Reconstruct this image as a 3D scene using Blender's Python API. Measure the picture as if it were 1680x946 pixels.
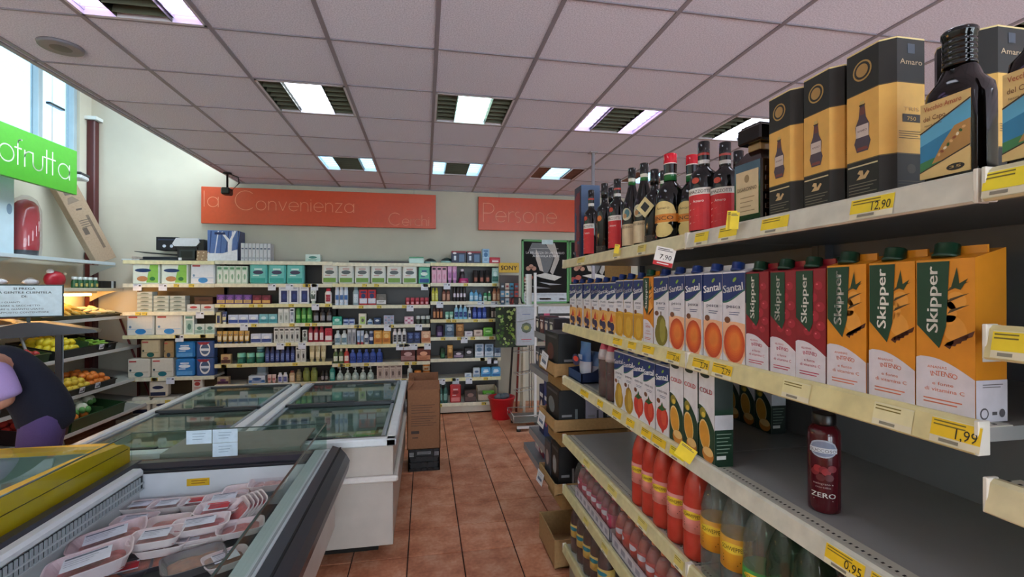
import bpy, math, random
from mathutils import Vector, Matrix
random.seed(7)
PI = math.pi
for o in list(bpy.data.objects): bpy.data.objects.remove(o)
S = bpy.context.scene
COL = S.collection

# ---------------------------------------------------------------- camera, world, exposure
CAMH, YAW, PITCH, FPX = 1.62, .1846, .0039, 766.3
cam = bpy.data.objects.new('camera', bpy.data.cameras.new('camera')); COL.objects.link(cam)
cam.location = (0, 0, CAMH); cam.rotation_euler = (PI/2 + PITCH, 0, -YAW)
cam.data.sensor_width = 36; cam.data.lens = FPX/1680*36; cam.data.clip_start = .02
S.camera = cam
w = bpy.data.worlds.new('daylight'); S.world = w; w.use_nodes = True
w.node_tree.nodes['Background'].inputs[0].default_value = (.77, .90, 1.0, 1)
w.node_tree.nodes['Background'].inputs[1].default_value = 8.0
S.view_settings.view_transform = 'Standard'; S.view_settings.look = 'None'
S.view_settings.gamma = 1; S.view_settings.exposure = 0.24
LAMP = 7.0                                   # strength of the lit strips in the ceiling lamps

# ---------------------------------------------------------------- where a point of the photograph lies in the room
FW = Vector((math.sin(YAW)*math.cos(PITCH), math.cos(YAW)*math.cos(PITCH), math.sin(PITCH)))
RT = Vector((math.cos(YAW), -math.sin(YAW), 0)); UP = RT.cross(FW)
def ray(x, y): return FW + RT*((x-840)/FPX) - UP*((y-473)/FPX)
def onX(x, y, X): d = ray(x, y); return Vector((0, 0, CAMH)) + d*(X/d.x)
def onY(x, y, Y): d = ray(x, y); return Vector((0, 0, CAMH)) + d*(Y/d.y)
def onZ(x, y, Z): d = ray(x, y); return Vector((0, 0, CAMH)) + d*((Z-CAMH)/d.z)

# ---------------------------------------------------------------- colours and materials
def lin(c):
    if isinstance(c, str):
        c = c.lstrip('#'); c = [int(c[i:i+2], 16)/255 for i in (0, 2, 4)]
        c = [v/12.92 if v <= .04045 else ((v+.055)/1.055)**2.4 for v in c]
    return (c[0], c[1], c[2], 1)
MATS = {}
def nodes(name):
    m = bpy.data.materials.new(name); m.use_nodes = True; nt = m.node_tree
    return m, nt, nt.nodes['Principled BSDF']
def print_mat(name, rough, metal=0, vary=.08, scale=30, bump=0, coat=0, dscale=None):
    """surface whose flat colour comes from the face colours, with grain and a little wear"""
    m, nt, b = nodes(name)
    a = nt.nodes.new('ShaderNodeAttribute'); a.attribute_name = 'Col'
    tc = nt.nodes.new('ShaderNodeTexCoord'); n = nt.nodes.new('ShaderNodeTexNoise'); n.inputs['Scale'].default_value = scale
    n.inputs['Detail'].default_value = 4
    nt.links.new(tc.outputs['Object'], n.inputs['Vector'])
    r = nt.nodes.new('ShaderNodeMapRange'); r.inputs['To Min'].default_value = 1-vary; r.inputs['To Max'].default_value = 1+vary
    r.inputs['From Min'].default_value = .3; r.inputs['From Max'].default_value = .7
    nt.links.new(n.outputs['Fac'], r.inputs['Value'])
    v = nt.nodes.new('ShaderNodeVectorMath'); v.operation = 'SCALE'
    nt.links.new(a.outputs['Color'], v.inputs[0]); nt.links.new(r.outputs[0], v.inputs['Scale'])
    nt.links.new(v.outputs[0], b.inputs['Base Color'])
    b.inputs['Roughness'].default_value = rough; b.inputs['Metallic'].default_value = metal
    b.inputs['Coat Weight'].default_value = coat
    if bump:
        bp = nt.nodes.new('ShaderNodeBump'); bp.inputs['Strength'].default_value = bump; bp.inputs['Distance'].default_value = .002
        nt.links.new(n.outputs['Fac'], bp.inputs['Height']); nt.links.new(bp.outputs[0], b.inputs['Normal'])
    MATS[name] = m; return m
print_mat('paper', .5); print_mat('plastic', .32, vary=.04); print_mat('gloss', .1, vary=.04); print_mat('matte', .85)
print_mat('metal_painted', .38, vary=.05, scale=9); print_mat('metal', .3, 1, .1, 40)
print_mat('cardboard', .85, vary=.1, scale=60, bump=.3); print_mat('skin', .55, vary=.05, scale=20)
print_mat('cloth', .9, vary=.12, scale=60, bump=.5); print_mat('fruit', .4, vary=.12, scale=25, bump=.2)
print_mat('plaster', .9, vary=.05, scale=2.5); print_mat('meat', .4, vary=.35, scale=45, bump=.5)
print_mat('lip', .45, vary=.12, scale=22)
def ceiling_mat():
    m, nt, b = nodes('ceiling_board')
    tc = nt.nodes.new('ShaderNodeTexCoord'); n = nt.nodes.new('ShaderNodeTexNoise'); n.inputs['Scale'].default_value = 140
    oi = nt.nodes.new('ShaderNodeObjectInfo')
    nt.links.new(tc.outputs['Object'], n.inputs['Vector'])
    r = nt.nodes.new('ShaderNodeValToRGB'); r.color_ramp.elements[0].position = .32; r.color_ramp.elements[1].position = .62
    r.color_ramp.elements[0].color = (.60, .605, .74, 1); r.color_ramp.elements[1].color = (.84, .845, .98, 1)
    nt.links.new(n.outputs['Fac'], r.inputs[0])
    mr = nt.nodes.new('ShaderNodeMapRange'); mr.inputs['To Min'].default_value = .96; mr.inputs['To Max'].default_value = 1.03
    nt.links.new(oi.outputs['Random'], mr.inputs['Value'])
    v = nt.nodes.new('ShaderNodeVectorMath'); v.operation = 'SCALE'; nt.links.new(r.outputs[0], v.inputs[0]); nt.links.new(mr.outputs[0], v.inputs['Scale'])
    nt.links.new(v.outputs[0], b.inputs['Base Color']); b.inputs['Roughness'].default_value = .95
    bp = nt.nodes.new('ShaderNodeBump'); bp.inputs['Strength'].default_value = .35; bp.inputs['Distance'].default_value = .002
    nt.links.new(n.outputs['Fac'], bp.inputs['Height']); nt.links.new(bp.outputs[0], b.inputs['Normal'])
    MATS['ceiling_board'] = m
def terracotta_mat():
    m, nt, b = nodes('terracotta')
    geo = nt.nodes.new('ShaderNodeNewGeometry')
    n = nt.nodes.new('ShaderNodeTexNoise'); n.inputs['Scale'].default_value = 6; n.inputs['Detail'].default_value = 6
    n2 = nt.nodes.new('ShaderNodeTexNoise'); n2.inputs['Scale'].default_value = 45; n2.inputs['Detail'].default_value = 5
    nt.links.new(geo.outputs['Position'], n.inputs['Vector']); nt.links.new(geo.outputs['Position'], n2.inputs['Vector'])
    mx = nt.nodes.new('ShaderNodeMath'); mx.operation = 'MULTIPLY_ADD'; mx.inputs[1].default_value = .45
    nt.links.new(n2.outputs['Fac'], mx.inputs[0]); nt.links.new(n.outputs['Fac'], mx.inputs[2])
    r = nt.nodes.new('ShaderNodeValToRGB'); e = r.color_ramp.elements
    e[0].position = .50; e[0].color = lin('bd7350'); e[1].position = .95; e[1].color = lin('eeb896')
    k = e.new(.72); k.color = lin('dc946f')
    nt.links.new(mx.outputs[0], r.inputs[0])
    oi = nt.nodes.new('ShaderNodeObjectInfo')
    mr = nt.nodes.new('ShaderNodeMapRange'); mr.inputs['To Min'].default_value = .9; mr.inputs['To Max'].default_value = 1.08
    nt.links.new(oi.outputs['Random'], mr.inputs['Value'])
    v = nt.nodes.new('ShaderNodeVectorMath'); v.operation = 'SCALE'; nt.links.new(r.outputs[0], v.inputs[0]); nt.links.new(mr.outputs[0], v.inputs['Scale'])
    nt.links.new(v.outputs[0], b.inputs['Base Color']); b.inputs['Roughness'].default_value = .42
    bp = nt.nodes.new('ShaderNodeBump'); bp.inputs['Strength'].default_value = .2; bp.inputs['Distance'].default_value = .003
    nt.links.new(n2.outputs['Fac'], bp.inputs['Height']); nt.links.new(bp.outputs[0], b.inputs['Normal'])
    MATS['terracotta'] = m
def emit_mat(name, c, s):
    m = bpy.data.materials.new(name); m.use_nodes = True; nt = m.node_tree; nt.nodes.clear()
    o = nt.nodes.new('ShaderNodeOutputMaterial'); e = nt.nodes.new('ShaderNodeEmission')
    e.inputs[0].default_value = lin(c); e.inputs[1].default_value = s; nt.links.new(e.outputs[0], o.inputs[0]); MATS[name] = m
def clear_mat(name, tint, refl=.9, body=0, body_col=None, rough=.03):
    """thin clear sheet: tinted see-through with a Fresnel mirror, plus some milky body"""
    m = bpy.data.materials.new(name); m.use_nodes = True; nt = m.node_tree; nt.nodes.clear()
    o = nt.nodes.new('ShaderNodeOutputMaterial'); t = nt.nodes.new('ShaderNodeBsdfTransparent'); t.inputs[0].default_value = lin(tint)
    g = nt.nodes.new('ShaderNodeBsdfGlossy'); g.inputs['Roughness'].default_value = rough
    lw = nt.nodes.new('ShaderNodeLayerWeight'); lw.inputs[0].default_value = .5      # same from both sides of the sheet
    pw = nt.nodes.new('ShaderNodeMath'); pw.operation = 'POWER'; pw.inputs[1].default_value = 5; nt.links.new(lw.outputs['Facing'], pw.inputs[0])
    mm = nt.nodes.new('ShaderNodeMath'); mm.operation = 'MULTIPLY_ADD'; mm.inputs[1].default_value = .55*refl; mm.inputs[2].default_value = .04*refl; nt.links.new(pw.outputs[0], mm.inputs[0])
    last = t
    if body:
        d = nt.nodes.new('ShaderNodeBsdfDiffuse'); d.inputs[0].default_value = lin(body_col or tint)
        mb = nt.nodes.new('ShaderNodeMixShader'); mb.inputs[0].default_value = body
        nt.links.new(t.outputs[0], mb.inputs[1]); nt.links.new(d.outputs[0], mb.inputs[2]); last = mb
    mx = nt.nodes.new('ShaderNodeMixShader'); nt.links.new(mm.outputs[0], mx.inputs[0])
    nt.links.new(last.outputs[0], mx.inputs[1]); nt.links.new(g.outputs[0], mx.inputs[2]); nt.links.new(mx.outputs[0], o.inputs[0])
    MATS[name] = m
ceiling_mat(); terracotta_mat()
emit_mat('lit_white', 'ecefff', LAMP); emit_mat('lit_green', 'd6fff2', LAMP); emit_mat('lit_lilac', 'd9b8ff', LAMP*.75); emit_mat('lit_blue', 'a8e2ff', LAMP*.75)
clear_mat('glass', 'ecf5f1', .55); clear_mat('lid_glass', 'dde9e5', 1.25, .03, 'b8ccc6'); clear_mat('film', 'f6f2f4', .9, .05, 'ffffff', .08)
clear_mat('pet_clear', 'eef2ef', 1, .08, 'd0d4d0'); clear_mat('pet_green', 'c4d6c6', 1, .08, '7c947f'); clear_mat('window_film', 'aab8be', .3, .12, 'e6f6ff', .3)
emit_mat('lit_warm', 'ffc070', 60)
clear_mat('pet_pink', 'e9a08f', 1, .35, 'd8604f', .06)

# ---------------------------------------------------------------- mesh builder
_glyph = {}
def glyphs(s):
    if s in _glyph: return _glyph[s]
    c = bpy.data.curves.new('t', 'FONT'); c.body = s; c.size = 1; c.resolution_u = 2
    o = bpy.data.objects.new('t', c); me = o.to_mesh()
    vs = [(v.co.x, v.co.y) for v in me.vertices]; fs = [tuple(p.vertices) for p in me.polygons]
    o.to_mesh_clear(); bpy.data.objects.remove(o); bpy.data.curves.remove(c)
    if vs:
        x0 = min(v[0] for v in vs); x1 = max(v[0] for v in vs)
    else: x0, x1 = 0, 1
    _glyph[s] = ([(x-x0, y) for x, y in vs], fs, max(x1-x0, 1e-6)); return _glyph[s]

class B:
    def __init__(s): s.v = []; s.f = []; s.c = []; s.m = []; s.sm = []; s.mats = []; s.bent = False; s.P = lambda u, v, o: (u, -o, v)
    def mi(s, m):
        if m not in s.mats: s.mats.append(m)
        return s.mats.index(m)
    def add(s, vs, fs, c, m='paper', smooth=False):
        k = len(s.v); s.v += [tuple(v) for v in vs]; i = s.mi(m); c = lin(c)
        for f in fs: s.f.append(tuple(j+k for j in f)); s.c.append(c); s.m.append(i); s.sm.append(smooth)
    def box(s, x0, x1, y0, y1, z0, z1, c, m='paper', ch=0):
        if ch <= 0:
            vs = [(x, y, z) for z in (z0, z1) for y in (y0, y1) for x in (x0, x1)]
            s.add(vs, [(0, 2, 3, 1), (4, 5, 7, 6), (0, 1, 5, 4), (2, 6, 7, 3), (0, 4, 6, 2), (1, 3, 7, 5)], c, m); return
        lo = (x0, y0, z0); hi = (x1, y1, z1); ch = min(ch, (x1-x0)*.3, (y1-y0)*.3, (z1-z0)*.3)
        vs = []; idx = {}
        for cx in (0, 1):
            for cy in (0, 1):
                for cz in (0, 1):
                    cc = (cx, cy, cz)
                    for ax in range(3):            # the vertex that lies in the face normal to ax
                        p = [(hi if cc[k] else lo)[k] + (0 if k == ax else (-ch if cc[k] else ch)) for k in range(3)]
                        idx[(cc, ax)] = len(vs); vs.append(p)
        fs = []
        for ax in range(3):
            a, b = [k for k in range(3) if k != ax]
            for sd in (0, 1):
                q = []
                for (p_, q_) in ((0, 0), (1, 0), (1, 1), (0, 1)):
                    cc = [0, 0, 0]; cc[ax] = sd; cc[a] = p_; cc[b] = q_; q.append(idx[(tuple(cc), ax)])
                fs.append(tuple(q) if (sd == 1) ^ (ax == 1) else tuple(q[::-1]))
        for ax in range(3):                       # edges parallel to ax
            a, b = [k for k in range(3) if k != ax]
            for p_ in (0, 1):
                for q_ in (0, 1):
                    c0 = [0, 0, 0]; c0[a] = p_; c0[b] = q_; c1 = list(c0); c1[ax] = 1
                    fs.append((idx[(tuple(c0), a)], idx[(tuple(c1), a)], idx[(tuple(c1), b)], idx[(tuple(c0), b)]))
        for cx in (0, 1):
            for cy in (0, 1):
                for cz in (0, 1): fs.append(tuple(idx[((cx, cy, cz), k)] for k in range(3)))
        s.add(vs, fs, c, m)
    def prism(s, pts, a0, a1, c, m='paper', axis='z'):
        """polygon extruded from a0 to a1 along the axis"""
        n = len(pts)
        def P(p, a): return {'z': (p[0], p[1], a), 'y': (p[0], a, p[1]), 'x': (a, p[0], p[1])}[axis]
        vs = [P(p, a0) for p in pts] + [P(p, a1) for p in pts]
        s.add(vs, [tuple(range(n))[::-1], tuple(range(n, 2*n))] + [(i, (i+1) % n, n+(i+1) % n, n+i) for i in range(n)], c, m)
    def lathe(s, prof, c, m='plastic', n=20, o=(0, 0, 0), sq=None, flat=False):
        """prof: list of (radius, z[, colour]) ; sq squashes y"""
        rows = []; cs = []
        k = len(s.v); i = s.mi(m)
        for p in prof:
            for a in range(n):
                t = 2*PI*a/n
                s.v.append((o[0]+p[0]*math.sin(t), o[1]-p[0]*math.cos(t)*(sq or 1), o[2]+p[1]))
        cur = lin(c)
        for j in range(len(prof)-1):
            if len(prof[j]) > 2: cur = lin(prof[j][2])
            for a in range(n):
                b = (a+1) % n
                s.f.append((k+j*n+a, k+j*n+b, k+(j+1)*n+b, k+(j+1)*n+a)); s.c.append(cur); s.m.append(i); s.sm.append(not flat)
        s.f.append(tuple(k+a for a in range(n))[::-1]); s.c.append(lin(c)); s.m.append(i); s.sm.append(False)
        s.f.append(tuple(k+(len(prof)-1)*n+a for a in range(n))); s.c.append(cur); s.m.append(i); s.sm.append(False)
    def tube(s, pts, r, c, m='metal', n=6):
        pts = [Vector(p) for p in pts]; k = len(s.v); i = s.mi(m)
        for q, p in enumerate(pts):
            d = (pts[min(q+1, len(pts)-1)] - pts[max(q-1, 0)]).normalized()
            u = d.cross(Vector((0, 0, 1)) if abs(d.z) < .9 else Vector((1, 0, 0))).normalized(); w_ = d.cross(u)
            rr = r[q] if isinstance(r, (list, tuple)) else r
            for a in range(n): s.v.append(tuple(p + u*(rr*math.cos(2*PI*a/n)) + w_*(rr*math.sin(2*PI*a/n))))
        for q in range(len(pts)-1):
            for a in range(n):
                b = (a+1) % n; s.f.append((k+q*n+a, k+q*n+b, k+(q+1)*n+b, k+(q+1)*n+a)); s.c.append(lin(c)); s.m.append(i); s.sm.append(n > 5)
        s.f.append(tuple(k+a for a in range(n))[::-1]); s.c.append(lin(c)); s.m.append(i); s.sm.append(False)
        s.f.append(tuple(k+(len(pts)-1)*n+a for a in range(n))); s.c.append(lin(c)); s.m.append(i); s.sm.append(False)
    def ball(s, o, r, c, m='fruit', n=10, k=7, sx=1, sy=1, sz=1):
        prof = [(max(r*math.sin(PI*j/k), 1e-4), -r*math.cos(PI*j/k)*sz) for j in range(k+1)]
        k0 = len(s.v); s.lathe(prof, c, m, n, (0, 0, 0))
        for q in range(k0, len(s.v)): x, y, z = s.v[q]; s.v[q] = (x*sx+o[0], y*sy+o[1], z+o[2])
    # flat print: (u, v) on the face that self.P describes, o = tiny lift
    def poly(s, pts, c, lift=.0004, m='paper'):
        s.add([s.P(u, v, lift) for u, v in pts], [tuple(range(len(pts)))], c, m)
    def rect(s, u0, u1, v0, v1, c, lift=.0004, m='paper', n=1):
        for i in range(n):
            a, b = u0+(u1-u0)*i/n, u0+(u1-u0)*(i+1)/n
            s.poly([(a, v0), (b, v0), (b, v1), (a, v1)], c, lift, m)
    def ell(s, u, v, ru, rv, c, lift=.0006, n=16, m='paper', rot=0):
        cr, sr = math.cos(rot), math.sin(rot)
        if s.bent and ru > .006:                # on a round body: upright strips that follow the curve
            k = 10; e_ = lambda x: math.sqrt(max(0, 1-x*x))
            for i in range(k):
                a, b = -1+2*i/k, -1+2*(i+1)/k; pts = [(u+ru*a, v-rv*e_(a)), (u+ru*b, v-rv*e_(b)), (u+ru*b, v+rv*e_(b)), (u+ru*a, v+rv*e_(a))]
                s.add([s.P(x, z, lift) for x, z in pts], [(0, 1, 2, 3)], c, m)
            return
        s.poly([(u+ru*math.cos(2*PI*i/n)*cr - rv*math.sin(2*PI*i/n)*sr, v+ru*math.cos(2*PI*i/n)*sr + rv*math.sin(2*PI*i/n)*cr) for i in range(n)], c, lift, m)
    def text(s, t, u, v, h, c, lift=.0009, width=None, rot=0, align='c', m='paper', bold=0):
        vs, fs, w_ = glyphs(t); k = h/.72; kx = k if width is None else width/w_
        cr, sr = math.cos(rot), math.sin(rot); off = {'c': w_*kx/2, 'l': 0, 'r': w_*kx}[align]
        for d in ((0,) if not bold else (0, bold, -bold)):
            o_ = []
            for x, y in vs:
                x = x*kx-off+d; y = y*k; o_.append(s.P(u+x*cr-y*sr, v+x*sr+y*cr, lift))
            s.add(o_, fs, c, m)
    def lines(s, u0, u1, v, n, step, th, c, lift=.0007):
        for i in range(n): s.rect(u0, u1-(u1-u0)*.12*((i*7) % 3), v-i*step, v-i*step+th, c, lift)
    def front(s, y): s.bent = False; s.P = lambda u, v, o: (u, y-o, v); return s
    def right(s, x): s.P = lambda u, v, o: (x+o, u, v); return s
    def top(s, z): s.P = lambda u, v, o: (u, v, z+o); return s
    def cyl(s, r, cx=0, cy=0, sq=1): s.bent = True; s.P = lambda u, v, o: (cx+(r+o)*math.sin(u/r), cy-(r+o)*sq*math.cos(u/r), v); return s
    def build(s, name, parent=None, loc=None):
        me = bpy.data.meshes.new(name); me.from_pydata(s.v, [], s.f)
        for m in s.mats: me.materials.append(MATS[m])
        me.polygons.foreach_set('material_index', s.m); me.polygons.foreach_set('use_smooth', s.sm)
        at = me.color_attributes.new('Col', 'FLOAT_COLOR', 'CORNER'); buf = []
        for f, c in zip(s.f, s.c): buf += list(c)*len(f)
        at.data.foreach_set('color', buf); me.update()
        o = bpy.data.objects.new(name, me); COL.objects.link(o)
        if parent is not None: o.parent = parent
        if loc is not None: o.location = loc
        return o
def tag(o, label=None, cat=None, group=None, kind=None):
    for k, v in (('label', label), ('category', cat), ('group', group), ('kind', kind)):
        if v: o[k] = v
    return o
def empty(name, loc, rz=0, label=None, cat=None, group=None):
    o = bpy.data.objects.new(name, None); o.empty_display_size = .05; COL.objects.link(o); o.location = loc; o.rotation_euler = (0, 0, rz)
    return tag(o, label, cat, group)
def struct(b, name, parent=None):
    o = b.build(name, parent)
    if parent is None: o['kind'] = 'structure'
    return o
def copy_tree(o, parent=None):
    c = o.copy(); COL.objects.link(c)
    if parent is not None: c.parent = parent
    for ch in list(o.children): copy_tree(ch, c)
    return c
def one(name, b, loc, rz, label, cat, group=None):
    o = b.build(name); o.location = loc; o.rotation_euler = (0, 0, rz); return tag(o, label, cat, group)
ORD = ['', 'second ', 'third ', 'fourth ', 'fifth ', 'sixth ', 'seventh ', 'eighth ', 'ninth ']
NUM = ['', 'one', 'two', 'three', 'four', 'five', 'six', 'seven', 'eight', 'nine', 'ten']
def nth(i, n, what, where):
    """label of the i-th of n alike things in a row, seen from the aisle"""
    if n == 1: return what + ', ' + where
    p = 'leftmost of ' + NUM[n] if i == 0 else 'rightmost of ' + NUM[n] if i == n-1 else '%s of %s from left' % (ORD[i].strip(), NUM[n])
    return '%s, %s, %s' % (what, p, where)

# ---------------------------------------------------------------- room shell
WL, YB, ZC, CX0, ZT, XR, YF = -4.1, 6.7, 3.03, -2.38, 4.5, 5.0, -4.0
OX, OY = .066, 2.165            # ceiling grid
FX, FY, FS = .2297, 2.914, .3298  # floor tile grid
CREAM = 'c6c1b0'
b = B(); b.box(WL-.1, XR+.1, YF-.1, YB+.1, -.12, -.008, '3a241c', 'matte'); floor = struct(b, 'floor')
def tile_mesh(n=1):
    t = B(); g = .0035; t.box(g, FS-g, g, FS-g, -.012, 0, 'b06a50', 'terracotta', .0025); return t
proto = None
rows_lo, rows_hi = -4, 9
for cx in range(-3, 4):
    for ry in range(rows_lo, rows_hi+1):
        if proto is None: o = tile_mesh().build('floor_tile', floor); proto = o
        else: o = proto.copy(); COL.objects.link(o)
        o.location = (FX+cx*FS, FY+ry*FS, random.uniform(-.0008, .0004))
t = B()
for cx in range(-14, 15):
    for ry in range(-21, 12):
        if -3 <= cx <= 3 and rows_lo <= ry <= rows_hi: continue
        x0, y0 = FX+cx*FS, FY+ry*FS; g = .0035
        x1, y1 = min(x0+FS-g, XR), min(y0+FS-g, YB)
        if x0+g < WL or y0+g < YF or x1 < x0+.02 or y1 < y0+.02: continue
        t.box(x0+g, x1, y0+g, y1, -.012, 0, 'b06a50', 'terracotta')
o = t.build('floor_tiles_beyond', floor); o['kind'] = 'stuff'

# walls
b = B(); b.box(WL-.15, XR+.1, YB, YB+.15, 0, ZT, CREAM, 'plaster'); struct(b, 'wall_back')
b = B()
WY0, WY1, WZ0, WZ1 = 4.2, 6.5, 2.98, 4.35
b.box(WL-.15, WL, YF, YB, 0, WZ0, CREAM, 'plaster'); b.box(WL-.15, WL, YF, YB, WZ1, ZT, CREAM, 'plaster')
b.box(WL-.15, WL, YF, WY0, WZ0, WZ1, CREAM, 'plaster'); b.box(WL-.15, WL, WY1, YB, WZ0, WZ1, CREAM, 'plaster'); struct(b, 'wall_left')
b = B(); b.box(XR, XR+.1, YF, YB, 0, ZT, CREAM, 'plaster'); struct(b, 'wall_right')
b = B()
b.box(WL-.15, XR+.1, YF-.1, YF, 3.0, ZT, CREAM, 'plaster'); b.box(WL-.15, XR+.1, YF-.1, YF, 0, .2, CREAM, 'plaster')
b.box(WL-.05, -.6, YF-.1, YF, .2, 3.0, CREAM, 'plaster')  # unseen; left part closed to keep daylight off the right shelving
for x in (1.0, 3.0, XR-.2): b.box(x-.1, x+.2, YF-.1, YF, .2, 3.0, CREAM, 'plaster')
struct(b, 'wall_front')
wn = bpy.data.objects.new('window_1', None); COL.objects.link(wn); wn['kind'] = 'structure'
for y0, y1 in ((4.2, 4.85), (4.89, 5.33), (5.37, 5.93), (5.99, 6.46)):
    p = B(); p.box(WL-.09, WL-.083, y0, y1, WZ0+.04, WZ1-.04, 'ffffff', 'window_film'); p.build('pane', wn)
f = B()
for y in (4.2, 4.87, 5.35, 5.96, 6.48): f.box(WL-.11, WL-.03, y-.03, y+.03, WZ0, WZ1, '9fb0b8', 'metal_painted', .004)
f.box(WL-.11, WL-.03, 4.2, 6.5, WZ0, WZ0+.045, '9fb0b8', 'metal_painted', .004); f.box(WL-.11, WL-.03, 4.2, 6.5, WZ1-.045, WZ1, '9fb0b8', 'metal_painted', .004)
f.build('window_frame', wn)
h = B(); q = onX(77, 168, WL-.02); h.box(WL-.03, WL+.01, q.y, q.y+.22, q.z-.012, q.z+.012, '55606a', 'metal'); h.build('window_handle', wn)
b = B(); b.box(WL, CX0, YF, YB, 4.42, ZT, 'd8d4c8', 'plaster'); struct(b, 'trim_1')
b = B(); b.box(WL, WL+.09, YB-.09, YB-.001, 0, 3.72, '4c1a1c', 'metal_painted', .01); b.box(WL, WL+.13, YB-.13, YB-.001, 3.72, 3.76, 'd8dcd8', 'metal_painted')
struct(b, 'trim_2')

# suspended ceiling: boards and rails are parts of it
b = B(); b.box(CX0, XR, YF, YB, 3.22, 3.30, '8a8590', 'plaster'); ceil = struct(b, 'ceiling')
FIX = {(-3, 0): 'sl', (-2, 2): 'cw', (0, 2): 'cg', (2, 2): 'sl', (4, 2): 'cw', (-2, 5): 'sb', (0, 5): 'sb', (2, 5): 'cbr', (4, 5): 'cbr',
       (-1, -2): 'cw', (2, -2): 'cw', (5, -1): 'cw', (-3, -4): 'cw', (1, -5): 'cw', (5, -5): 'cw', (-2, -7): 'cw', (3, -8): 'cw', (6, 4): 'cw'}  # out of view; those behind the viewer are added for light
proto = None
for cx in range(-5, 9):
    for ry in range(-10, 8):
        if (cx, ry) in FIX: continue
        x0, y0 = OX+.6*cx, OY+.6*ry
        xa, xb, ya, yb = max(x0+.008, CX0+.008), min(x0+.592, XR), max(y0+.008, YF), min(y0+.592, YB)
        if xb-xa < .02 or yb-ya < .05: continue
        if (xb-xa) > .58 and (yb-ya) > .58:
            if proto is None:
                t = B(); t.box(-.2945, .2945, -.2945, .2945, 0, .015, 'ffffff', 'ceiling_board', .002); proto = t.build('ceiling_tile', ceil); o = proto
            else: o = proto.copy(); COL.objects.link(o)
            o.location = (x0+.3, y0+.3, ZC+.004); o.rotation_euler = (0, 0, random.choice((0, PI/2, PI)))
        else:
            t = B(); t.box(xa, xb, ya, yb, ZC+.004, ZC+.019, 'ffffff', 'ceiling_board'); t.build('ceiling_tile', ceil)
for cx in range(-4, 9):
    x = OX+.6*cx
    if x < CX0: continue
    t = B(); t.box(x-.012, x+.012, YF, YB, ZC-.002, ZC+.004, '8e8894', 'metal_painted'); t.box(x-.001, x+.001, YF, YB, ZC+.004, ZC+.04, '8e8894', 'metal_painted'); t.build('grid_rail', ceil)
for ry in range(-10, 8):
    y = OY+.6*ry; t = B(); t.box(CX0, XR, y-.006, y+.006, ZC-.001, ZC+.004, '8a8592', 'metal_painted'); t.build('grid_rail', ceil)
t = B(); t.box(CX0-.02, CX0+.012, YF, YB, ZC-.004, ZC+.2, '96939c', 'metal_painted'); t.build('edge_rail', ceil)
t = B(); t.box(CX0, XR, YB-.02, YB, ZC-.004, ZC+.02, '8e8a94', 'metal_painted'); t.build('edge_rail', ceil)

# recessed lamps
def lamp(cx, ry, typ):
    x0, y0 = OX+.6*cx, OY+.6*ry
    seen = ry >= 0
    where = {(-3, 0): 'at the top left over the clerestory side', (-2, 2): 'second row, left', (0, 2): 'second row, middle', (2, 2): 'second row, right of middle',
             (4, 2): 'second row, behind boxed bottles', (-2, 5): 'far row over the long orange sign', (0, 5): 'far row, middle', (2, 5): 'far row, right of middle', (4, 5): 'far row, behind the bottles', (6, 4): 'over the far right aisle'}.get((cx, ry), 'unseen, added behind the viewer for light')
    kind = {'sl': 'two lilac lit strips', 'sb': 'two blue lit strips', 'cw': 'white lit centre', 'cg': 'greenish white lit centre', 'cbr': 'blue lit centre and reddish louvres'}[typ]
    e = empty('ceiling_lamp', (x0+.3, y0+.3, ZC), 0, 'louvred ceiling lamp with %s, %s' % (kind, where), 'ceiling light', 'recessed ceiling lamps' if seen else 'added ceiling lamps behind the viewer')
    dark = '8a5c4c' if typ == 'cbr' else '6a6e5e'
    f = B()
    for a, b_, c, d in ((-.29, -.275, -.29, .29), (.275, .29, -.29, .29), (-.29, .29, -.29, -.27), (-.29, .29, .27, .29)): f.box(a, b_, c, d, -.002, .07, 'd5d2dc', 'metal_painted')
    f.box(-.29, .29, -.29, .29, .07, .075, '2c2c2c', 'metal_painted'); f.build('frame', e)
    L = {'s': [(-.275, -.135), (.135, .275)], 'c': [(-.125, .125)]}[typ[0]]
    D = {'s': [(-.13, .13)], 'c': [(-.275, -.13), (.13, .275)]}[typ[0]]
    lm = {'sl': 'lit_lilac', 'sb': 'lit_blue', 'cw': 'lit_white', 'cg': 'lit_green', 'cbr': 'lit_blue'}[typ]
    for a, b_ in L:
        q = B(); q.box(a, b_, -.27, .27, .045, .05, 'ffffff', lm); q.build('lit_panel', e)
    for a, b_ in L+D:
        q = B(); lit = (a, b_) in L; hc = 'cfd6da' if lit else dark
        if not lit: q.box(a, b_, -.27, .27, .06, .065, dark, 'metal')
        q.box(a, a+.004, -.27, .27, 0 if not lit else .02, .06 if not lit else .04, hc, 'metal'); q.box(b_-.004, b_, -.27, .27, 0 if not lit else .02, .06 if not lit else .04, hc, 'metal')
        lv = q.build('louvre', e); first = None
        for i in range(7):
            if first is None:
                q = B()
                if lit: q.box(a+.004, b_-.004, -.0015, .0015, .022, .04, hc, 'metal_painted')
                else: q.prism([(-.012, .002), (-.008, .002), (.002, .045), (-.002, .045)], a+.004, b_-.004, dark, 'metal_painted', 'x')
                first = o = q.build('blade', lv)
            else: o = first.copy(); COL.objects.link(o)
            o.location = (0, -.24+.08*i, 0)
for (cx, ry), ty in FIX.items(): lamp(cx, ry, ty)
e = empty('ceiling_speaker', (-2.07, 3.13, ZC), 0, 'round grey ceiling loudspeaker beside the top left lamp', 'speaker')
q = B(); q.lathe([(.105, .003), (.1, -.012), (.09, -.012)], '7c7982', 'metal_painted', 28); q.build('rim', e)
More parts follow.
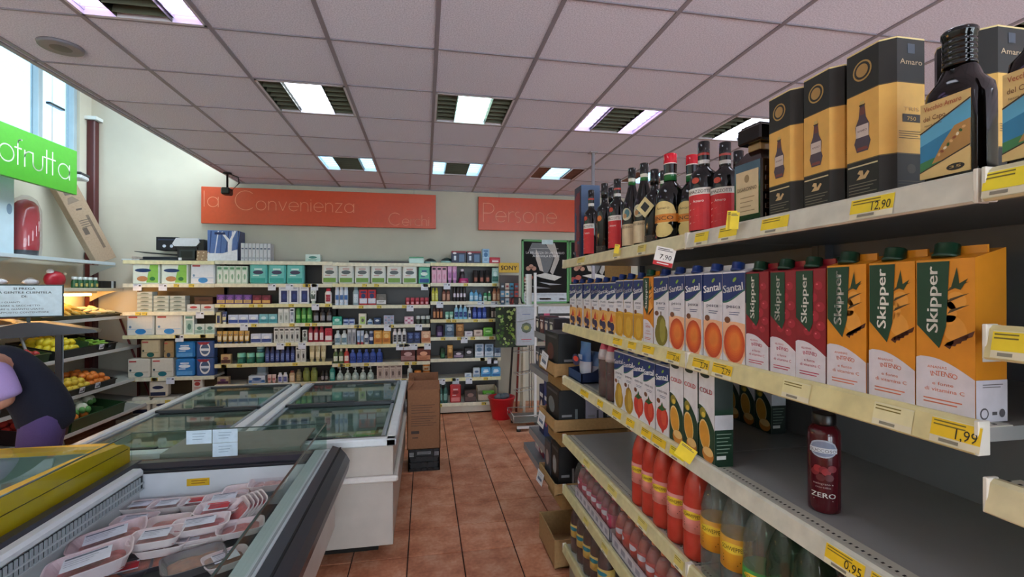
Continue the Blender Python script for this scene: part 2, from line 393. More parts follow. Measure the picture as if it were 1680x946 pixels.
q = B(); q.lathe([(.09, -.008), (.05, -.012), (.001, -.013)], '4c4a50', 'metal_painted', 28); q.build('grille', e)
p = onZ(367, 283, ZC); e = empty('ceiling_camera', (p.x+.04, p.y, ZC), 0, 'small black camera on a stalk at the ceiling edge over the long orange sign', 'camera')
q = B(); q.lathe([(.05, 0), (.05, -.015), (.012, -.02), (.012, -.19)], '141414', 'plastic', 12); q.build('stalk', e)
q = B(); q.box(-.05, .05, -.07, .05, -.27, -.185, '101010', 'plastic', .015); q.build('housing', e)
q = B(); q.tube([(.02, 0, -.01), (.12, 0, -.05), (.13, 0, -.12), (.04, 0, -.22)], .007, '101010', 'plastic'); q.build('cable', e)
q = B(); q.tube([(1.692, 4.54, ZC), (1.692, 4.54, 0)], .018, 'a4a2aa', 'metal_painted', 8); q.box(1.65, 1.73, 4.5, 4.58, ZC-.01, ZC, 'a4a2aa', 'metal_painted')
o = q.build('ceiling_pole'); tag(o, 'thin grey pole running up to the ceiling behind the bottle shelf', 'pole')

# ---------------------------------------------------------------- hanging signs with thin round lettering
def arc(cx, cz, r, a0, a1, n=14, rz=None): return [(cx+r*math.cos(math.radians(a0+(a1-a0)*i/n)), cz+(rz or r)*math.sin(math.radians(a0+(a1-a0)*i/n))) for i in range(n+1)]
LET = {'l': ([[(0, 0), (0, 1.6)]], .32), 'i': ([[(0, 0), (0, 1)], [(0, 1.25), (0, 1.33)]], .32), 'a': ([arc(.5, .5, .5, 0, 360, 22), [(1, 0), (1, 1)]], 1.32),
 'o': ([arc(.5, .5, .5, 0, 360, 22)], 1.28), 'n': ([[(0, 0), (0, 1)], arc(.38, .62, .38, 180, 0) + [(.76, 0)]], 1.06), 'v': ([[(0, 1), (.4, 0), (.8, 1)]], 1.05),
 'e': ([[(0, .5), (1, .5)] + arc(.5, .5, .5, 0, 315, 20)], 1.25), 'z': ([[(0, 1), (.72, 1), (0, 0), (.72, 0)]], 1.0), 'C': ([arc(.8, .8, .8, 48, 312, 22)], 1.65),
 'c': ([arc(.5, .5, .5, 48, 312, 18)], 1.05), 'r': ([[(0, 0), (0, 1)], arc(.4, .6, .4, 180, 70, 8)], .62), 'h': ([[(0, 0), (0, 1.6)], arc(.38, .62, .38, 180, 0) + [(.76, 0)]], 1.06),
 'P': ([[(0, 0), (0, 1.6), (.5, 1.6)] + arc(.5, 1.18, .42, 90, -90, 12) + [(0, .76)]], 1.2), 's': ([arc(.28, .75, .25, 60, 270, 10) + arc(.28, .25, .25, 90, -120, 10)], .8),
 't': ([[(0, 0), (0, 1.5)], [(-.22, 1), (.25, 1)]], .5), 'f': ([[(0, 0), (0, 1.3)] + arc(.25, 1.3, .25, 180, 80, 8), [(-.22, 1), (.25, 1)]], .5),
 'u': ([[(0, 1), (0, .38)] + arc(.38, .38, .38, 180, 360) + [(.76, 1)]], 1.08), 'O': ([arc(.8, .8, .8, 0, 360, 26)], 1.9), ' ': ([], .6)}
def strokes(b, s, u, v, xh, th, c, lift=.0006):
    for chx in s:
        paths, adv = LET[chx]
        for pth in paths:
            for (x0, z0), (x1, z1) in zip(pth, pth[1:]):
                L = math.hypot(x1-x0, z1-z0) or 1; nx, nz = -(z1-z0)/L*th/2, (x1-x0)/L*th/2; ex, ez = (x1-x0)/L*th*.3, (z1-z0)/L*th*.3
                a, z_, a1, z1_ = u+x0*xh, v+z0*xh, u+x1*xh, v+z1*xh
                b.poly([(a+nx-ex, z_+nz-ez), (a-nx-ex, z_-nz-ez), (a1-nx+ex, z1_-nz+ez), (a1+nx+ex, z1_+nz+ez)], c, lift)
        u += adv*xh
    return u
ORG = 'd2502c'
p0, p1 = onY(330, 306, 6.6), onY(715, 375, 6.6)
e = empty('hanging_sign', (p0.x, 6.62, p1.z), 0, 'long orange sign reading la Convenienza che Cerchi under the ceiling', 'sign', 'orange wall signs')
W, H = p1.x-p0.x, 2.95-p1.z
q = B(); q.box(0, W, -.02, .02, 0, H, ORG, 'plastic', .003); q.build('sign_board', e)
q = B().front(-.02)
x = strokes(q, 'la', .035, .215, .125, .0075, 'f3a684'); strokes(q, 'C', .40, .185, .155, .0075, 'f3a684'); strokes(q, 'onvenienza', .65, .19, .118, .0075, 'f3a684')
strokes(q, 'che', 2.03, .045, .055, .004, 'd96a48'); strokes(q, 'C', 2.33, .035, .105, .0075, 'f3a684'); strokes(q, 'erchi', 2.51, .035, .09, .0075, 'f3a684')
q.build('lettering', e)
for x in (.3, W-.3):
    q = B(); q.tube([(x, 0, H), (x, 0, ZC-p1.z)], .002, '888888'); q.build('hanger', e)
p0 = onY(785, 322, 6.6); W = 1.75
e = empty('hanging_sign', (p0.x, 6.62, p1.z), 0, 'shorter orange sign reading Persone, right of the gap in the signs', 'sign', 'orange wall signs')
q = B(); q.box(0, W, -.02, .02, 0, H, ORG, 'plastic', .003); q.build('sign_board', e)
q = B().front(-.02); x = strokes(q, 'P', .07, .115, .165, .009, 'f6ae8c'); strokes(q, 'ersone', x-.02, .12, .15, .009, 'f6ae8c'); q.build('lettering', e)
for x in (.3, W-.3):
    q = B(); q.tube([(x, 0, H), (x, 0, ZC-p1.z)], .002, '888888'); q.build('hanger', e)
p0 = onX(123, 248, -3.55); p1 = onX(123, 320, -3.55)
e = empty('hanging_sign', (-3.55, p0.y, p1.z), PI/2, 'green hanging sign with ortofrutta in thin white letters', 'sign')
H = p0.z-p1.z; W = 2.6
q = B(); q.box(-W, 0, -.02, .02, 0, H, '4aa62e', 'plastic', .003); q.build('sign_board', e)
q = B().front(-.02)
s_ = 'tofrutta'; xh = .145; wd = sum(LET[c][1] for c in s_)*xh
x = strokes(q, 'Or', -.06-wd-.42, .13, xh, .012, 'e8f6e0'); strokes(q, s_, -.06-wd, .13, xh, .012, 'e8f6e0'); q.build('lettering', e)
for x in (-.3, -W+.3):
    q = B(); q.tube([(x, 0, H), (x, 0, 4.42-p1.z)], .002, '888888'); q.build('hanger', e)

# ---------------------------------------------------------------- shelving on the back wall
YS = 6.3                                          # front edge of the upper shelves
BAYS = [('first', 201, 352, (427, 465, 511, 549, 618, 655)), ('second', 352, 545, (428, 465, 498, 530, 562, 595, 628)),
        ('third', 545, 706, (431, 465, 500, 532, 564, 594, 622)), ('fourth', 706, 822, (431, 464, 494, 523, 552, 587, 619, 655))]
ZROW = {}
for bi, (nm, xa, xb, ys) in enumerate(BAYS):
    X0, X1 = onY(xa, 470, YS).x, onY(xb, 470, YS).x
    e = empty('shelving_bay', ((X0+X1)/2, YB, 0), 0, 'white shelving bay against the back wall, %s from the left%s' % (nm, {0: ', beside the fruit rack', 3: ', beside the red bucket'}.get(bi, '')), 'shelving', 'back wall shelving')
    W = X1-X0
    q = B(); q.box(-W/2+.01, W/2-.01, -.06, -.02, .1, 2.0, '2e2a28' if bi else '5c4c36', 'metal_painted'); q.build('back_panel', e)
    for sx in (-1, 1):
        q = B(); q.box(sx*W/2-.012, sx*W/2+.012, -.09, -.01, 0, 1.99, '5c1e18' if bi == 0 else '4a4642', 'metal_painted'); q.build('upright', e)
    q = B(); q.box(-W/2+.005, W/2-.005, -.53, -.05, 0.02, .115, 'cfc8b8', 'metal_painted', .003); q.box(-W/2, W/2, -.5, -.05, 0, .02, '181412', 'matte'); q.build('plinth', e)
    for ri, y in enumerate(ys):
        z = onY((xa+xb)/2, y, YS).z
        last = ri == len(ys)-1
        dep = YB-YS if not (bi == 3 and last) else .56
        if bi == 3 and last: z = .15
        ZROW[(bi, ri)] = z-.004
        q = B(); q.box(-W/2+.004, W/2-.004, -dep+.012, -.05, z-.03, z-.004, 'd8d4c8', 'metal_painted')
        sh = q.build('shelf', e)
        lip = 'e8e4cc' if (bi+ri) % 3 else 'e6dfb0'
        q = B(); q.box(-W/2+.002, W/2-.002, -dep-.004, -dep+.012, z-.045, z, lip, 'lip', .002); q.build('price_rail', sh)
        rr = random.Random(bi*10+ri)
        for k in range(rr.randint(3, 6) if ri else 0):
            tx = rr.uniform(-W/2+.06, W/2-.08); big = rr.random() < .33
            q = B(); q.box(tx, tx+(.09 if big else .06), -dep-.007, -dep-.0045, z-(.085 if big else .042), z-.004, 'dfe4f0' if big else 'e2c84a', 'paper')
            q.front(-dep-.007); q.lines(tx+.008, tx+(.05 if big else .04), z-.015, 2, .01, .003, '5a5a60'); q.rect(tx+(.06 if big else .045), tx+(.082 if big else .056), z-.034, z-.018, '3a3a44'); q.build('price_tag', sh)

# product builders: local frame, front faces -y, base at z = 0, width w, height h
def mk(kind, w, h, c, d=None):
    c = list(c.split()) if isinstance(c, str) else c
    while len(c) < 4: c.append(c[-1])
    a, b_, c3, c4 = c[:4]; q = B()
    if kind == 'box':
        d = d or max(.05, w*.5); q.box(-w/2, w/2, 0, d, 0, h, a, 'paper', .002); q.front(0)
        q.rect(-w/2+.003, w/2-.003, h*.12, h*.45, b_); q.ell(0, h*.6, w*.28, h*.16, c3); q.lines(-w*.3, w*.3, h*.3, 2, h*.09, h*.035, c4, .001)
        if h > w*1.2: q.rect(-w*.32, w*.32, h*.8, h*.9, c3)
    elif kind == 'vbox':     # tall carton with a side stripe and a picture
        d = d or max(.05, w*.7); q.box(-w/2, w/2, 0, d, 0, h, a, 'paper', .002); q.front(0)
        q.rect(-w*.28, w*.36, h*.1, h*.72, b_); q.rect(-w*.34, w*.34, h*.8, h*.92, c3); q.ell(w*.04, h*.4, w*.18, h*.16, c4, .0009)
    elif kind == 'pack':     # soft wrapped pack
        d = d or w*.5
        q.box(-w/2, w/2, 0, d, 0, h, a, 'plastic', min(w, h)*.09); q.front(0)
        q.rect(-w*.4, w*.4, h*.08, h*.3, b_); q.ell(0, h*.58, w*.3, h*.1, c3); q.rect(-w*.22, w*.22, h*.7, h*.78, c4); q.rect(-w*.3, w*.05, h*.4, h*.45, c4)
    elif kind == 'green_pack':
        d = d or w*.6; q.box(-w/2, w/2, 0, d, 0, h, 'e6efe2', 'plastic', .012); q.front(0)
        q.poly([(w*.02, h*.06), (w*.46, h*.06), (w*.46, h*.94), (w*.16, h*.94)], '8cc653'); q.ell(-w*.1, h*.66, w*.3, h*.09, '22406e', .0008); q.ell(-w*.12, h*.25, w*.2, h*.13, 'c98a5a', .0008)
        q.ell(w*.25, h*.25, w*.1, h*.1, '2f7a3c', .0008)
    elif kind == 'oval_pack':
        d = d or w*.6; q.box(-w/2, w/2, 0, d, 0, h, a, 'plastic', .012); q.front(0)
        q.rect(-w*.42, -w*.1, h*.82, h*.9, 'c0504c'); q.rect(-w*.45, w*.45, h*.28, h*.31, c3); q.ell(w*.02, h*.18, w*.2, h*.13, b_, .0008); q.ell(-w*.36, h*.4, w*.05, h*.06, c4, .0008)
    elif kind == 'ring_pack':
        d = d or w*.6; q.box(-w/2, w/2, 0, d, 0, h, '39578e', 'plastic', .01); q.front(0)
        q.ell(0, h*.52, w*.3, h*.42, 'e4e4e6'); q.ell(0, h*.52, w*.24, h*.3, '4a5f80', .0008); q.rect(-w*.24, w*.24, h*.42, h*.56, 'dfe6ee', .001); q.poly([(-w*.46, h*.93), (w*.3, h*.93), (w*.1, h*.78), (-w*.3, h*.78)], '9c2c3c', .0009)
    elif kind == 'bottle':   # cap colour b, label colour c3
        r = w/2; q.lathe([(r*.9, 0), (r, h*.03), (r, h*.62), (r*.85, h*.72), (r*.42, h*.8), (r*.42, h*.82, b_), (r*.46, h*.83), (r*.44, h*.99), (r*.3, h)], a, 'plastic', 14, sq=.75)
        q.cyl(r, sq=.75)
        for i in range(4): q.rect(-r*.8+i*r*.4, -r*.4+i*r*.4, h*.16, h*.5, c3, .0008)
        q.rect(-r*.4, r*.4, h*.3, h*.36, c4, .0014)
    elif kind == 'slim':     # shampoo bottle with a broad flat cap
        r = w/2; q.lathe([(r*.9, 0), (r, h*.03), (r*1.0, h*.7), (r*.7, h*.82), (r*.62, h*.83, b_), (r*.62, h*.98), (r*.5, h)], a, 'plastic', 14, sq=.6)
        q.cyl(r, sq=.6)
        for i in range(4): q.rect(-r*.7+i*r*.35, -r*.35+i*r*.35, h*.14, h*.6, c3, .0008)
        q.rect(-r*.35, r*.35, h*.4, h*.46, c4, .0014); q.rect(-r*.35, r*.3, h*.28, h*.31, c4, .0014)
    elif kind == 'can':
        r = w/2; q.lathe([(r*.96, 0), (r, h*.02), (r, h*.78), (r*.9, h*.84, b_), (r*.9, h*.98), (r*.8, h)], a, 'plastic', 14)
        q.cyl(r)
        for i in range(4): q.rect(-r*.8+i*r*.4, -r*.4+i*r*.4, h*.3, h*.55, c3, .0008)
        q.rect(-r*.5, r*.5, h*.12, h*.18, c4, .0008)
    elif kind == 'tube':     # standing on its cap, flat crimped top
        r = w/2; n = 12; rows = [(r*.62, .62, 0, b_), (r*.62, .62, h*.16, b_), (r*.85, .6, h*.18, a), (r*.95, .35, h*.7, a), (r, .06, h, a)]
        for k_, (rx, fy, z, cc) in enumerate(rows[:-1]):
            rx2, fy2, z2, _ = rows[k_+1]
            lo = [(rx*math.sin(2*PI*i/n), -rx*fy*math.cos(2*PI*i/n), z) for i in range(n)]; hi = [(rx2*math.sin(2*PI*i/n), -rx2*fy2*math.cos(2*PI*i/n), z2) for i in range(n)]
            q.add(lo+hi, [(i, (i+1) % n, n+(i+1) % n, n+i) for i in range(n)], cc, 'plastic', True)
        q.front(-r*.56); q.P = lambda u, v, o: (u, -r*(.62-.5*v/h)-o, v)
        q.poly([(-r*.6, h*.3), (r*.6, h*.3), (r*.7, h*.6), (-r*.7, h*.6)], c3, .001); q.rect(-r*.5, r*.5, h*.68, h*.76, c4, .001)
    elif kind == 'jar':
        r = w/2; q.lathe([(r*.92, 0), (r, h*.05), (r, h*.6), (r*.95, h*.62, b_), (r*.95, h*.96), (r*.85, h)], a, 'plastic', 14)
        q.cyl(r)
        for i in range(3): q.rect(-r*.6+i*r*.4, -r*.2+i*r*.4, h*.15, h*.45, c3, .0008)
    elif kind == 'pump':
        r = w/2; q.lathe([(r*.7, 0), (r*.95, h*.06), (r, h*.25), (r*.8, h*.48), (r*.3, h*.6), (r*.3, h*.64, b_), (r*.36, h*.66), (r*.34, h*.74), (r*.1, h*.76), (r*.1, h*.92), (r*.2, h*.93), (r*.2, h*.97)], a, 'gloss', 14, sq=.7)
        q.box(-r*.75, r*.15, -r*.12, r*.12, h*.93, h, b_, 'plastic', .001); q.cyl(r, sq=.72); q.ell(0, h*.3, r*.5, h*.12, c3, .002, 10)
    elif kind == 'bag':      # pillow bag
        d = d or w*.35; n = 7; vs = []; fs = []
        for j in range(n):
            for i in range(n):
                u, v = i/(n-1), j/(n-1); t = (math.sin(PI*u)*math.sin(PI*min(1, v*1.1+.0)))**.5 if 0 < u < 1 and 0 < v < .91 else 0
                vs.append(((u-.5)*w, -d/2*t, v*h))
        m_ = len(vs); vs += [(x, -y, z) for x, y, z in vs]
        for j in range(n-1):
            for i in range(n-1):
                a_ = j*n+i; fs.append((a_, a_+1, a_+n+1, a_+n)); fs.append((m_+a_+n, m_+a_+n+1, m_+a_+1, m_+a_))
        half = len(fs)*.5
        q.add([(x, y+d/2, z) for x, y, z in vs], [f for k_, f in enumerate(fs) if (k_//2) // (n-1) >= (n-1)*.45], a, 'gloss', True)
        q.add([(x, y+d/2, z) for x, y, z in vs], [f for k_, f in enumerate(fs) if (k_//2) // (n-1) < (n-1)*.45], b_, 'gloss', True)
        q.front(0); q.rect(-w*.2, w*.2, h*.55, h*.68, c3, .004)
    elif kind == 'dots':     # blister card with rows of dots
        q.box(-w/2, w/2, 0, .04, 0, h, a, 'paper', .002); q.front(0)
        for i in range(3):
            for j in range(3): q.ell(-w*.3+i*w*.3, h*.2+j*h*.28, w*.1, h*.09, b_ if (i+j) % 2 else c3, .0008, 8)
    return q
KN = {'box': 'carton_box', 'vbox': 'carton_box', 'pack': 'wrapped_pack', 'green_pack': 'paper_roll_pack', 'oval_pack': 'paper_roll_pack', 'ring_pack': 'paper_roll_pack',
      'bottle': 'bottle', 'slim': 'bottle', 'can': 'spray_can', 'tube': 'tube', 'jar': 'jar', 'pump': 'pump_bottle', 'bag': 'bag', 'dots': 'carton_box'}
CT = {'box': 'box', 'vbox': 'box', 'pack': 'pack', 'green_pack': 'pack', 'oval_pack': 'pack', 'ring_pack': 'pack', 'bottle': 'bottle', 'slim': 'bottle', 'can': 'can', 'tube': 'tube', 'jar': 'jar', 'pump': 'bottle', 'bag': 'bag', 'dots': 'box'}
ROWN = ['top board', 'highest shelf', 'second shelf', 'third shelf', 'fourth shelf', 'fifth shelf', 'sixth shelf', 'bottom shelf']
USED = {}
def run(bi, ri, kind, n, x0, x1, yt, cols, desc, yb=None, d=None, fill=.94, yd=0):
    """n alike goods between pixels x0 and x1 of one shelf of the back wall"""
    Y = (YS+.02 if not (bi == 3 and ri == 7) else YB-.54) + yd
    A, Z = onY(x0, 500, Y).x, onY(x1, 500, Y).x; pitch = (Z-A)/n; xm = (x0+x1)/2
    z0 = ZROW[(bi, ri)] if yb is None else onY(xm, yb, Y).z
    h = max(.02, onY(xm, yt, Y).z - z0)
    if yb is None: h = max(.03, h)
    q = mk(kind, pitch*fill, h, cols, d); where = '%s, %s back-wall bay' % (ROWN[ri], BAYS[bi][0])
    first = None; k = (desc, where); USED[k] = USED.get(k, 0)+1
    off = {'bottle': pitch*.35, 'slim': pitch*.3, 'can': pitch*.46, 'tube': pitch*.3, 'jar': pitch*.46, 'pump': pitch*.35}.get(kind, 0)
    if first is None: pass
    for i in range(n):
        x = A+pitch*(i+.5)
        lab = nth(i, n, desc, where)
        if first is None: o = first = q.build(KN[kind])
        else: o = first.copy(); COL.objects.link(o)
        o.location = (x, Y+off, z0); tag(o, lab, CT[kind], ('%s %s' % (desc, where)) if n > 1 else None)

R = run
# first bay
R(0, 1, 'green_pack', 2, 215, 309, 432, '8cc653', 'white and leaf-green paper roll pack'); R(0, 1, 'oval_pack', 1, 311, 353, 431, 'e6eaf0 3d8fd0 9fc0e0 7da0c0', 'white roll pack with a light blue oval')
for k, (a, n) in enumerate(((224, 5), (251, 4), (278, 4))):
    for j in range(n):
        yb = 511-j*6.6; R(0, 2, 'box', 1, a, a+26.5, yb-6.2, 'c3cbc4 a9b7ae 5f6f66 4d5b54', 'flat grey-green box, %s from the bottom of the %s stack' % (['lowest', 'second', 'third', 'fourth', 'fifth'][j], ['left', 'middle', 'right'][k]), yb=yb, d=.12)
R(0, 2, 'box', 2, 306, 352, 499, 'dfe2e0 c9ccca b84040 8a8a8a', 'low white box with a red mark', d=.12); R(0, 2, 'box', 1, 318, 350, 487, '4a2c20 5a3524 3a2018 6b4630', 'dark brown tray', yb=499, d=.12)
R(0, 3, 'oval_pack', 2, 206, 300, 515, 'dcdcd6 2f86cc a8c4dc 6e90b0', 'big white roll pack, bright blue oval'); R(0, 3, 'vbox', 1, 301, 319, 516, 'd4e2de 9cc0b8 5f8f86 4c7a72', 'tall pale teal box')
R(0, 3, 'box', 2, 319, 353, 531, 'cfe0dc 9fc4bc 4f8078 3f6b64', 'small pale teal box'); 
R(0, 4, 'oval_pack', 2, 208, 285, 588, 'ddd5c6 186e78 b8a890 20404a', 'cream roll pack with a dark teal oval'); R(0, 4, 'oval_pack', 1, 230, 263, 557, 'cbb996 155a52 a8946c 20302a', 'cream roll pack stacked on the pair with teal ovals', yb=587)
R(0, 4, 'oval_pack', 1, 268, 285, 559, 'a88a60 2a3c50 8a7048 20202a', 'tan pack wedged at the end of the upper stack', yb=587)
for j, (a, b_) in enumerate(((588, None), (560, 587))):
    R(0, 4, 'pack', 1, 286, 320, a, '2f7ec2 5fa3dc e8ecf4 e8ecf4', ['bottom', 'top'][j]+' blue kitchen roll pack of two', yb=b_); R(0, 4, 'ring_pack', 1, 321, 352, a-1, '39578e', ['bottom', 'top'][j]+' navy roll pack of two with a white ring', yb=b_)
for j, (a, b_, t_, u_) in enumerate(((214, 246, 652, 680), (247, 290, 652, 680), (243, 276, 624, 651))):
    R(0, 5, 'pack', 1, a, b_, t_, 'e4dccb 1f2a4c 1f2a4c e8e4d8', 'white and navy bundle, %s of the bottom three' % ['left', 'right', 'top one'][j], yb=u_)
R(0, 5, 'box', 1, 315, 333, 621, 'dcd5ca d8d0c6 b0403c b0403c', 'white box with a red mark', yb=642)
# goods on the top board
def top_item(q, name, xm, yb, desc, cat, Y=YS+.03, rz=0, z=None):
    p = onY(xm, yb, Y); return one(name, q, (p.x, Y, ZROW[(0, 0)]+.001 if z is None else z), rz, desc, cat)
ZT_ = ZROW[(1, 0)]
q = B(); q.box(-.22, .22, 0, .3, 0, .02, '3a4048', 'plastic', .004); q.box(-.2, .22, .02, .28, .02, .05, '232a33', 'plastic', .01); top_item(q, 'tray_stack', 262, 426, 'stack of dark plastic trays lying on the top board, left end', 'tray')
q = B(); q.box(-.26, .2, 0, .28, -.004, .004, '20242a', 'plastic', .002); o = top_item(q, 'plastic_sheet', 262, 413, 'black plastic sheet lying aslant on the dark trays', 'sheet', z=ZT_+.085); o.rotation_euler = (0, .07, .1)
q = B(); q.box(-.04, .0, 0, .25, 0, .05, 'a9b7c4', 'film', .004); q.box(-.16, .14, .02, .2, 0, .02, 'b8c4cc', 'plastic', .004); top_item(q, 'plastic_wrap', 222, 426, 'crumpled clear plastic wrap at the left end of the top board', 'wrap')
q = B(); q.box(-.12, .12, 0, .22, 0, .16, '10131c', 'paper', .003); q.front(0); q.ell(-.03, .05, .02, .018, 'd0d8ea'); q.ell(.05, .05, .018, .02, 'c4cede'); q.rect(-.1, .1, .12, .135, '2b3550'); top_item(q, 'carton_box', 274, 385, 'black product box with two silver shapes on the dark trays', 'box', Y=YS+.1, z=ZT_+.13)
q = B(); q.box(-.11, .11, 0, .2, 0, .17, '15161a', 'paper', .003); q.front(0); q.rect(-.085, .085, .03, .14, '2c3436'); q.rect(-.07, .06, .04, .12, '0e1a12', .0008); q.rect(-.095, -.06, .01, .04, 'e0e4e8', .001); top_item(q, 'carton_box', 307, 424, 'black box with a dark window panel under the white machine', 'box')
q = B(); q.prism([(-.13, 0), (.11, 0), (.15, .05), (.13, .1), (-.11, .1), (-.15, .03)], .0, .2, 'd4d8de', 'plastic', 'y'); q.box(.12, .2, .02, .2, -.07, .09, '1c1c20', 'plastic', .01); top_item(q, 'small_printer', 305, 395, 'white machine with a dark side on the black boxes', 'appliance', z=ZT_+.175)
q = B(); q.box(-.085, .085, 0, .12, 0, .13, 'a08468', 'paper', .003); q.front(0)
for k in range(9): q.ell(-.06+.055*(k % 3)+.01*(k//3), .025+.04*(k//3), .009, .008, 'dcc9a8', .0008, 8)
top_item(q, 'carton_box', 332, 426, 'small brown box with pale spots', 'box')
q = B(); q.box(-.17, .17, 0, .24, 0, .385, 'b9c4e0', 'paper', .003); q.front(0); q.rect(-.168, .168, .1, .383, '5a78b4'); q.poly([(-.168, 0), (.168, 0), (.168, .15), (.0, .1), (-.168, .1)], 'eceff6', .0009)
for k in range(6):
    x = -.15+.06*k; q.poly([(x, .1), (x+.012, .1), (x+.03+.02*(k % 2), .375), (x+.016+.02*(k % 2), .375)], ['2c447c', 'e4eaf8', '3d5a98'][k % 3], .0007)
q.poly([(.06, .09), (.1, .09), (.1, .25), (.16, .38), (.13, .38), (.08, .27), (.0, .37), (-.02, .36), (.06, .24)], 'f2f4fb', .0011); q.rect(-.09, .03, .33, .36, '1c2c5c', .0013)
q.right(.17); q.rect(0, .24, 0, .385, '54618c', .0005)
top_item(q, 'carton_box', 365, 427, 'big blue boxed set printed with snowy white trees', 'box')
for k in range(8):
    a = 395+k*6.2; A, Z = onY(a, 428, YS+.03).x, onY(a+6, 428, YS+.03).x
    q = B(); q.box(0, Z-A-.003, 0, .13, 0, .225, 'd3d6dc', 'paper', .002); q.front(0); q.rect(.006, Z-A-.01, .15, .165, '55607c'); q.rect(.006, Z-A-.01, .03, .05, 'aab0bc')
    one('carton_box', q, (A, YS+.03, ZT_), 0, nth(k, 8, 'slim white box standing upright', 'beside the snowy tree box'), 'box', 'slim white boxes on the top board')
R(1, 0, 'box', 1, 500, 526, 417, 'd4e8e2 bfe0d6 4a8a80 3a7a70', 'pale teal box standing alone')
q = B(); q.box(-.38, .38, 0, .1, 0, .03, '26221f', 'metal_painted', .003); top_item(q, 'metal_bar', 622, 429, 'long dark bar lying on the top board, third bay', 'bar', z=ZROW[(2, 0)]+.001)
q = B(); q.box(-.1, .1, 0, .2, 0, .075, 'c9e6dc', 'plastic', .01); q.box(-.095, .095, .005, .195, .075, .09, '3f9a68', 'plastic', .006); top_item(q, 'storage_box', 683, 430, 'pale green food box with a green lid', 'box', z=ZROW[(2, 0)]+.001)
for k, a in enumerate((706, 733)):
    q = B(); q.lathe([(.08, 0), (.085, .03), (.085, .03, '1c3c3c'), (.07, .055), (.03, .075), (.001, .08)], '9fc8c4', 'gloss', 20); top_item(q, 'food_bowl', a, 430, ['dark teal domed bowl beside the green food box', 'dark teal domed bowl beside the boxed phones'][k], 'bowl', Y=YS+.12, z=ZROW[(3 if k else 2, 0)]+.001)
for k in range(2):
    A = onY(741+k*25, 428, YS+.03).x; q = B(); q.box(0, .19, 0, .12, 0, .165, '24304a', 'paper', .002); q.front(0); q.rect(0, .19, .14, .165, '8c2430'); q.rect(.1, .17, .02, .12, '5d7a9c'); q.rect(.03, .06, .04, .1, 'd8e4f0'); q.ell(.04, .135, .025, .014, 'f0e8ea', .0008)
    one('carton_box', q, (A, YS+.03, ZROW[(3, 0)]), 0, ['left', 'right'][k]+' navy boxed phone with a dark red top edge', 'box', 'boxed phones on the top board')
R(3, 0, 'box', 1, 791, 803, 408, '8fb4d4 a9c8e0 3c6c9c 3c6c9c', 'light blue box beside the boxed phones')
q = B(); q.box(-.075, .075, 0, .13, 0, .085, 'b82030', 'paper', .003); q.front(0); q.rect(-.04, .05, .02, .045, 'f0dcdc'); q.rect(-.05, .06, .055, .065, 'd86070'); top_item(q, 'carton_box', 812, 430, 'small red box at the right end of the top board', 'box', z=ZROW[(3, 0)], rz=.15)
# second bay
R(1, 1, 'vbox', 5, 355, 406, 436, 'cfe4d4 e6f0e8 5e9a70 8ab89a', 'slim white and green box'); R(1, 1, 'pack', 3, 408, 499, 433, '6cc8c4 2fa49c 3c3c5c d8f2f0', 'teal baby nappy pack')
R(1, 2, 'box', 4, 355, 413, 483, '5a3c86 d8b870 8a5cb8 3c2468', 'purple and gold chocolate-sized box'); R(1, 2, 'box', 2, 414, 444, 484, '6a1c34 d8a860 8a2c48 e0c080', 'maroon box with gold edges')
R(1, 2, 'vbox', 3, 457, 507, 468, 'e4e6ee 1f2c66 c8ccdc 2a3c80', 'white carton with a navy panel'); R(1, 2, 'tube', 1, 508, 519, 472, 'e8ece8 c8d8cc 4a5a50 50605a', 'white tapered tube'); R(1, 2, 'slim', 1, 532, 544, 473, 'f0e8ea d4384c b02a44 e8e8ea', 'white and red bottle')
R(1, 3, 'vbox', 1, 354, 362, 512, 'd8cc9c 2a3c70 e8e0b8 1f2c50', 'narrow cream box'); R(1, 3, 'tube', 1, 363, 372, 511, '2c4684 e8e8d8 d8d0a0 e8e8e8', 'dark blue tube'); 
R(1, 3, 'box', 3, 374, 424, 516, 'c8d4ee 2f4c9c e8eef8 3c5cac', 'white and royal blue box'); R(1, 3, 'box', 2, 425, 455, 515, '7fc0cc 3c98a8 c8e8ec 2c7888', 'teal blue box')
R(1, 3, 'vbox', 2, 456, 474, 506, 'd8dedc c0c8c4 e6eae8 8a9490', 'tall off-white box'); R(1, 3, 'vbox', 1, 475, 483, 505, 'e6eaf0 8a94a8 3a4458 d8dce4', 'narrow white box'); R(1, 3, 'can', 3, 484, 512, 505, '3c8c3c 2f7430 8cc878 d0e8c0', 'green spray can')
R(1, 3, 'bottle', 3, 513, 545, 505, '1c1c20 2a2a2e 8a8a94 d0d0d4', 'black bottle with round silver print')
R(1, 4, 'tube', 6, 355, 409, 543, 'c8a050 26406c e8dcc0 2c4c8c', 'gold-topped tube'); R(1, 4, 'box', 2, 411, 446, 547, 'd0d8ea 34488c e8ecf4 4a62a8', 'low white box with a blue swoosh')
R(1, 4, 'vbox', 5, 449, 492, 537, 'dcdcd8 b8b8b4 4a4a4a 2c2c30', 'white hair dye carton'); R(1, 4, 'box', 1, 496, 504, 541, 'd8dcd8 9aa49c 3c3c3c 4c4c4c', 'tiny white box'); R(1, 4, 'slim', 3, 505, 532, 535, '9c1c34 7c1428 e8d8dc d8a0ac', 'dark red shampoo bottle'); R(1, 4, 'box', 1, 533, 545, 538, 'c43448 f0e4e6 b02038 f4ecec', 'red and white striped stack')
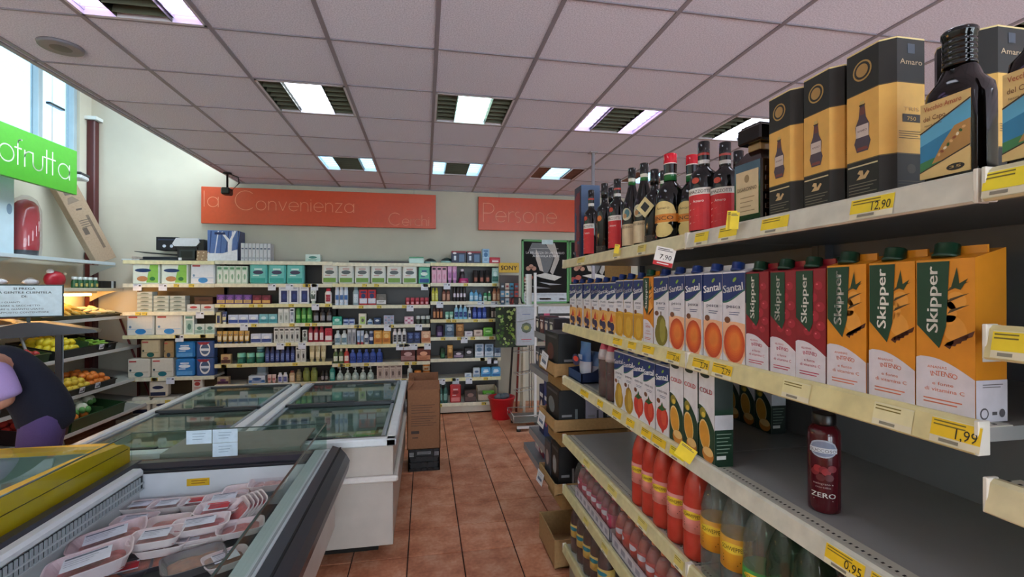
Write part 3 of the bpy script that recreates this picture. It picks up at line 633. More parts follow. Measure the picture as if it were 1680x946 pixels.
R(1, 5, 'box', 1, 362, 379, 581, 'c8a878 5a3434 8a5c4c 3c2428', 'dark picture box with a gold rim'); R(1, 5, 'jar', 3, 386, 433, 579, '1d5c4c 7fc8b0 2c7c68 123c34', 'dark green tub'); R(1, 5, 'jar', 1, 419, 433, 568, '2c5460 a8ccd4 3c7480 1c3c44', 'tub stacked on the right green tub', yb=578)
R(1, 5, 'slim', 6, 434, 484, 569, '232c60 1a2048 5a6cac d8dcec', 'navy shampoo bottle'); R(1, 5, 'vbox', 2, 485, 502, 568, 'e0e0dc b8b8b8 3c3c3c 26262a', 'white carton with a black portrait'); R(1, 5, 'tube', 3, 507, 535, 566, 'c8bc90 b8ac80 e8dcb8 a89868', 'tan cream tube')
R(1, 6, 'box', 1, 356, 376, 618, 'b8a080 4c2448 6c3c68 2c1830', 'dark purple picture box'); R(1, 6, 'jar', 1, 418, 438, 602, 'b8c8d4 8ca4b4 d8e4ec 6c8494', 'clear tub behind the blue wipes box', yd=.1); R(1, 6, 'box', 1, 407, 436, 616, 'd4e0f0 3468ac 2c5490 e8f0f8', 'white and blue wipes box')
R(1, 6, 'tube', 2, 438, 453, 614, 'e8ccc8 c89090 b86c6c d8a8a4', 'pink tube'); R(1, 6, 'slim', 2, 455, 472, 611, 'e8eaf4 d8dcec 5c64a8 c8cce4', 'white bottle with a violet print'); R(1, 6, 'slim', 1, 474, 484, 608, 'c8a880 8a3c2c e8d4b8 a03c30', 'tan bottle with a red band')
R(1, 6, 'slim', 1, 485, 495, 606, '7c7454 5c5438 a89c74 3c3824', 'brown olive bottle'); R(1, 6, 'slim', 2, 496, 521, 603, '76803a 5f6a28 8c9650 b0b870', 'large olive green bottle'); R(1, 6, 'bottle', 2, 526, 539, 608, '181418 201c20 9c9498 50484c', 'small black bottle'); R(1, 6, 'slim', 1, 540, 550, 601, '1f8c84 167068 8cd0c8 d8f0ec', 'teal green bottle')
# third bay
R(2, 1, 'pack', 6, 527, 685, 433, 'dde2dc 74a044 5c6668 c4a09c', 'white sanitary pack with green foot'); R(2, 1, 'pack', 1, 686, 706, 437, '3fae8c 1c4c94 d8f0e8 184080', 'green and deep blue pack')
R(2, 2, 'can', 3, 549, 571, 470, 'd8e4f4 c0d0e8 3c6cb0 b84458', 'white and blue spray can'); R(2, 2, 'slim', 1, 578, 589, 470, '9cb4c0 7c949c d8e8f0 5c7480', 'pale grey-blue bottle'); R(2, 2, 'box', 2, 589, 617, 475, 'b81c2c d8e0f0 1c2c64 f0e8ea', 'red twin pack with white caps')
R(2, 2, 'box', 1, 617, 634, 482, '6c6864 e0e0e4 7c7874 8c8884', 'grey box with white sides'); R(2, 2, 'jar', 5, 665, 704, 488, '9c1c28 c85060 e0a0a8 7c1420', 'low red tin')
R(2, 3, 'box', 1, 545, 561, 519, '2fa890 8cd8c8 c8f0e4 1c8470', 'teal green box'); R(2, 3, 'can', 2, 562, 582, 522, 'c4d0ec 24386c 3c54a0 e8ecf8', 'small white and blue can'); R(2, 3, 'vbox', 1, 588, 601, 514, 'dcdcc8 a8cc70 e8e8d8 5c5c5c', 'tall cream box with a green foot')
R(2, 3, 'bottle', 1, 602, 612, 523, 'd8e8f4 c4d8ec 4c78ac 9cbce0', 'small white bottle'); R(2, 3, 'box', 1, 613, 625, 521, '2c4870 1f3458 e0e8f0 4c6c94', 'navy blue box'); R(2, 3, 'dots', 1, 629, 647, 517, 'a8b4cc 7c88a8 c8a0b0', 'lilac-grey dotted carton'); R(2, 3, 'dots', 1, 663, 679, 519, 'd8b8c8 b04c78 f0e4ec', 'pink and white dotted card')
R(2, 3, 'jar', 3, 682, 706, 518, '22302c d8dcd8 4c5c54 10181a', 'dark jar with a white lid')
R(2, 4, 'bottle', 2, 548, 570, 542, 'dce8ee d0dce4 6c8ca0 a8c0cc', 'white bottle with a dome top'); R(2, 4, 'vbox', 2, 570, 584, 539, 'a8acb4 888c98 d0d4d8 6c707c', 'slim grey carton'); R(2, 4, 'tube', 2, 585, 597, 542, 'b8c8e0 b83c44 7c98c4 e0e8f4', 'blue-white tube')
R(2, 4, 'bottle', 1, 597, 605, 543, 'e0e4ea 8c98a8 4c5870 a8b0c0', 'tiny white bottle'); R(2, 4, 'can', 1, 605, 613, 543, '24386c a8b8d8 d8e0f0 4c64a0', 'small navy can'); R(2, 4, 'box', 2, 613, 641, 542, 'e0a040 c87820 f0c878 8a4410', 'orange box'); R(2, 4, 'slim', 3, 644, 667, 539, 'e8e8ec d0d0d8 2c2c34 b8b8c0', 'white bottle with a black ring')
R(2, 4, 'box', 2, 668, 690, 545, '24346c 1c2850 5c74b0 3c5090', 'navy pouch'); R(2, 4, 'box', 1, 691, 707, 543, 'd8a888 c07850 f0d0b0 a05c38', 'orange striped box')
R(2, 5, 'bottle', 2, 546, 564, 572, '4c6438 d8dccc e4e8d8 2c4020', 'green bottle with a white print'); R(2, 5, 'bottle', 1, 564, 573, 571, 'c43c34 e4b8a8 f0e0d8 9c2420', 'red bottle'); R(2, 5, 'bottle', 5, 573, 628, 573, '3c58b0 5c78cc 24408c 8ca4e0', 'blue mouthwash bottle')
R(2, 5, 'box', 1, 657, 682, 572, '5c2420 a87c7c d0a8a8 8c5450', 'dark red display tray'); R(2, 5, 'box', 1, 683, 707, 571, '6c2c1c d08c68 e8b090 a05840', 'brown display tray with orange tubes')
R(2, 6, 'pump', 5, 551, 614, 602, 'b4c8c4 dce8e8 d8e8e4', 'clear pump soap bottle'); R(2, 6, 'vbox', 4, 618, 660, 598, 'd8ccc4 b8a8a0 8c7c78 6c5c58', 'white patterned carton'); R(2, 6, 'bottle', 1, 668, 677, 599, 'd8e4e8 e8f0f0 8ca8b0 b8c8cc', 'small clear bottle'); R(2, 6, 'jar', 1, 679, 692, 608, 'd8c8a8 e09040 e8dcc0 a06c30', 'orange-lidded jar')
R(2, 6, 'jar', 1, 693, 706, 609, 'd8ccb0 e08830 e8dcc0 a06c30', 'lower jar of the stacked orange-lidded pair'); R(2, 6, 'jar', 1, 693, 706, 596, 'd8ccb0 e89440 a86c30 a06c30', 'upper jar of the stacked orange-lidded pair', yb=608)
# fourth bay
R(3, 1, 'vbox', 3, 708, 733, 437, 'e0a8c0 e4b4cc 2a1c24 d890b0', 'pink carton with a black top'); R(3, 1, 'tube', 2, 734, 750, 435, 'd49ccc b878b4 b070b0 e8c8e8', 'pink bottle'); R(3, 1, 'jar', 1, 752, 770, 456, 'b42c64 c84080 e08cb0 8c1c4c', 'magenta tin'); R(3, 1, 'slim', 1, 754, 763, 441, '2c2028 f0e8f0 4c3c48 1c1418', 'black bottle with a white round cap', yd=.08)
R(3, 1, 'jar', 3, 776, 805, 443, '2a1c1a 1c1414 9c5c4c c87c68', 'black boxed jar'); R(3, 1, 'box', 1, 807, 818, 439, 'a8d4cc 2c6c60 d8ece8 4c8c80', 'green and white stacked tins')
R(3, 2, 'slim', 2, 708, 719, 472, 'c8c840 a8ac2c e8e88c 8c9420', 'yellow-green bottle'); R(3, 2, 'slim', 2, 725, 739, 474, '7c4c40 4c2c24 c89c88 a87868', 'brown bottle'); R(3, 2, 'can', 4, 743, 765, 470, '1c1820 141018 d8d0e0 8c7c98', 'black can with a white label'); R(3, 2, 'bottle', 2, 770, 785, 475, '6cb0d8 3c6c94 c8e4f4 4c90bc', 'light blue bottle')
R(3, 2, 'bottle', 1, 785, 791, 479, '5c9cc8 2c5478 b8d8ec 3c78a4', 'small blue bottle'); R(3, 2, 'jar', 1, 793, 800, 480, 'd8e8dc 3c8c5c 4c9c6c 2c6c44', 'green and white jar'); R(3, 2, 'bottle', 1, 800, 806, 477, '2c8c4c d8e4dc b8dcc4 1c6c34', 'green bottle'); R(3, 2, 'slim', 2, 808, 822, 473, 'b87c5c 8c5438 e8c8a8 a06848', 'orange-brown bottle')
R(3, 3, 'slim', 3, 710, 727, 502, '4c2420 2c1414 c88c60 a86c48', 'dark brown bottle with gold print'); R(3, 3, 'tube', 2, 730, 744, 511, '7cc0a8 d8ece4 c8e8dc 4c9c80', 'mint green tube'); R(3, 3, 'bottle', 3, 745, 767, 499, '8cc8e8 e0f0f8 24408c d8ecf8', 'pale blue lotion bottle')
R(3, 3, 'bottle', 1, 768, 773, 504, 'e0e8f0 e8ecf0 2c4480 8ca0c0', 'tiny white bottle'); R(3, 3, 'bottle', 3, 775, 799, 500, '2c44a0 3c58b4 5c78cc d8e0f4', 'deep blue lotion bottle'); R(3, 3, 'slim', 2, 805, 816, 502, '201c20 141014 b8a8a0 8c7c78', 'black bottle with a pale label')
R(3, 4, 'jar', 1, 715, 728, 534, '3c2c54 2c1c40 8c7cac 5c4c80', 'dark purple tub'); R(3, 4, 'box', 1, 730, 745, 531, '5c7c98 3c5470 a8c0d4 7c98b0', 'blue-grey box'); R(3, 4, 'box', 1, 748, 761, 531, '9c6c30 7c5020 d0a060 c08c48', 'gold-brown box'); R(3, 4, 'pack', 1, 762, 776, 543, 'e0dce4 c8c0d0 9c8ca8 b8b0c0', 'white soap pack'); R(3, 4, 'pack', 1, 777, 792, 541, 'dcc8b8 c8a898 8c6c60 b09080', 'beige wipes pack')
R(3, 4, 'pack', 1, 793, 809, 537, '7cc84c 4ca02c c8f0a8 3c8020', 'bright green wipes pack')
R(3, 5, 'jar', 1, 722, 731, 571, '1c4c34 10301f 3c7c58 2c5c40', 'dark green jar'); R(3, 5, 'box', 1, 734, 743, 566, 'c89448 a06c28 e8c078 3c2c18', 'gold stacked box'); R(3, 5, 'box', 1, 744, 761, 575, '2c2430 8c7c9c d8ccd8 b89cb0', 'dark lilac box'); R(3, 5, 'box', 1, 762, 777, 571, '14141c 24242c d8d8e0 5c5c64', 'black box')
R(3, 5, 'box', 1, 779, 794, 564, 'a8b8cc e0e4ec 5c7c9c 8ca4bc', 'pale blue box'); R(3, 5, 'box', 1, 795, 810, 564, '8ca8c4 d0dce8 3c6084 6c8cac', 'blue and white upright box'); R(3, 5, 'box', 1, 811, 822, 570, '5c7490 c8d4e0 2c4464 4c6480', 'slate blue box')
R(3, 6, 'pack', 1, 762, 774, 612, 'd8e0e8 8ca8c8 4c6c98 b8c8dc', 'low white pack'); R(3, 6, 'pack', 1, 776, 788, 603, 'c4d0dc 7c98b8 3c5c88 a8bcd0', 'grey-white pack'); R(3, 6, 'pack', 2, 789, 822, 602, '58a8dc 2c6cac e8f4fc d8ecf8', 'sky blue tissue pack')
R(3, 7, 'bottle', 2, 719, 735, 630, '2c5c54 1c3c38 7ca8a0 4c7c74', 'dark green bottle'); R(3, 7, 'pack', 1, 738, 757, 631, 'c02c30 e08080 8c1418 e8b8b8', 'red bulk pack'); R(3, 7, 'box', 1, 762, 782, 640, '3c2c28 5c4440 8c6c64 4c3834', 'dark brown box')
q = B(); q.box(-.13, .13, 0, .25, 0, .01, 'b8ac98', 'cardboard')
for a in ((-.13, -.125, 0, .25), (.125, .13, 0, .25), (-.13, .13, .245, .25)): q.box(a[0], a[1], a[2], a[3], 0, .17, 'b8ac98', 'cardboard')
q.box(-.13, .13, 0, .005, 0, .09, 'c8bca8', 'cardboard'); top_item(q, 'cardboard_tray', 800, 650, 'open cardboard tray on the bottom shelf, fourth bay', 'tray', Y=YB-.53, z=.147)
q = mk('pack', .16, .1, '6cb83c e8f4e0 2c7c2c d8f0c8'); top_item(q, 'wrapped_pack', 802, 640, 'green and white pack lying in the cardboard tray', 'pack', Y=YB-.45, z=.16)

# ---------------------------------------------------------------- long shelving on the right of the aisle
XE = .76                                          # its front edge
ZS = {1: 1.787, 2: 1.437, 3: 1.147, 4: .822, 5: .545, 6: .22}
LIPC = 'd9cf9c'
def gondola_bay(y0, y1, levels, name, lab):
    y0 += .001; y1 -= .001
    e = empty('shelving_unit', (XE, y0, 0), 0, lab, 'shelving', 'aisle shelving bays'); W = y1-y0
    q = B(); q.box(.47, .50, 0, W, .1, 1.84, '75777c', 'metal_painted'); q.build('back_panel', e)
    for y in (.012, W-.012):
        q = B(); q.box(.44, .49, y-.012, y+.012, 0, 1.84, '5a5c60', 'metal_painted'); q.build('upright', e)
    q = B(); q.box(.03, .47, .003, W-.003, 0, .10, '8f8a7c', 'metal_painted'); q.build('plinth', e)
    for k, z in levels:
        q = B(); q.box(.01, .47, .002, W-.002, z-.028, z-.008, '9a9a98', 'metal_painted')
        sh = q.build('shelf', e); rr = random.Random(int(z*1000)+int(y0*10))
        # perforated strip behind the lip
        q = B(); n = int(W/.0125)
        q.box(.012, .055, .002, W-.002, z-.008, z-.0065, 'c8c4b4', 'metal_painted')
        for i in range(n): q.box(.03, .036, .008+i*W/n, .012+i*W/n, z-.0066, z-.0061, '1c1a18', 'matte')
        q.build('perforated_strip', sh)
        # sloping price rail: profile in x, z
        c = {1: 'd4cba4', 2: 'dcd09a', 3: 'd8cda4', 4: 'd2c89a', 5: 'cfc594', 6: 'cfc594'}[k]
        if name == 'near' and k in (1, 3): c = 'cfccbd'
        q = B(); q.prism([(.012, z), (.002, z+.001), (-.004, z-.004), (-.012, z-.043), (-.008, z-.046), (.012, z-.044)], .004, W-.004, c, 'lip', 'y')
        q.box(-.009, .012, .0, .006, z-.046, z+.002, 'e4e0d4', 'plastic', .001); q.box(-.009, .012, W-.006, W, z-.046, z+.002, 'e4e0d4', 'plastic', .001)
        q.build('price_rail', sh)
    return e
def rail_point(y, z, t, o=0):                      # a point on the sloping face of a price rail, t from 0 (top) to 1
    return (XE-.004-.008*t-.0006-o, y, z-.004-.039*t)
def shelf_of(e, z):
    return min([c for c in e.children if c.name.startswith('shelf')], key=lambda c: abs(c.data.vertices[0].co.z-(z-.028)))
def rail_tag(e, k, pxa, pxb, text=None, col='f0c81e', tall=1.0, lines=True):
    z = LV[e.name][k]
    ya = onX(pxa, 600, XE).y; yb = onX(pxb, 600, XE).y; y0, y1 = min(ya, yb), max(ya, yb); cy = (y0+y1)/2; W = y1-y0
    q = B(); ex, ey = e.location.x, e.location.y
    q.P = lambda u, v, o: tuple(Vector(rail_point(cy-u, z, v, o+.0006)) - Vector((ex, ey, 0)))
    q.rect(-W/2, W/2, .05, .97*tall, 'e4dcc0', 0); q.rect(-W/2, W/2, .08, .72*tall, col, .0004)
    if lines:
        for i in range(2): q.rect(-W*.45, W*.2, .14+.13*i, .19+.13*i, '7a6a20', .0008)
        q.rect(-W*.3, W*.1, .78, .9, '8a8474', .0008)
    if text:
        vs, fs, w_ = glyphs(text); kx = W*.42/w_; q.add([q.P(W*.02+x*kx, .68-y*.55, .001) for x, y in vs], fs, '2a2412', 'paper')
    return q.build('price_tag', shelf_of(e, z))
LV = {}
far = gondola_bay(1.25, 2.5, list(ZS.items()), 'far', 'far bay of the long aisle shelving holding most of the cartons and bottles')
near = gondola_bay(.515, 1.25, [(k, z) for k, z in ZS.items()], 'near', 'middle bay of the long aisle shelving with the single dark red bottle')
nxt = gondola_bay(-.75, .513, [(1, 1.787), (2, 1.572), (3, 1.363), (4, .95), (5, .545), (6, .22)], 'next', 'nearest bay of the long aisle shelving, cut by the right edge')
LV[far.name] = dict(ZS); LV[near.name] = dict(ZS); LV[nxt.name] = {1: 1.787, 2: 1.572, 3: 1.363, 4: .95, 5: .545, 6: .22}
for a, b_, t in ((1009, 1024, None), (1034, 1047, None), (1058, 1077, None), (1098, 1120, '2,19')): rail_tag(far, 2, a, b_, t)
for a, b_, t in ((1141, 1168, '2,79'), (1174, 1206, '2,79'), (1535, 1618, '1,99')): rail_tag(near, 2, a, b_, t)
rail_tag(near, 2, 1290, 1335, None, 'e6dca8'); rail_tag(near, 2, 1440, 1505, None, 'e8dfb0')
for a, b_ in ((955, 968), (983, 992), (1008, 1022), (1031, 1044), (1056, 1072), (1074, 1096)): rail_tag(far, 3, a, b_)
rail_tag(far, 3, 1103, 1127, None, 'f6e01e')
rail_tag(near, 3, 1360, 1424, '0,95'); rail_tag(near, 3, 1434, 1490, None)
for a, b_ in ((960, 970), (1000, 1015), (1050, 1065), (1110, 1125)): rail_tag(far, 4, a, b_, None, 'd8c870')
for a, b_ in ((960, 968), (990, 1000)): rail_tag(far, 5, a, b_, None, 'd8c870')
for a, b_ in ((1145, 1167), (1185, 1215), (1255, 1300), (1403, 1475)): rail_tag(near, 1, a, b_, '12,90' if a == 1403 else None, 'f0d428')
for a, b_ in ((950, 962), (1010, 1022), (1050, 1064)): rail_tag(far, 1, a, b_, None, 'd8c468')
rail_tag(nxt, 1, 1622, 1700, None, 'f0dc28'); rail_tag(nxt, 2, 1636, 1700, None, 'f0d428')
# price cards that stick out of the rails
def card(parent_e, k, px, py, w_, h_, txt, red=False, tilt=.3, yellow=False):
    p = onX(px, py, XE-.03); z = LV[parent_e.name][k]
    q = B(); c = 'eceae6' if not yellow else 'ecd23c'
    q.box(-w_/2, w_/2, -.0008, .0008, -h_/2, h_/2, c, 'paper'); q.front(-.0009)
    if red: q.rect(-w_/2, w_/2, -h_/2, -h_*.27, 'b8242c')
    if red: q.rect(-w_*.3, w_*.3, -h_*.4, -h_*.34, 'f0e0e0', .0008)
    q.rect(-w_*.4, w_*.35, h_*.3, h_*.34, '5a5a60'); q.rect(-w_*.4, w_*.2, h_*.38, h_*.42, '3a3a40')
    if txt: q.text(txt, w_*.08, -h_*.14, h_*.26, '1c1c22', .001, w_*.6)
    o = q.build('price_card', shelf_of(parent_e, z)); o.location = Vector((p.x, p.y, p.z)) - parent_e.location; o.rotation_euler = (0, tilt, -PI/2+.75); return o
card(far, 1, 1090, 421, .062, .058, '7,90', True, .25); card(near, 1, 1200, 361, .022, .045, None, False, .1, True); card(far, 1, 1012, 408, .02, .035, None, False, .2, True)
c_ = card(far, 3, 1125, 742, .05, .045, None, False, .5, True)

RZ = -PI/2                                         # things on this shelving face the aisle
def Yp(px_, X): return onX(px_, 500, X).y
# ---- cartons
def carton(w_, h, side, art):
    e = empty('juice_carton', (0, 0, 0)); d = w_*.72; q = B()
    n = .004
    pts = [(0, 0), (d, 0), (d, h+.012), (0, h-.004)]     # side view y, z : the top slopes up to the back
    q.prism(pts, -w_/2, w_/2, side, 'plastic', 'x')
    q.front(0); art(q, w_, h); q.build('carton_body', e)
    q = B(); q.box(-w_/2+.004, w_/2-.004, d*.5, d*.56, h, h+.016, side, 'plastic'); q.build('top_seam', e)
    return e
def cap(e, w_, h, c, x=None):
    q = B(); q.lathe([(.0175, -.004), (.0175, .001), (.0155, .002), (.0155, .017), (.0135, .019)], c, 'plastic', 14); o = q.build('cap', e); o.location = (-w_*.12 if x is None else x, w_*.22, h+.002); o.rotation_euler = (-.18, 0, 0)
def skipper(bg, bg2, acc, fruit):
    def art(q, w_, h):
        L, Rr = -w_/2, w_/2
        q.rect(L, Rr, 0, h-.004, bg)
        if fruit == 'pine':
            for (u, v, a, b_, r) in ((.16, .55, .2, .09, .5), (.05, .66, .16, .075, .3), (.2, .72, .17, .06, -.1)): q.ell(u*w_, v*h, a*w_, b_*h, bg2, .0006, 14, rot=r)
            for k in range(5): q.poly([(w_*(.0+.0*k), h*.44), (w_*(.1+.09*k), h*(.42+.022*k)), (w_*(.14+.09*k), h*(.45+.024*k)), (w_*.05, h*.46)], '5a2c1c', .0009)
            for k in range(3): q.poly([(w_*.06, h*(.64+.07*k)), (w_*.42, h*(.70+.07*k)), (w_*.3, h*(.69+.07*k)), (w_*.1, h*(.665+.07*k))], '4c3a1c', .001)
            q.poly([(w_*.12, h*.8), (w_*.22, h*.93), (w_*.26, h*.83), (w_*.4, h*.86), (w_*.28, h*.79), (w_*.2, h*.8)], '1f3a1e', .0012)
        else:
            for (u, v, a) in ((.3, .84, .13), (.12, .74, .13), (.36, .66, .15), (.14, .58, .16), (.38, .5, .14), (-.1, .45, .14), (.25, .42, .12)):
                q.ell(u*w_*.9, v*h, a*w_, a*w_*.9, bg2, .0006, 12); q.ell(u*w_*.9-w_*.04, v*h+w_*.04, a*w_*.25, a*w_*.18, 'e06a78', .0009, 8)
        q.poly([(L*.96, h*.97), (w_*.1, h*.97), (w_*.1, h*.52), (-w_*.02, h*.44), (L*.96, h*.56)] if fruit != 'pine' else [(L*.96, h*.97), (w_*.1, h*.97), (w_*.04, h*.56), (-w_*.08, h*.42), (L*.96, h*.56)], '12402c', .0014)
        q.text('Skipper', -w_*.1, h*.73, w_*.21, 'f2f0e8', .0018, h*.42, rot=PI/2, bold=.0007)
        n = 12; pts = [(L, 0), (Rr, 0), (Rr, h*.25)] + [(Rr - w_*i/n, h*(.25+.11*math.sin(PI*.5*min(1, i/n*1.25))) - (h*.012 if i == n else 0)) for i in range(1, n+1)]
        q.poly(pts, 'd9d4dc', .0011)
        q.text('ANANAS' if fruit == 'pine' else 'MELOGRANO', -w_*.12, h*.29, h*.017, acc, .0015, w_*.34)
        for k, chx in enumerate('INTENSO'):
            a = -.55+1.1*k/6; q.text(chx, w_*(-.02+.36*math.sin(a)), h*(.205+.04*math.cos(a)), h*.032, acc, .0016, rot=-a*.55)
        q.text('e fonte', -w_*.02, h*.185, h*.022, acc, .0016, w_*.36); q.text('di vitamina C', 0, h*.145, h*.024, acc, .0016, w_*.68)
        q.lines(-w_*.36, w_*.3, h*.09, 2, h*.022, h*.008, acc, .0016)
        q.right(w_/2); d = w_*.72
        q.rect(0, d, 0, h*.25, 'd0ccd4', .0006); q.rect(d*.2, d*.8, h*.36, h*.58, 'd8d6d0', .0006)
        for k in range(8): q.rect(d*.24, d*.76, h*(.38+.024*k), h*(.39+.024*k), '26221c', .001)
        q.lines(d*.2, d*.85, h*.22, 2, h*.015, h*.005, '6a6468', .001)
        q.ell(d*.25, h*.05, d*.14, h*.035, '4c484c', .0009, 14); q.ell(d*.25, h*.05, d*.1, h*.026, 'd0ccd4', .0011, 14)
        q.rect(d*.5, d*.66, h*.04, h*.06, '5a565a', .001); q.ell(d*.82, h*.05, d*.1, h*.026, '5a565a', .001, 12)
    return art
def santal(fruit, name, brand='Santal'):
    fc = {'pesca': ('e0622a', 'e89a4c', 'f0b890'), 'pera': ('7c7428', '9c9440', 'd8cf9c'), 'ananas': ('d09a20', 'dcae3c', 'e0b040'), 'rossa': ('c8382a', 'd85038', 'e8e2de'), 'multi': ('d8942c', 'c8482c', 'e8b468'), 'pera2': ('b08a28', 'c8a440', 'dcd4c0')}[fruit]
    def art(q, w_, h):
        L, Rr = -w_/2, w_/2; n = 10
        q.rect(L, Rr, 0, h-.004, 'e2e0e6')
        if fruit in ('pesca', 'ananas', 'multi'): q.poly([(L, h*.12), (L*.3, 0), (Rr*.6, 0), (Rr, h*.12), (Rr, h*.44)]+[(Rr-w_*i/n, h*(.44+.015*math.sin(PI*i/n))) for i in range(1, n)]+[(L, h*.44)], fc[2], .0006)
        pts = [(L, h*.97), (Rr, h*.97), (Rr, h*.80)] + [(Rr-w_*i/n, h*(.80-.13*math.sin(PI*.5*i/n)**1.2)) for i in range(1, n+1)]
        q.poly(pts, '1c3470', .0008); q.poly([(Rr, h*.80)]+[(Rr-w_*i/n, h*(.80-.13*math.sin(PI*.5*i/n)**1.2)) for i in range(1, n+1)]+[(Rr-w_*i/n, h*(.785-.135*math.sin(PI*.5*i/n)**1.2)) for i in range(n, -1, -1)], '2c6c5c', .0007)
        q.text(brand, -w_*.02, h*.775, h*.085, 'f2f2f6', .0014, w_*.9, rot=.12, bold=.0009); q.ell(w_*.05, h*.9, w_*.1, h*.018, '8cb83c', .0014, 10, rot=.6)
        q.text(name, 0, h*.6, h*.04, '1c2850', .0014, w_*.62 if len(name) < 7 else w_*.72)
        q.lines(-w_*.2, w_*.28, h*.55, 2, h*.022, h*.007, '4a5480', .0014); q.ell(-w_*.28, h*.47, w_*.14, h*.035, '7a4a30', .0014, 12)
        if fruit in ('pesca',): [q.ell(w_*(.02+.012*k), h*(.225+.004*k), w_*(.47-.05*k), h*(.2-.021*k), ['c84a28', 'd05426', 'd85e28', 'df6a2c', 'e47630', 'e88238'][k], .001+.0002*k, 20) for k in range(6)]; q.ell(-w_*.08, h*.12, w_*.2, h*.06, 'c84a28', .0009)
        elif fruit in ('pera', 'pera2'):
            q.ell(w_*.02, h*.19, w_*.43, h*.17, fc[0], .001, 20); q.ell(w_*.02, h*.33, w_*.3, h*.12, fc[0], .0011, 16); q.ell(w_*.12, h*.24, w_*.2, h*.17, fc[1], .0013, 14); q.rect(-w_*.02, w_*.04, h*.42, h*.5, '4c3a1c', .0015)
        elif fruit == 'rossa':
            q.ell(0, h*.25, w_*.44, h*.17, fc[0], .001, 20); q.poly([(-w_*.4, h*.22), (w_*.4, h*.22), (w_*.04, h*.03)], fc[0], .0011); q.ell(w_*.12, h*.26, w_*.2, h*.11, fc[1], .0013, 14)
            q.poly([(-w_*.35, h*.36), (w_*.0, h*.34), (w_*.35, h*.4), (w_*.1, h*.4), (-.0, h*.47), (-w_*.12, h*.4)], '2c5c2c', .0016)
        elif fruit == 'ananas': q.poly([(L, h*.06), (0, h*.02), (Rr, h*.08), (Rr, h*.42), (L, h*.42)], fc[0], .001); q.ell(w_*.05, h*.22, w_*.3, h*.16, fc[1], .0013)
        elif fruit == 'multi':
            q.ell(-w_*.2, h*.2, w_*.2, h*.07, '2c2850', .0012, 12); q.ell(w_*.12, h*.16, w_*.22, h*.08, '342a58', .0013, 12); q.poly([(-w_*.2, h*.24), (w_*.05, h*.42), (w_*.22, h*.26)], 'd0402c', .0014); q.ell(w_*.3, h*.3, w_*.16, h*.08, 'e8a03c', .0011, 12); q.ell(0, h*.05, w_*.3, h*.035, '241c40', .0014, 12)
        q.right(w_/2); d = w_*.72; q.rect(0, d, h*.66, h*.97, '1c3470', .0006); q.rect(0, d, 0, h*.66, 'd6d4da', .0005); q.lines(d*.15, d*.85, h*.55, 5, h*.03, h*.012, '4a5480', .001); q.rect(d*.2, d*.7, h*.1, h*.22, '3a3a40', .001)
    return art
def cold(q, w_, h):
    L, Rr = -w_/2, w_/2; n = 10
    q.rect(L, Rr, 0, h-.004, 'dedce0'); q.ell(-w_*.1, h*.965, w_*.3, h*.03, '1a2a20', .0009); q.text('COLD', -w_*.02, h*.77, h*.055, 'c83848', .0014, w_*.8, bold=.0005)
    q.poly([(L, 0), (Rr, 0), (Rr, h*.38)]+[(Rr-w_*i/n, h*(.38+.24*math.sin(PI*.5*i/n)**.8)) for i in range(1, n+1)], '183c28', .0008)
    q.ell(-w_*.22, h*.54, w_*.2, h*.06, '8c8430', .0013); q.ell(-w_*.18, h*.52, w_*.12, h*.03, 'd8b848', .0015)
    q.ell(-w_*.12, h*.3, w_*.34, h*.17, 'e8c888', .0012, 20, rot=.2); q.ell(-w_*.12, h*.3, w_*.3, h*.15, 'd89830', .0015, 20, rot=.2)
    q.ell(w_*.1, h*.1, w_*.36, h*.09, 'c88030', .0014, 18); q.ell(w_*.12, h*.13, w_*.32, h*.05, 'e8c07c', .0017, 16)
    q.right(w_/2); d = w_*.72; q.rect(0, d, h*.4, h*.56, 'b8b8bc', .0008); q.lines(d*.1, d*.9, h*.35, 6, h*.04, h*.008, '8ca090', .001); q.rect(d*.1, d*.6, h*.08, h*.12, 'd8d8d4', .001); q.rect(0, d, h*.62, h*.97, '24302c', .0006)
def row(edges, lev, h, side, art, capc, what, where, XF=.012, gap=.004, rows=1, capx=None):
    first = None; n = len(edges)-1
    for i in range(n):
        ya, yb = Yp(edges[i], XE+XF), Yp(edges[i+1], XE+XF); w_ = abs(ya-yb)
        if first is None:
            W = sum(abs(Yp(edges[k], XE+XF)-Yp(edges[k+1], XE+XF)) for k in range(n))/n - gap
            first = o = carton(W, h, side, art); cap(o, W, h, capc, capx)
        else: o = copy_tree(first)
        o.location = (XE+XF, (ya+yb)/2, ZS[lev]-.006); o.rotation_euler = (0, 0, RZ+random.uniform(-.03, .03)); tag(o, nth(i, n, what, where), 'carton', what+' '+where if n > 1 else None)
    if rows > 1:
        for i in range(n):
            o = copy_tree(first); ya, yb = Yp(edges[i], XE+XF), Yp(edges[i+1], XE+XF)
            o.location = (XE+XF+W*.72+.012, (ya+yb)/2, ZS[lev]-.006); o.rotation_euler = (0, 0, RZ); tag(o, nth(i, n, what, 'hidden behind, '+where), 'carton', what+' behind')
S2 = 'shelf below liqueurs'; S3 = 'third shelf down'
row([936, 944, 957, 970, 983, 996, 1010], 2, .225, 'dcae70', santal('multi', 'frutti'), '1c3470', 'mixed fruit juice carton with berries', S2)
row([1010, 1023, 1039, 1056], 2, .232, 'd8a838', santal('ananas', 'ananas'), '1c3470', 'yellow pineapple juice carton, blue top', S2)
row([1056, 1072], 2, .24, 'c87c1c', skipper('dc8a24', 'eca850', 'c8604c', 'pine'), '12402c', 'single orange pineapple carton between yellow and pear ones', S2)
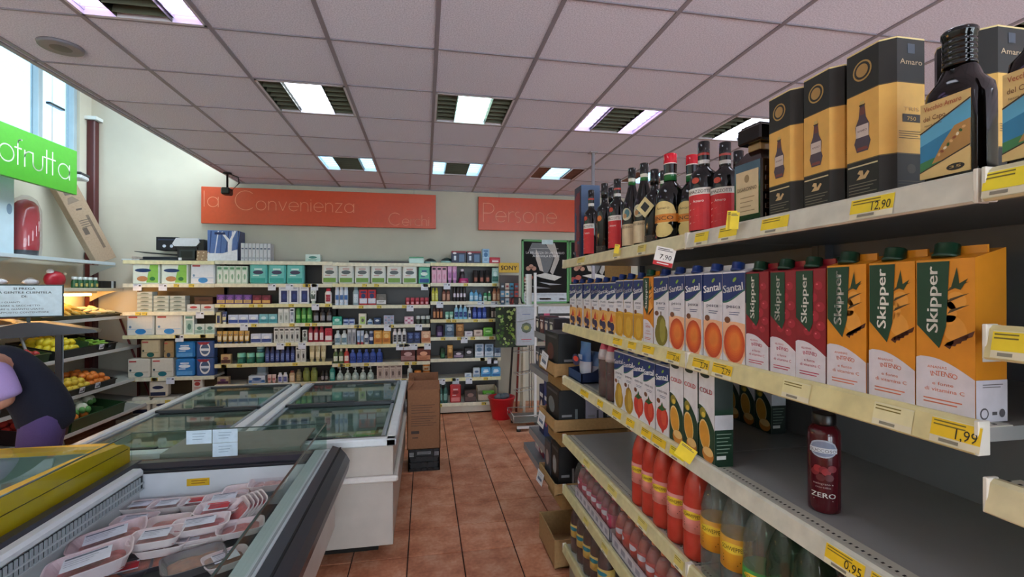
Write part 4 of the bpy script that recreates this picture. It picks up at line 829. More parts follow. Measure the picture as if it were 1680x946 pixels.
row([1072, 1098], 2, .238, 'd8d6da', santal('pera', 'pera'), '1c3470', 'pear juice carton with a green pear', S2)
row([1098, 1123, 1153, 1187, 1222], 2, .24, 'd8d6da', santal('pesca', 'pesca'), '1c3470', 'peach juice carton with blue top', S2, rows=2)
row([1222, 1264, 1306, 1355], 2, .236, '8c1828', skipper('8c1828', 'a82438', 'c04060', 'red'), '123424', 'dark red pomegranate juice carton', S2, rows=2)
row([1355, 1424, 1504, 1600], 2, .24, 'd48820', skipper('de9022', 'e8a040', 'd8785c', 'pine'), '123424', 'orange pineapple juice carton', S2)
row([1008, 1023, 1040], 3, .235, 'd8d4d8', santal('pera2', 'pera'), '1c3470', 'pear juice carton with ochre pear', S3)
row([1040, 1056, 1074, 1100], 3, .235, 'd8d4d8', santal('rossa', 'arancia rossa'), '1c3470', 'blood orange juice carton', S3, rows=1)
row([1099, 1121, 1145, 1174], 3, .25, '183424', cold, '1a2a20', 'white and green carton with halved oranges', S3)
first = None
for i, (yy) in enumerate((1.41, 1.49, 1.57, 1.65)):      # a few cartons left at the back of the third shelf
    if first is None: o = first = carton(.075, .235, '2a3430', cold); cap(o, .075, .235, '1a2a20')  # dark side colour puts the shade of the deep shelf into it
    else: o = copy_tree(first)
    o.location = (XE+.375, yy, ZS[3]-.006); o.rotation_euler = (0, 0, RZ); tag(o, nth(i, 4, 'green carton in shade against back panel', S3), 'carton', 'cartons at the back of the third shelf')

# ---- lathe bottles
def place(o, px_, X, lev, lab, cat='bottle', group=None, rz=None, y=None, z=None):
    o.location = (X, Yp(px_, X) if y is None else y, (ZS[lev]-.006) if z is None else z); o.rotation_euler = (0, 0, RZ+.5 if rz is None else rz); return tag(o, lab, cat, group)
def spirit(h, r, kind):
    """bottle > glass_body, cap, label"""
    e = empty('liqueur_bottle', (0, 0, 0)); q = B(); D = '0c0d0c'
    sh = {'campari': .60, 'fernet': .52, 'round': .56, 'slim': .6}[kind]
    if kind == 'fernet': prof = [(r*.9, 0), (r, .005), (r, h*.50), (r*.8, h*.60), (r*.5, h*.72), (r*.34, h*.82), (r*.34, h*.86)]
    elif kind == 'round': prof = [(r*.9, 0), (r, .005), (r*1.02, h*.48), (r*.9, h*.58), (r*.6, h*.65), (r*.38, h*.69), (r*.36, h*.8)]
    else: prof = [(r*.9, 0), (r, .005), (r, h*.6), (r*.9, h*.66), (r*.5, h*.71), (r*.4, h*.74), (r*.38, h*.84)]
    q.lathe(prof, D, 'gloss', 22); q.build('glass_body', e)
    q = B()
    if kind == 'campari': q.lathe([(r*.42, h*.72, '202022'), (r*.42, h*.76, 'c8c4c0'), (r*.42, h*.80, '141414'), (r*.42, h*.85, 'a83830'), (r*.42, h*.875, '101010'), (r*.42, h*.995), (r*.38, h)], '101010', 'gloss', 18)
    elif kind == 'fernet': q.lathe([(r*.40, h*.77, '1c6c34'), (r*.38, h*.83, 'd8d4c4'), (r*.4, h*.87, '141614'), (r*.42, h*.995), (r*.38, h)], '141614', 'gloss', 18)
    elif kind == 'round': q.lathe([(r*.44, h*.69, '1f6c38'), (r*.44, h*.76, 'd8d8d0'), (r*.44, h*.775, '14100e'), (r*.46, h*.88, 'e8d8d0'), (r*.46, h*.89, 'c81c2c'), (r*.46, h*.995), (r*.42, h)], '101010', 'gloss', 18)
    else: q.lathe([(r*.42, h*.8, '161616'), (r*.44, h*.86), (r*.44, h*.995), (r*.4, h)], '161616', 'gloss', 18)
    q.build('cap', e)
    q = B(); q.cyl(r+.0006); n = 10
    if kind == 'campari':
        q.rect(-r*1.1, r*1.1, h*.05, h*.42, 'c8242c', .0006, n=n); q.rect(-r*1.1, r*1.1, h*.42, h*.49, 'e0dcd4', .0006, n=n); q.text('RAMAZZOTTI', 0, h*.435, h*.035, '18181a', .0012, r*1.8)
        for k in range(4): q.poly([(-r*.7, h*(.12+.07*k)), (-r*.2+r*.2*(k % 2), h*(.13+.07*k)), (r*(.2+.15*(k % 2)), h*(.145+.07*k)), (-r*.6, h*(.135+.07*k))], 'f0d8d0', .001)
        q.text('Amaro', r*.1, h*.34, h*.03, 'f0e0d8', .001, r*.8); q.ell(-r*.1, h*.57, r*.3, h*.032, 'b8402c', .0008, 14)
    elif kind == 'fernet':
        q.rect(-r*1.1, r*1.1, h*.04, h*.3, 'd0bc98', .0006, n=n); q.text('FERNET-BRANCA', 0, h*.25, h*.028, '3a2c20', .001, r*1.4); q.lines(-r*.9, r*.9, h*.21, 6, h*.028, h*.008, '8c6c4c')
        q.ell(0, h*.42, r*.6, h*.075, 'c8c4a8', .0008, 18); q.ell(r*.1, h*.43, r*.3, h*.05, '4c7c84', .001, 14); q.ell(-r*.15, h*.4, r*.25, h*.03, 'b88c5c', .0012, 12)
    elif kind == 'round':
        q.ell(0, h*.32, r*.95, h*.13, 'e0c884', .0006, 20); q.ell(0, h*.13, r*.75, h*.08, 'dcc47c', .0006, 20); q.rect(-r*1.15, r*1.15, h*.215, h*.305, 'd8842c', .0012, n=n); q.text('ENCO', 0, h*.24, h*.045, '2c1c10', .0018, r*1.5); q.text('Amaro', 0, h*.36, h*.03, '4c3420', .001, r*1.0)
        q.rect(-r*.7, r*.1, h*.05, h*.075, 'b83028', .001)
    else: q.ell(0, h*.5, r*.35, h*.04, 'd8702c', .0006, 14); q.rect(-r*.8, r*.8, h*.04, h*.12, '2c2420', .0005, n=4); q.lines(-r*.5, r*.5, h*.1, 2, h*.03, h*.01, 'b89c60')
    q.build('label', e)
    return e
def hgt(px_, ytop, X): return onX(px_, ytop, X).z - (ZS[1]-.006)
SH = 'top aisle shelf'
q = B(); hh = hgt(949, 318, .84); q.box(-.055, .055, 0, .1, 0, hh, '20304c', 'paper', .002); q.front(0)
for k in range(40): q.rect(-.05+.1*random.random()*.9, -.05+.1*random.random()*.9+.006, hh*random.random()*.9+.005, hh*.95*random.random()+.01, random.choice(['7a2430', '28507c', '14203c', '8c4048']), .0004+.00005*k)
q.right(.055); q.rect(0, .1, 0, hh, '2c4468', .0005)
o = one('carton_box', q, (0, 0, 0), 0, '', 'box'); place(o, 948, XE+.02, 1, 'tall blue and red patterned box at the far end of the top shelf', 'box', rz=RZ)
def sp(px_, ytop, r, kind, lab, X=.80, grp=None):
    o = spirit(hgt(px_, ytop, X+.0), r, kind); return place(o, px_, X, 1, lab, 'bottle', grp)
sp(970, 312, .036, 'campari', 'far-end dark bottle with a red label, beside the patterned box')
sp(992, 301, .036, 'slim', 'plain dark bottle with a small orange emblem on the top shelf')
sp(1013, 294, .037, 'campari', 'red-labelled dark bottle between the orange emblem and tan-labelled ones')
sp(1003, 308, .034, 'slim', 'plain dark bottle half hidden behind the red-labelled one', .9)
sp(1037, 276, .037, 'fernet', 'left tan-labelled green-necked bottle, second shelf group from far end')
sp(1057, 268, .038, 'fernet', 'right tan-labelled green-necked bottle beside the tagged bottle')
sp(1074, 278, .034, 'slim', 'stout black bottle with a diamond neck tag').name = 'liqueur_bottle'
q = B(); q.box(-.026, .026, -.001, .001, -.026, .026, 'cfc08c', 'paper'); q.front(-.0012); q.rect(-.014, .014, -.012, .014, '1a1c22')
o = q.build('neck_tag', bpy.data.objects[[k for k in bpy.data.objects.keys() if k.startswith('liqueur_bottle')][-1]]); o.location = (-.01, -.042, .13); o.rotation_euler = (0, PI/4, 0)
sp(1089, 280, .034, 'fernet', 'green-necked bottle standing behind the tagged bottle', .93)
sp(1100, 253, .048, 'round', 'big red-capped round bottle with a yellow and orange label, left one', .815)
sp(1136, 255, .044, 'round', 'red-capped round bottle with a yellow and orange label, right one', .86)
sp(1155, 233, .04, 'campari', 'tall red-labelled black bottle right of the red caps, front one', .81)
sp(1190, 234, .038, 'campari', 'tall red-labelled black bottle beside the square decanter', .84)
sp(1212, 248, .036, 'slim', 'dark bottle behind the square decanter', .98)
# square decanter
e = empty('liqueur_decanter', (0, 0, 0)); hh = hgt(1225, 218, .82); q = B()
n = 4; q.prism([(-.045, .004), (-.041, 0), (.041, 0), (.045, .004), (.045, .075), (-.045, .075)], 0, hh*.62, '1c0f0c', 'gloss')
q.add([(-.045, .0, hh*.62), (.045, .0, hh*.62), (.045, .075, hh*.62), (-.045, .075, hh*.62), (-.022, .018, hh*.74), (.022, .018, hh*.74), (.022, .057, hh*.74), (-.022, .057, hh*.74)], [(0, 1, 5, 4), (1, 2, 6, 5), (2, 3, 7, 6), (3, 0, 4, 7), (4, 5, 6, 7)], '24130f', 'gloss')
for k in range(6):
    for sx in (-1, 1): q.box(sx*.045-.002, sx*.045+.002, .01, .065, hh*(.05+.09*k), hh*(.1+.09*k), '30190f', 'gloss', .002)
q.build('glass_body', e)
q = B(); q.box(-.02, .02, .02, .055, hh*.74, hh*.82, 'a88c5c', 'gloss', .003); q.box(-.038, .038, .004, .07, hh*.82, hh*.98, '120d0b', 'gloss', .004); q.box(-.03, .03, .01, .062, hh*.98, hh, '1c1512', 'gloss', .001); q.build('stopper', e)
q = B().front(0); q.rect(-.036, .036, hh*.1, hh*.54, 'cbb58e'); q.text('DISARONNO', 0, hh*.34, .0095, '3c2a1c', .001, .062); q.ell(0, hh*.46, .008, .01, '8c7450', .001, 10); q.lines(-.022, .024, hh*.27, 4, .011, .002, '8a7452'); q.build('label', e)
place(e, 1226, XE+.02, 1, 'dark square decanter with a beige label beside the boxes', rz=RZ+.1)
card(near, 1, 1205, 362, .02, .04, None, False, .1, True)
# boxed bottles
def bottle_box(w_, h):
    e = empty('boxed_bottle', (0, 0, 0)); c = w_*.18; d = w_*.95
    oct_ = [(-w_/2+c, 0), (w_/2-c, 0), (w_/2, c), (w_/2, d-c), (w_/2-c, d), (-w_/2+c, d), (-w_/2, d-c), (-w_/2, c)]
    q = B()
    for z0, z1, cc in ((0, h*.27, '15130f'), (h*.27, h*.277, '5a4a2c'), (h*.277, h*.715, 'dcaa54'), (h*.715, h*.722, '4a3a20'), (h*.722, h*.99, '15130f'), (h*.99, h, 'd8c088')): q.prism(oct_, z0, z1, cc, 'paper')
    q.build('box_body', e)
    q = B().front(0); u = 0
    q.ell(u, h*.86, w_*.19, w_*.19, 'b08c4c', .0006, 22); q.ell(u, h*.86, w_*.16, w_*.16, '1a1712', .0008, 22); q.ell(u, h*.86, w_*.12, w_*.12, 'a8844a', .001, 18)
    b0 = h*.33; bw = w_*.15
    q.poly([(-bw*.75, b0), (bw*.75, b0), (bw*1.1, b0+h*.06), (bw*.85, b0+h*.1), (bw*.95, b0+h*.17), (bw*.5, b0+h*.22), (bw*.32, b0+h*.3), (-bw*.32, b0+h*.3), (-bw*.5, b0+h*.22), (-bw*.95, b0+h*.17), (-bw*.85, b0+h*.1), (-bw*1.1, b0+h*.06)], '4a3c48', .0006)
    q.rect(-bw*.85, bw*.85, b0+h*.095, b0+h*.175, 'c8b8b0', .0009); q.rect(-bw*.34, bw*.34, b0+h*.24, b0+h*.29, '6a3c34', .0009); q.rect(-bw*.4, bw*.4, b0+h*.3, b0+h*.308, '1c1712', .0009); q.rect(-bw*.3, bw*.3, b0+h*.305, b0+h*.33, 'c8a860', .0009)
    q.text('AMARO', 0, b0+h*.13, h*.014, '5a3c3c', .0012, bw*1.3); q.poly([(-bw*.8, b0+h*.01), (bw*.8, b0+h*.01), (bw*.6, b0+h*.03), (-bw*.6, b0+h*.03)], '7c3c34', .0009)
    q.lines(-w_*.3, w_*.3, h*.235, 1, .01, .0025, 'c8b890')
    q.poly([(-.012, h*.15), (.006, h*.15), (.014, h*.19), (.010, h*.2), (.002, h*.17), (.001, h*.205), (-.006, h*.21), (-.01, h*.19), (-.004, h*.18), (-.008, h*.165)], 'c8a878', .0006); q.lines(-w_*.28, w_*.28, h*.12, 5, h*.02, h*.006, '6c6658', .0006)
    q.build('front_print', e)
    q = B().right(w_/2); m_ = d/2
    q.text('Amaro', m_, h*.83, h*.035, 'b8a080', .0006, d*.5); q.rect(m_-d*.08, m_+d*.08, h*.9, h*.96, '3c4450', .0006); q.text('TRIS', m_, h*.54, h*.025, 'b8905a', .0006, d*.35); q.rect(m_-d*.2, m_+d*.2, h*.47, h*.52, '2a2218', .0006); q.text('750', m_, h*.48, h*.025, 'c8a050', .001, d*.2)
    q.lines(m_-d*.28, m_+d*.28, h*.41, 4, h*.014, h*.004, '5c4c30', .0006); q.ell(m_, h*.18, d*.1, h*.03, '3c362c', .0006, 14); q.lines(m_-d*.3, m_+d*.3, h*.1, 4, h*.018, h*.004, '4c4538', .0006); q.build('side_print', e)
    return e
bx = bottle_box(.098, .279); W3 = 'before the flat bottle'
for i, pxs in enumerate(((1253, 1308), (1308, 1375), (1375, 1462))):
    o = bx if i == 0 else copy_tree(bx)
    place(o, 0, XE+.025, 1, nth(i, 3, 'tan and black boxed liqueur bottle', 'top aisle shelf'), 'box', 'boxed liqueur bottles', rz=RZ, y=(Yp(pxs[0], XE+.025)+Yp(pxs[1], XE+.025))/2)
o = copy_tree(bx); place(o, 0, XE+.155, 1, 'fourth tan and black boxed bottle, standing behind the front three', 'box', 'boxed liqueur bottles', rz=RZ, y=.66)
# flat bottles with a coast picture
def flat_bottle(h):
    e = empty('flat_liqueur_bottle', (0, 0, 0)); q = B(); w_ = .08; d = .055
    rows = [(w_/2*.96, d/2*.9, 0), (w_/2, d/2, .006), (w_/2, d/2, h*.55), (w_/2*.93, d/2, h*.62), (w_/2*.7, d/2*.9, h*.68), (.024, .017, h*.74), (.018, .017, h*.77), (.017, .017, h*.8)]
    m_ = 20; vs = []
    for rx, ry, z in rows:
        for a in range(m_):
            t = 2*PI*a/m_; k = .55 if rx > .03 else 1
            sx = math.copysign(abs(math.sin(t))**k, math.sin(t)); cy = math.copysign(abs(math.cos(t))**k, math.cos(t)); vs.append((rx*sx, d/2-ry*cy, z))
    fs = [(j*m_+a, j*m_+(a+1) % m_, (j+1)*m_+(a+1) % m_, (j+1)*m_+a) for j in range(len(rows)-1) for a in range(m_)]
    q.add(vs, fs, '0d0908', 'gloss', True); q.build('glass_body', e)
    q = B(); pr = [(.021, h*.76), (.021, h*.78)]
    for k in range(5): pr += [(.019, h*(.79+.035*k)), (.0205, h*(.795+.035*k)), (.0205, h*(.815+.035*k))]
    pr += [(.022, h*.965), (.022, h*.99), (.02, h)]
    q.lathe(pr, '0c0c0c', 'gloss', 18, (0, d/2, 0)); q.build('cap', e)
    q = B().front(-.0008); a = w_*.44; z0, z1 = h*.06, h*.56
    q.rect(-a, a, z0, z1, 'd8b878'); q.poly([(-a, h*.36), (a, h*.5), (a, h*.2), (-a, h*.1)], '5aa8cc', .0008)
    q.poly([(-a, h*.28), (a, h*.38), (a, h*.2), (-a, h*.1)], '2c7ca8', .001); q.poly([(-a, h*.1), (-a, h*.17), (-a*.4, h*.19), (-a*.1, h*.155)], '3c7c4c', .0012)
    q.poly([(-a*.5, h*.15), (-a*.1, h*.26), (a*.4, h*.36), (a, h*.38), (a, h*.21), (a*.2, h*.17)], 'b08448', .0014)
    for k in range(9): q.ell(-a*.2+a*.12*k, h*(.2+.017*k), a*.06, h*.012, ['d8a86c', '8c4c2c', 'e8d8b8', '3c5c2c'][k % 4], .0017, 7, rot=k)
    q.poly([(-a, h*.06), (a, h*.06), (a, h*.215), (-a*.0, h*.155), (-a, h*.105)], 'dcbc7c', .0019); q.poly([(-a, h*.36), (-a, h*.37), (a, h*.51), (a, h*.5)], '3c2c1c', .0012); q.poly([(-a, h*.1), (-a, h*.108), (a, h*.222), (a, h*.212)], '3c2c1c', .0021)
    q.text('Vecchio Amaro', -a*.08, h*.505, h*.034, 'a8402c', .0014, a*1.5); q.text('del Capo', -a*.4, h*.44, h*.032, '6c3c20', .0014, a*.9); q.text('liquore di erbe', -a*.45, h*.405, h*.014, '5c4428', .0014, a*.7)
    q.ell(a*.45, h*.1, a*.35, h*.022, '26201c', .0024, 16); q.text('35', a*.45, h*.093, h*.016, 'c8a868', .0028, a*.45)
    q.build('label', e); return e
fb = flat_bottle(hgt(1590, 44, .81))
place(fb, 0, XE+.02, 1, 'flat dark bottle with a seaside picture label, whole one', rz=RZ, y=.578)
o = copy_tree(fb); place(o, 0, XE+.02, 1, 'flat dark bottle with a seaside picture label, cut by the right edge', rz=RZ, y=.47)
# ---- third shelf: bag on tray, red bottles, lone bottle
e = empty('display_tray', (XE+.03, 2.39, ZS[3]-.006), 0, 'dark blue cardboard tray at the far end of the third shelf', 'tray')
q = B(); q.box(0, .3, -.1, .12, 0, .006, '1c2c50', 'cardboard')
for y in (-.1, .114): q.prism([(0, 0), (.3, 0), (.3, .12), (.14, .1), (.06, .055), (0, .05)], y, y+.006, '1c2c50', 'cardboard', 'y')
q.box(0, .005, -.1, .12, 0, .05, '24406c', 'cardboard'); q.build('tray_body', e)
q = mk('bag', .1, .2, '4c78b8 d8dcec c8d4e8', d=.06); q.front(-.028); q.ell(0, .11, .04, .03, '1c2450', .002); q.ell(0, .115, .026, .014, 'd84030', .003)
o = one('snack_bag', q, (0, 0, 0), 0, '', 'bag'); place(o, 953, XE+.05, 3, 'upright white and blue bag in the dark blue tray', 'bag', z=ZS[3], rz=RZ+.2)
q = mk('bag', .09, .15, '6484b8 c8cce0 8c2c30', d=.05); o = one('snack_bag', q, (0, 0, 0), 0, '', 'bag'); place(o, 968, XE+.1, 3, 'second smaller bag leaning in the dark blue tray', 'bag', z=ZS[3], rz=RZ+.3)
def tall_pet(h, r, liquid, capc, lab=None, labc=None, txt=None, mat='gloss', fill=.86, air='pet_clear', lab_z=(.3, .55), banding=True, name='drink_bottle'):
    """PET bottle > shell, drink, cap, label"""
    e = empty(name, (0, 0, 0)); prof = [(r*.75, 0), (r*.96, h*.015), (r, h*.05), (r, h*.28), (r*.94, h*.30), (r, h*.33), (r, h*.56), (r*.95, h*.59), (r*.99, h*.63), (r*.8, h*.74), (r*.5, h*.85), (r*.27, h*.91), (r*.25, h*.94)]
    q = B(); q.lathe(prof, 'ffffff', air, 22); q.build('shell', e)
    q = B(); q.lathe([(a*.965, z) for a, z in prof if z < h*fill], liquid, mat, 20); q.build('drink', e)
    q = B(); q.lathe([(r*.34, h*.93), (r*.34, h*.985), (r*.3, h)], capc, 'plastic', 16); q.build('cap', e)
    if lab:
        q = B(); z0, z1 = h*lab_z[0], h*lab_z[1]; rr = r*1.012
        q.lathe([(rr, z0), (rr, z1)], lab, 'plastic', 22); q.cyl(rr)
        if labc: q.rect(-r*1.1, r*1.1, z0+(z1-z0)*.55, z0+(z1-z0)*.85, labc[0], .0006, n=8); q.ell(0, z0+(z1-z0)*.7, r*.8, (z1-z0)*.16, labc[1], .001, 18)
        if txt: q.text(txt, 0, z0+(z1-z0)*.63, (z1-z0)*.14, labc[2] if labc else '202020', .0016, r*1.3)
        q.lines(-r*.6, r*.6, z0+(z1-z0)*.4, 3, (z1-z0)*.1, (z1-z0)*.03, '6c2c2c' if not labc else labc[2], .0008)
        q.build('label', e)
    return e
for i, a in enumerate((994, 1006)):
    o = tall_pet(.29, .033, '4c0c14', 'd04860', None) if i == 0 else copy_tree(o0)
    if i == 0:
        o0 = o; q = B(); q.lathe([(.0335, .17), (.034, .19), (.0275, .215, 'c8405c'), (.018, .248), (.012, .268)], 'b8b0b4', 'plastic', 20); q.build('sleeve', o)
    place(o, a, XE+.045, 3, nth(i, 2, 'slender dark red bottle with a pink shoulder', S3), 'bottle', 'slender dark red bottles')
e = empty('drink_bottle', (.862, .884, ZS[3]-.007), RZ+.75, 'lone dark red drink bottle with ZERO on it, on the empty shelf', 'bottle'); hz = .212; r = .031
q = B(); q.lathe([(r*.85, 0), (r*.97, .003), (r, .012), (r, hz*.78), (r*.95, hz*.83), (r*.72, hz*.875), (r*.6, hz*.885), (r*.6, hz*.9)], '4a1018', 'gloss', 28); q.build('drink_body', e)
q = B(); q.lathe([(r*.72, hz*.885), (r*.74, hz*.9), (r*.74, hz*.985), (r*.68, hz)], '120c0c', 'plastic', 24); q.build('cap', e)
q = B().cyl(r)
q.ell(0, hz*.66, r*.9, hz*.09, 'a8b0c0', .0006, 24); q.ell(0, hz*.66, r*.8, hz*.075, '78829c', .0008, 24); q.rect(-r*.85, r*.85, hz*.62, hz*.67, 'd8dce4', .0014, n=14); q.text('SUCCOSO', 0, hz*.63, hz*.03, '2c2c38', .003, r*1.5)
for k in range(7): q.ell(-r*.5+r*.17*k, hz*(.42+.05*math.sin(k*2.3)), r*.28, hz*.035, ['7a1420', '98242c', '541018'][k % 3], .0006+.0002*k, 12)
q.text('melograno e', 0, hz*.3, hz*.02, 'b89898', .001, r*1.2); q.text('mirtillo', 0, hz*.265, hz*.018, 'a88888', .001, r*.9); q.text('ZERO', 0, hz*.17, hz*.05, 'd8d0cc', .001, r*1.5, bold=.0002); q.lines(-r*.6, r*.6, hz*.14, 1, .01, .0015, 'a89090'); q.build('label', e)
# ---- fourth shelf: big bottles
RS = 'fourth shelf down'
mk_red = tall_pet(.305, .042, 'e8705a', 'f0e0d8', 'e09088', ('e0807c', 'e8c838', '2c1c10'), 'SCHWEPPES', air='pet_pink', mat='plastic', lab_z=(.28, .52))
for i, a in enumerate((1055, 1072, 1091, 1116, 1144)):
    o = mk_red if i == 0 else copy_tree(mk_red)
    place(o, a, XE+.052, 4, nth(i, 5, 'big bottle of coral red soda', RS), 'bottle', 'coral red sodas', rz=RZ+.55)
mk_y = tall_pet(.305, .044, '9a8e80', '2c2c2c', 'd89c28', ('e0a82c', 'e8c83c', '2a1c08'), 'SCHWEPPES', mat='pet_clear', fill=.8, lab_z=(.27, .54))
for i, a in enumerate((1176, 1211)):
    o = mk_y if i == 0 else copy_tree(mk_y)
    place(o, a, XE+.054, 4, nth(i, 2, 'clear bottle with an orange-yellow label', RS), 'bottle', 'clear bottles with yellow labels', rz=RZ+.6)
o = tall_pet(.305, .044, 'a8a89c', 'e8e8e8', '3c8c34', ('50a040', 'e8c83c', '2c1c10'), 'SCHWEPPES', mat='pet_clear', lab_z=(.25, .42)); place(o, 1250, XE+.056, 4, 'cloudy clear bottle with a green label, fourth shelf down', rz=RZ+.6)
mk_g = tall_pet(.30, .046, '60705c', '2c4c34', '6c8470', None, None, mat='pet_green', air='pet_green', fill=.8, lab_z=(.24, .4))
for i, a in enumerate((1292, 1335)):
    o = mk_g if i == 0 else copy_tree(mk_g)
    place(o, a, XE+.057, 4, nth(i, 2, 'greenish clear water bottle', RS), 'bottle', 'greenish water bottles')
o = tall_pet(.30, .044, '5c2420', '2c2c2c', 'b8a060', ('c8a848', 'd8c070', '2c1c10'), None, lab_z=(.27, .5)); place(o, 1400, XE+.057, 4, 'dark cola bottle behind the low price rail, right end', 'bottle')
# ---- fifth shelf: shrink packs of small bottles in printed trays, each bottle its own
def multipack(y0, y1, cols, lab, capc, liq, sleeve, grp, wrapc):
    e = empty('shrink_pack_tray', (XE+.02, (y0+y1)/2, ZS[5]-.006), 0, lab, 'tray', 'drink trays on the low shelf'); W = y1-y0; D_ = .26
    q = B(); q.box(0, D_, -W/2, W/2, 0, .004, 'b0aab0', 'cardboard')
    for a in ((0, .003, -W/2, W/2), (D_-.003, D_, -W/2, W/2), (0, D_, -W/2, -W/2+.003), (0, D_, W/2-.003, W/2)): q.box(*a, 0, .055, 'c4bfc8', 'cardboard')
    q.P = lambda u, v, o: (-o, u, v)
    for k in range(8): q.rect(-W/2+.02+k*W/8.3, -W/2+.02+k*W/8.3+W*.07, .018, .04, '8c8898')
    q.P = lambda u, v, o: (u, -W/2-o, v); q.rect(D_*.3, D_*.5, .018, .036, '4c4450')
    for k in range(5): q.rect(.02+k*.02, .03+k*.02, .015, .038, '6c6874')
    q.build('tray_body', e)
    q = B(); n = 9
    prof = [(-.002, .05), (-.004, .12), (.01, .16), (.035, .185), (D_-.04, .19), (D_, .15), (D_+.002, .05)]
    vs = [(x, y, z+.006*math.sin(j*2.1+i)) for i, (x, z) in enumerate(prof) for j, y in enumerate([-W/2+W*k/n for k in range(n+1)])]
    q.add(vs, [(i*(n+1)+j, i*(n+1)+j+1, (i+1)*(n+1)+j+1, (i+1)*(n+1)+j) for i in range(len(prof)-1) for j in range(n)], 'ffffff', 'film', True); q.build('shrink_film', e)
    fi = None; r = .031; nb = int(W/(2*r+.002)); k = 0
    for j in range(3):
        for i in range(nb):
            if fi is None: fi = o = tall_pet(.17, r, liq, capc, sleeve, (sleeve, 'd8dce8', '2c2c50'), None, lab_z=(.2, .6))
            else: o = copy_tree(fi)
            o.location = (XE+.02+.036+j*.064, y0+(i+.5)*W/nb, ZS[5]); o.rotation_euler = (0, 0, RZ+random.uniform(-.5, .9)); k += 1
            tag(o, grp[:-1], 'bottle', grp)
multipack(1.90, 2.36, 0, 'printed tray of raspberry pink drinks under film, far one', 'c8486c', 'a83848', 'b84460', 'small pink-capped bottles wrapped in the far trays', 'x')
multipack(1.33, 1.87, 0, 'printed tray of orange-red drinks under film, near one', 'e07848', 'c8442c', 'c03c2c', 'small orange-capped bottles wrapped in the near trays', 'x')
# ---- lowest shelf: brown bottles
mkb = tall_pet(.29, .04, '4a2014', '2c1c14', 'd8b860', ('d8b860', '2c7c8c', '2c1c10'), None, mat='gloss', lab_z=(.3, .52))
for i, a in enumerate((941, 955, 976, 995, 1016)):
    o = mkb if i == 0 else copy_tree(mkb)
    place(o, a, XE+.055, 6, nth(i, 5, 'dark brown bottle with a yellow label', 'lowest shelf'), 'bottle', 'dark brown bottles on the lowest shelf', y=2.42-.1*i)

# ---------------------------------------------------------------- cardboard display tower behind the end of the shelving
def tray_open(w_, d, h, c='b08c5c'):
    q = B(); t = .008; q.box(0, d, 0, w_, 0, .006, c, 'cardboard')
    for a in ((0, t, 0, w_), (d-t, d, 0, w_), (0, d, 0, t), (0, d, w_-t, w_)): q.box(*a, 0, h, c, 'cardboard')
    for (x, y) in ((0, 0), (0, w_-.012), (d-.012, 0), (d-.012, w_-.012)): q.box(x-.001, x+.013, y-.001, y+.013, -.001, h+.002, c, 'cardboard')
    return q
TX, TY, TW, TD = .735, 2.60, .36, .48
tw = empty('cardboard_display', (TX, TY, 0), 0, 'brown cardboard display tower with open trays behind the shelving end', 'display')
for k, (z, h) in enumerate(((.02, .16), (.44, .06), (.80, .07), (1.12, .075))):
    q = tray_open(TW, TD, h); o = q.build('tray', tw); o.location = (0, 0, z)
    q = B()
    q.box(.05, TD-.02, .03, TW-.03, z-.1 if z > .1 else 0, z, '9c7848', 'cardboard')
    q.build('support_box', tw)
q = B(); q.box(TD-.03, TD-.01, 0, TW, 0, 1.95, 'a07c4c', 'cardboard'); q.build('back_board', tw)
for (pxx, pyy, z) in ((893, 590, 1.15), (888, 688, .83), (886, 783, .47)):
    p = onX(pxx, pyy, TX-.02); q = B(); q.box(-.03, .03, -.0008, .0008, -.055, .055, 'dfe2e6', 'paper'); q.front(-.001); q.lines(-.02, .02, .035, 3, .015, .004, '9ca4b0'); q.rect(-.02, .02, -.025, .0, '5c6c84')
    o = q.build('price_card', tw); o.location = (p.x-TX, p.y-TY, p.z); o.rotation_euler = (.25, .5, -PI/2+.5)
def product_box(px0, py0, X, w_, d, h, z, c, lab, face='c8c8c8', y=None, txt=None, side=None):
    q = B(); q.box(0, d, 0, w_, 0, h, c, 'paper', .003)
    q.P = lambda u, v, o: (-o, u, v); q.ell(w_*.55, h*.5, w_*.25, h*.22, face); q.rect(w_*.1, w_*.9, h*.86, h*.92, '4c4c50')
    q.P = lambda u, v, o: (u, -o, v); q.rect(d*.12, d*.5, h*.3, h*.36, '8c8c90'); q.rect(d*.62, d*.72, h*.1, h*.5, face)
    if side: q.rect(d*.38, d*.9, h*.05, h*.98, side)
    if txt: q.text(txt, d*.3, h*.7, h*.09, 'a8a8ac', .0008, d*.4)
    return one('appliance_box', q, (X, y, z), 0, lab, 'box')
product_box(0, 0, TX+.03, .3, .3, .235, 1.13, '1c1e20', 'black boxed coffee machine in the topmost cardboard tray', '5c2c24', y=TY+.03, side='2c241c')
product_box(0, 0, TX+.03, .28, .16, .22, .815, '141518', 'black appliance box in the second cardboard tray from the top', '6c7478', y=TY+.02)
product_box(0, 0, TX+.195, .28, .11, .2, .815, '9c98ac', 'lilac-grey appliance box beside the black one in the second tray', '3c3c48', y=TY+.02)
product_box(0, 0, TX+.31, .28, .14, .19, .815, '1c1c1e', 'black appliance box at the rear of the second tray', '4c4c50', y=TY+.02)
product_box(0, 0, TX+.03, .16, .13, .25, .455, '101114', 'black upright box in the third cardboard tray', '8c9094', y=TY+.02)
product_box(0, 0, TX+.03, .14, .18, .22, .455, '3c4048', 'grey appliance box behind the black one in the third tray', '9c8c8c', y=TY+.2)
product_box(0, 0, TX+.18, .2, .2, .2, .455, '1c1c20', 'black wide box at the rear of the third tray', '505054', y=TY+.03)
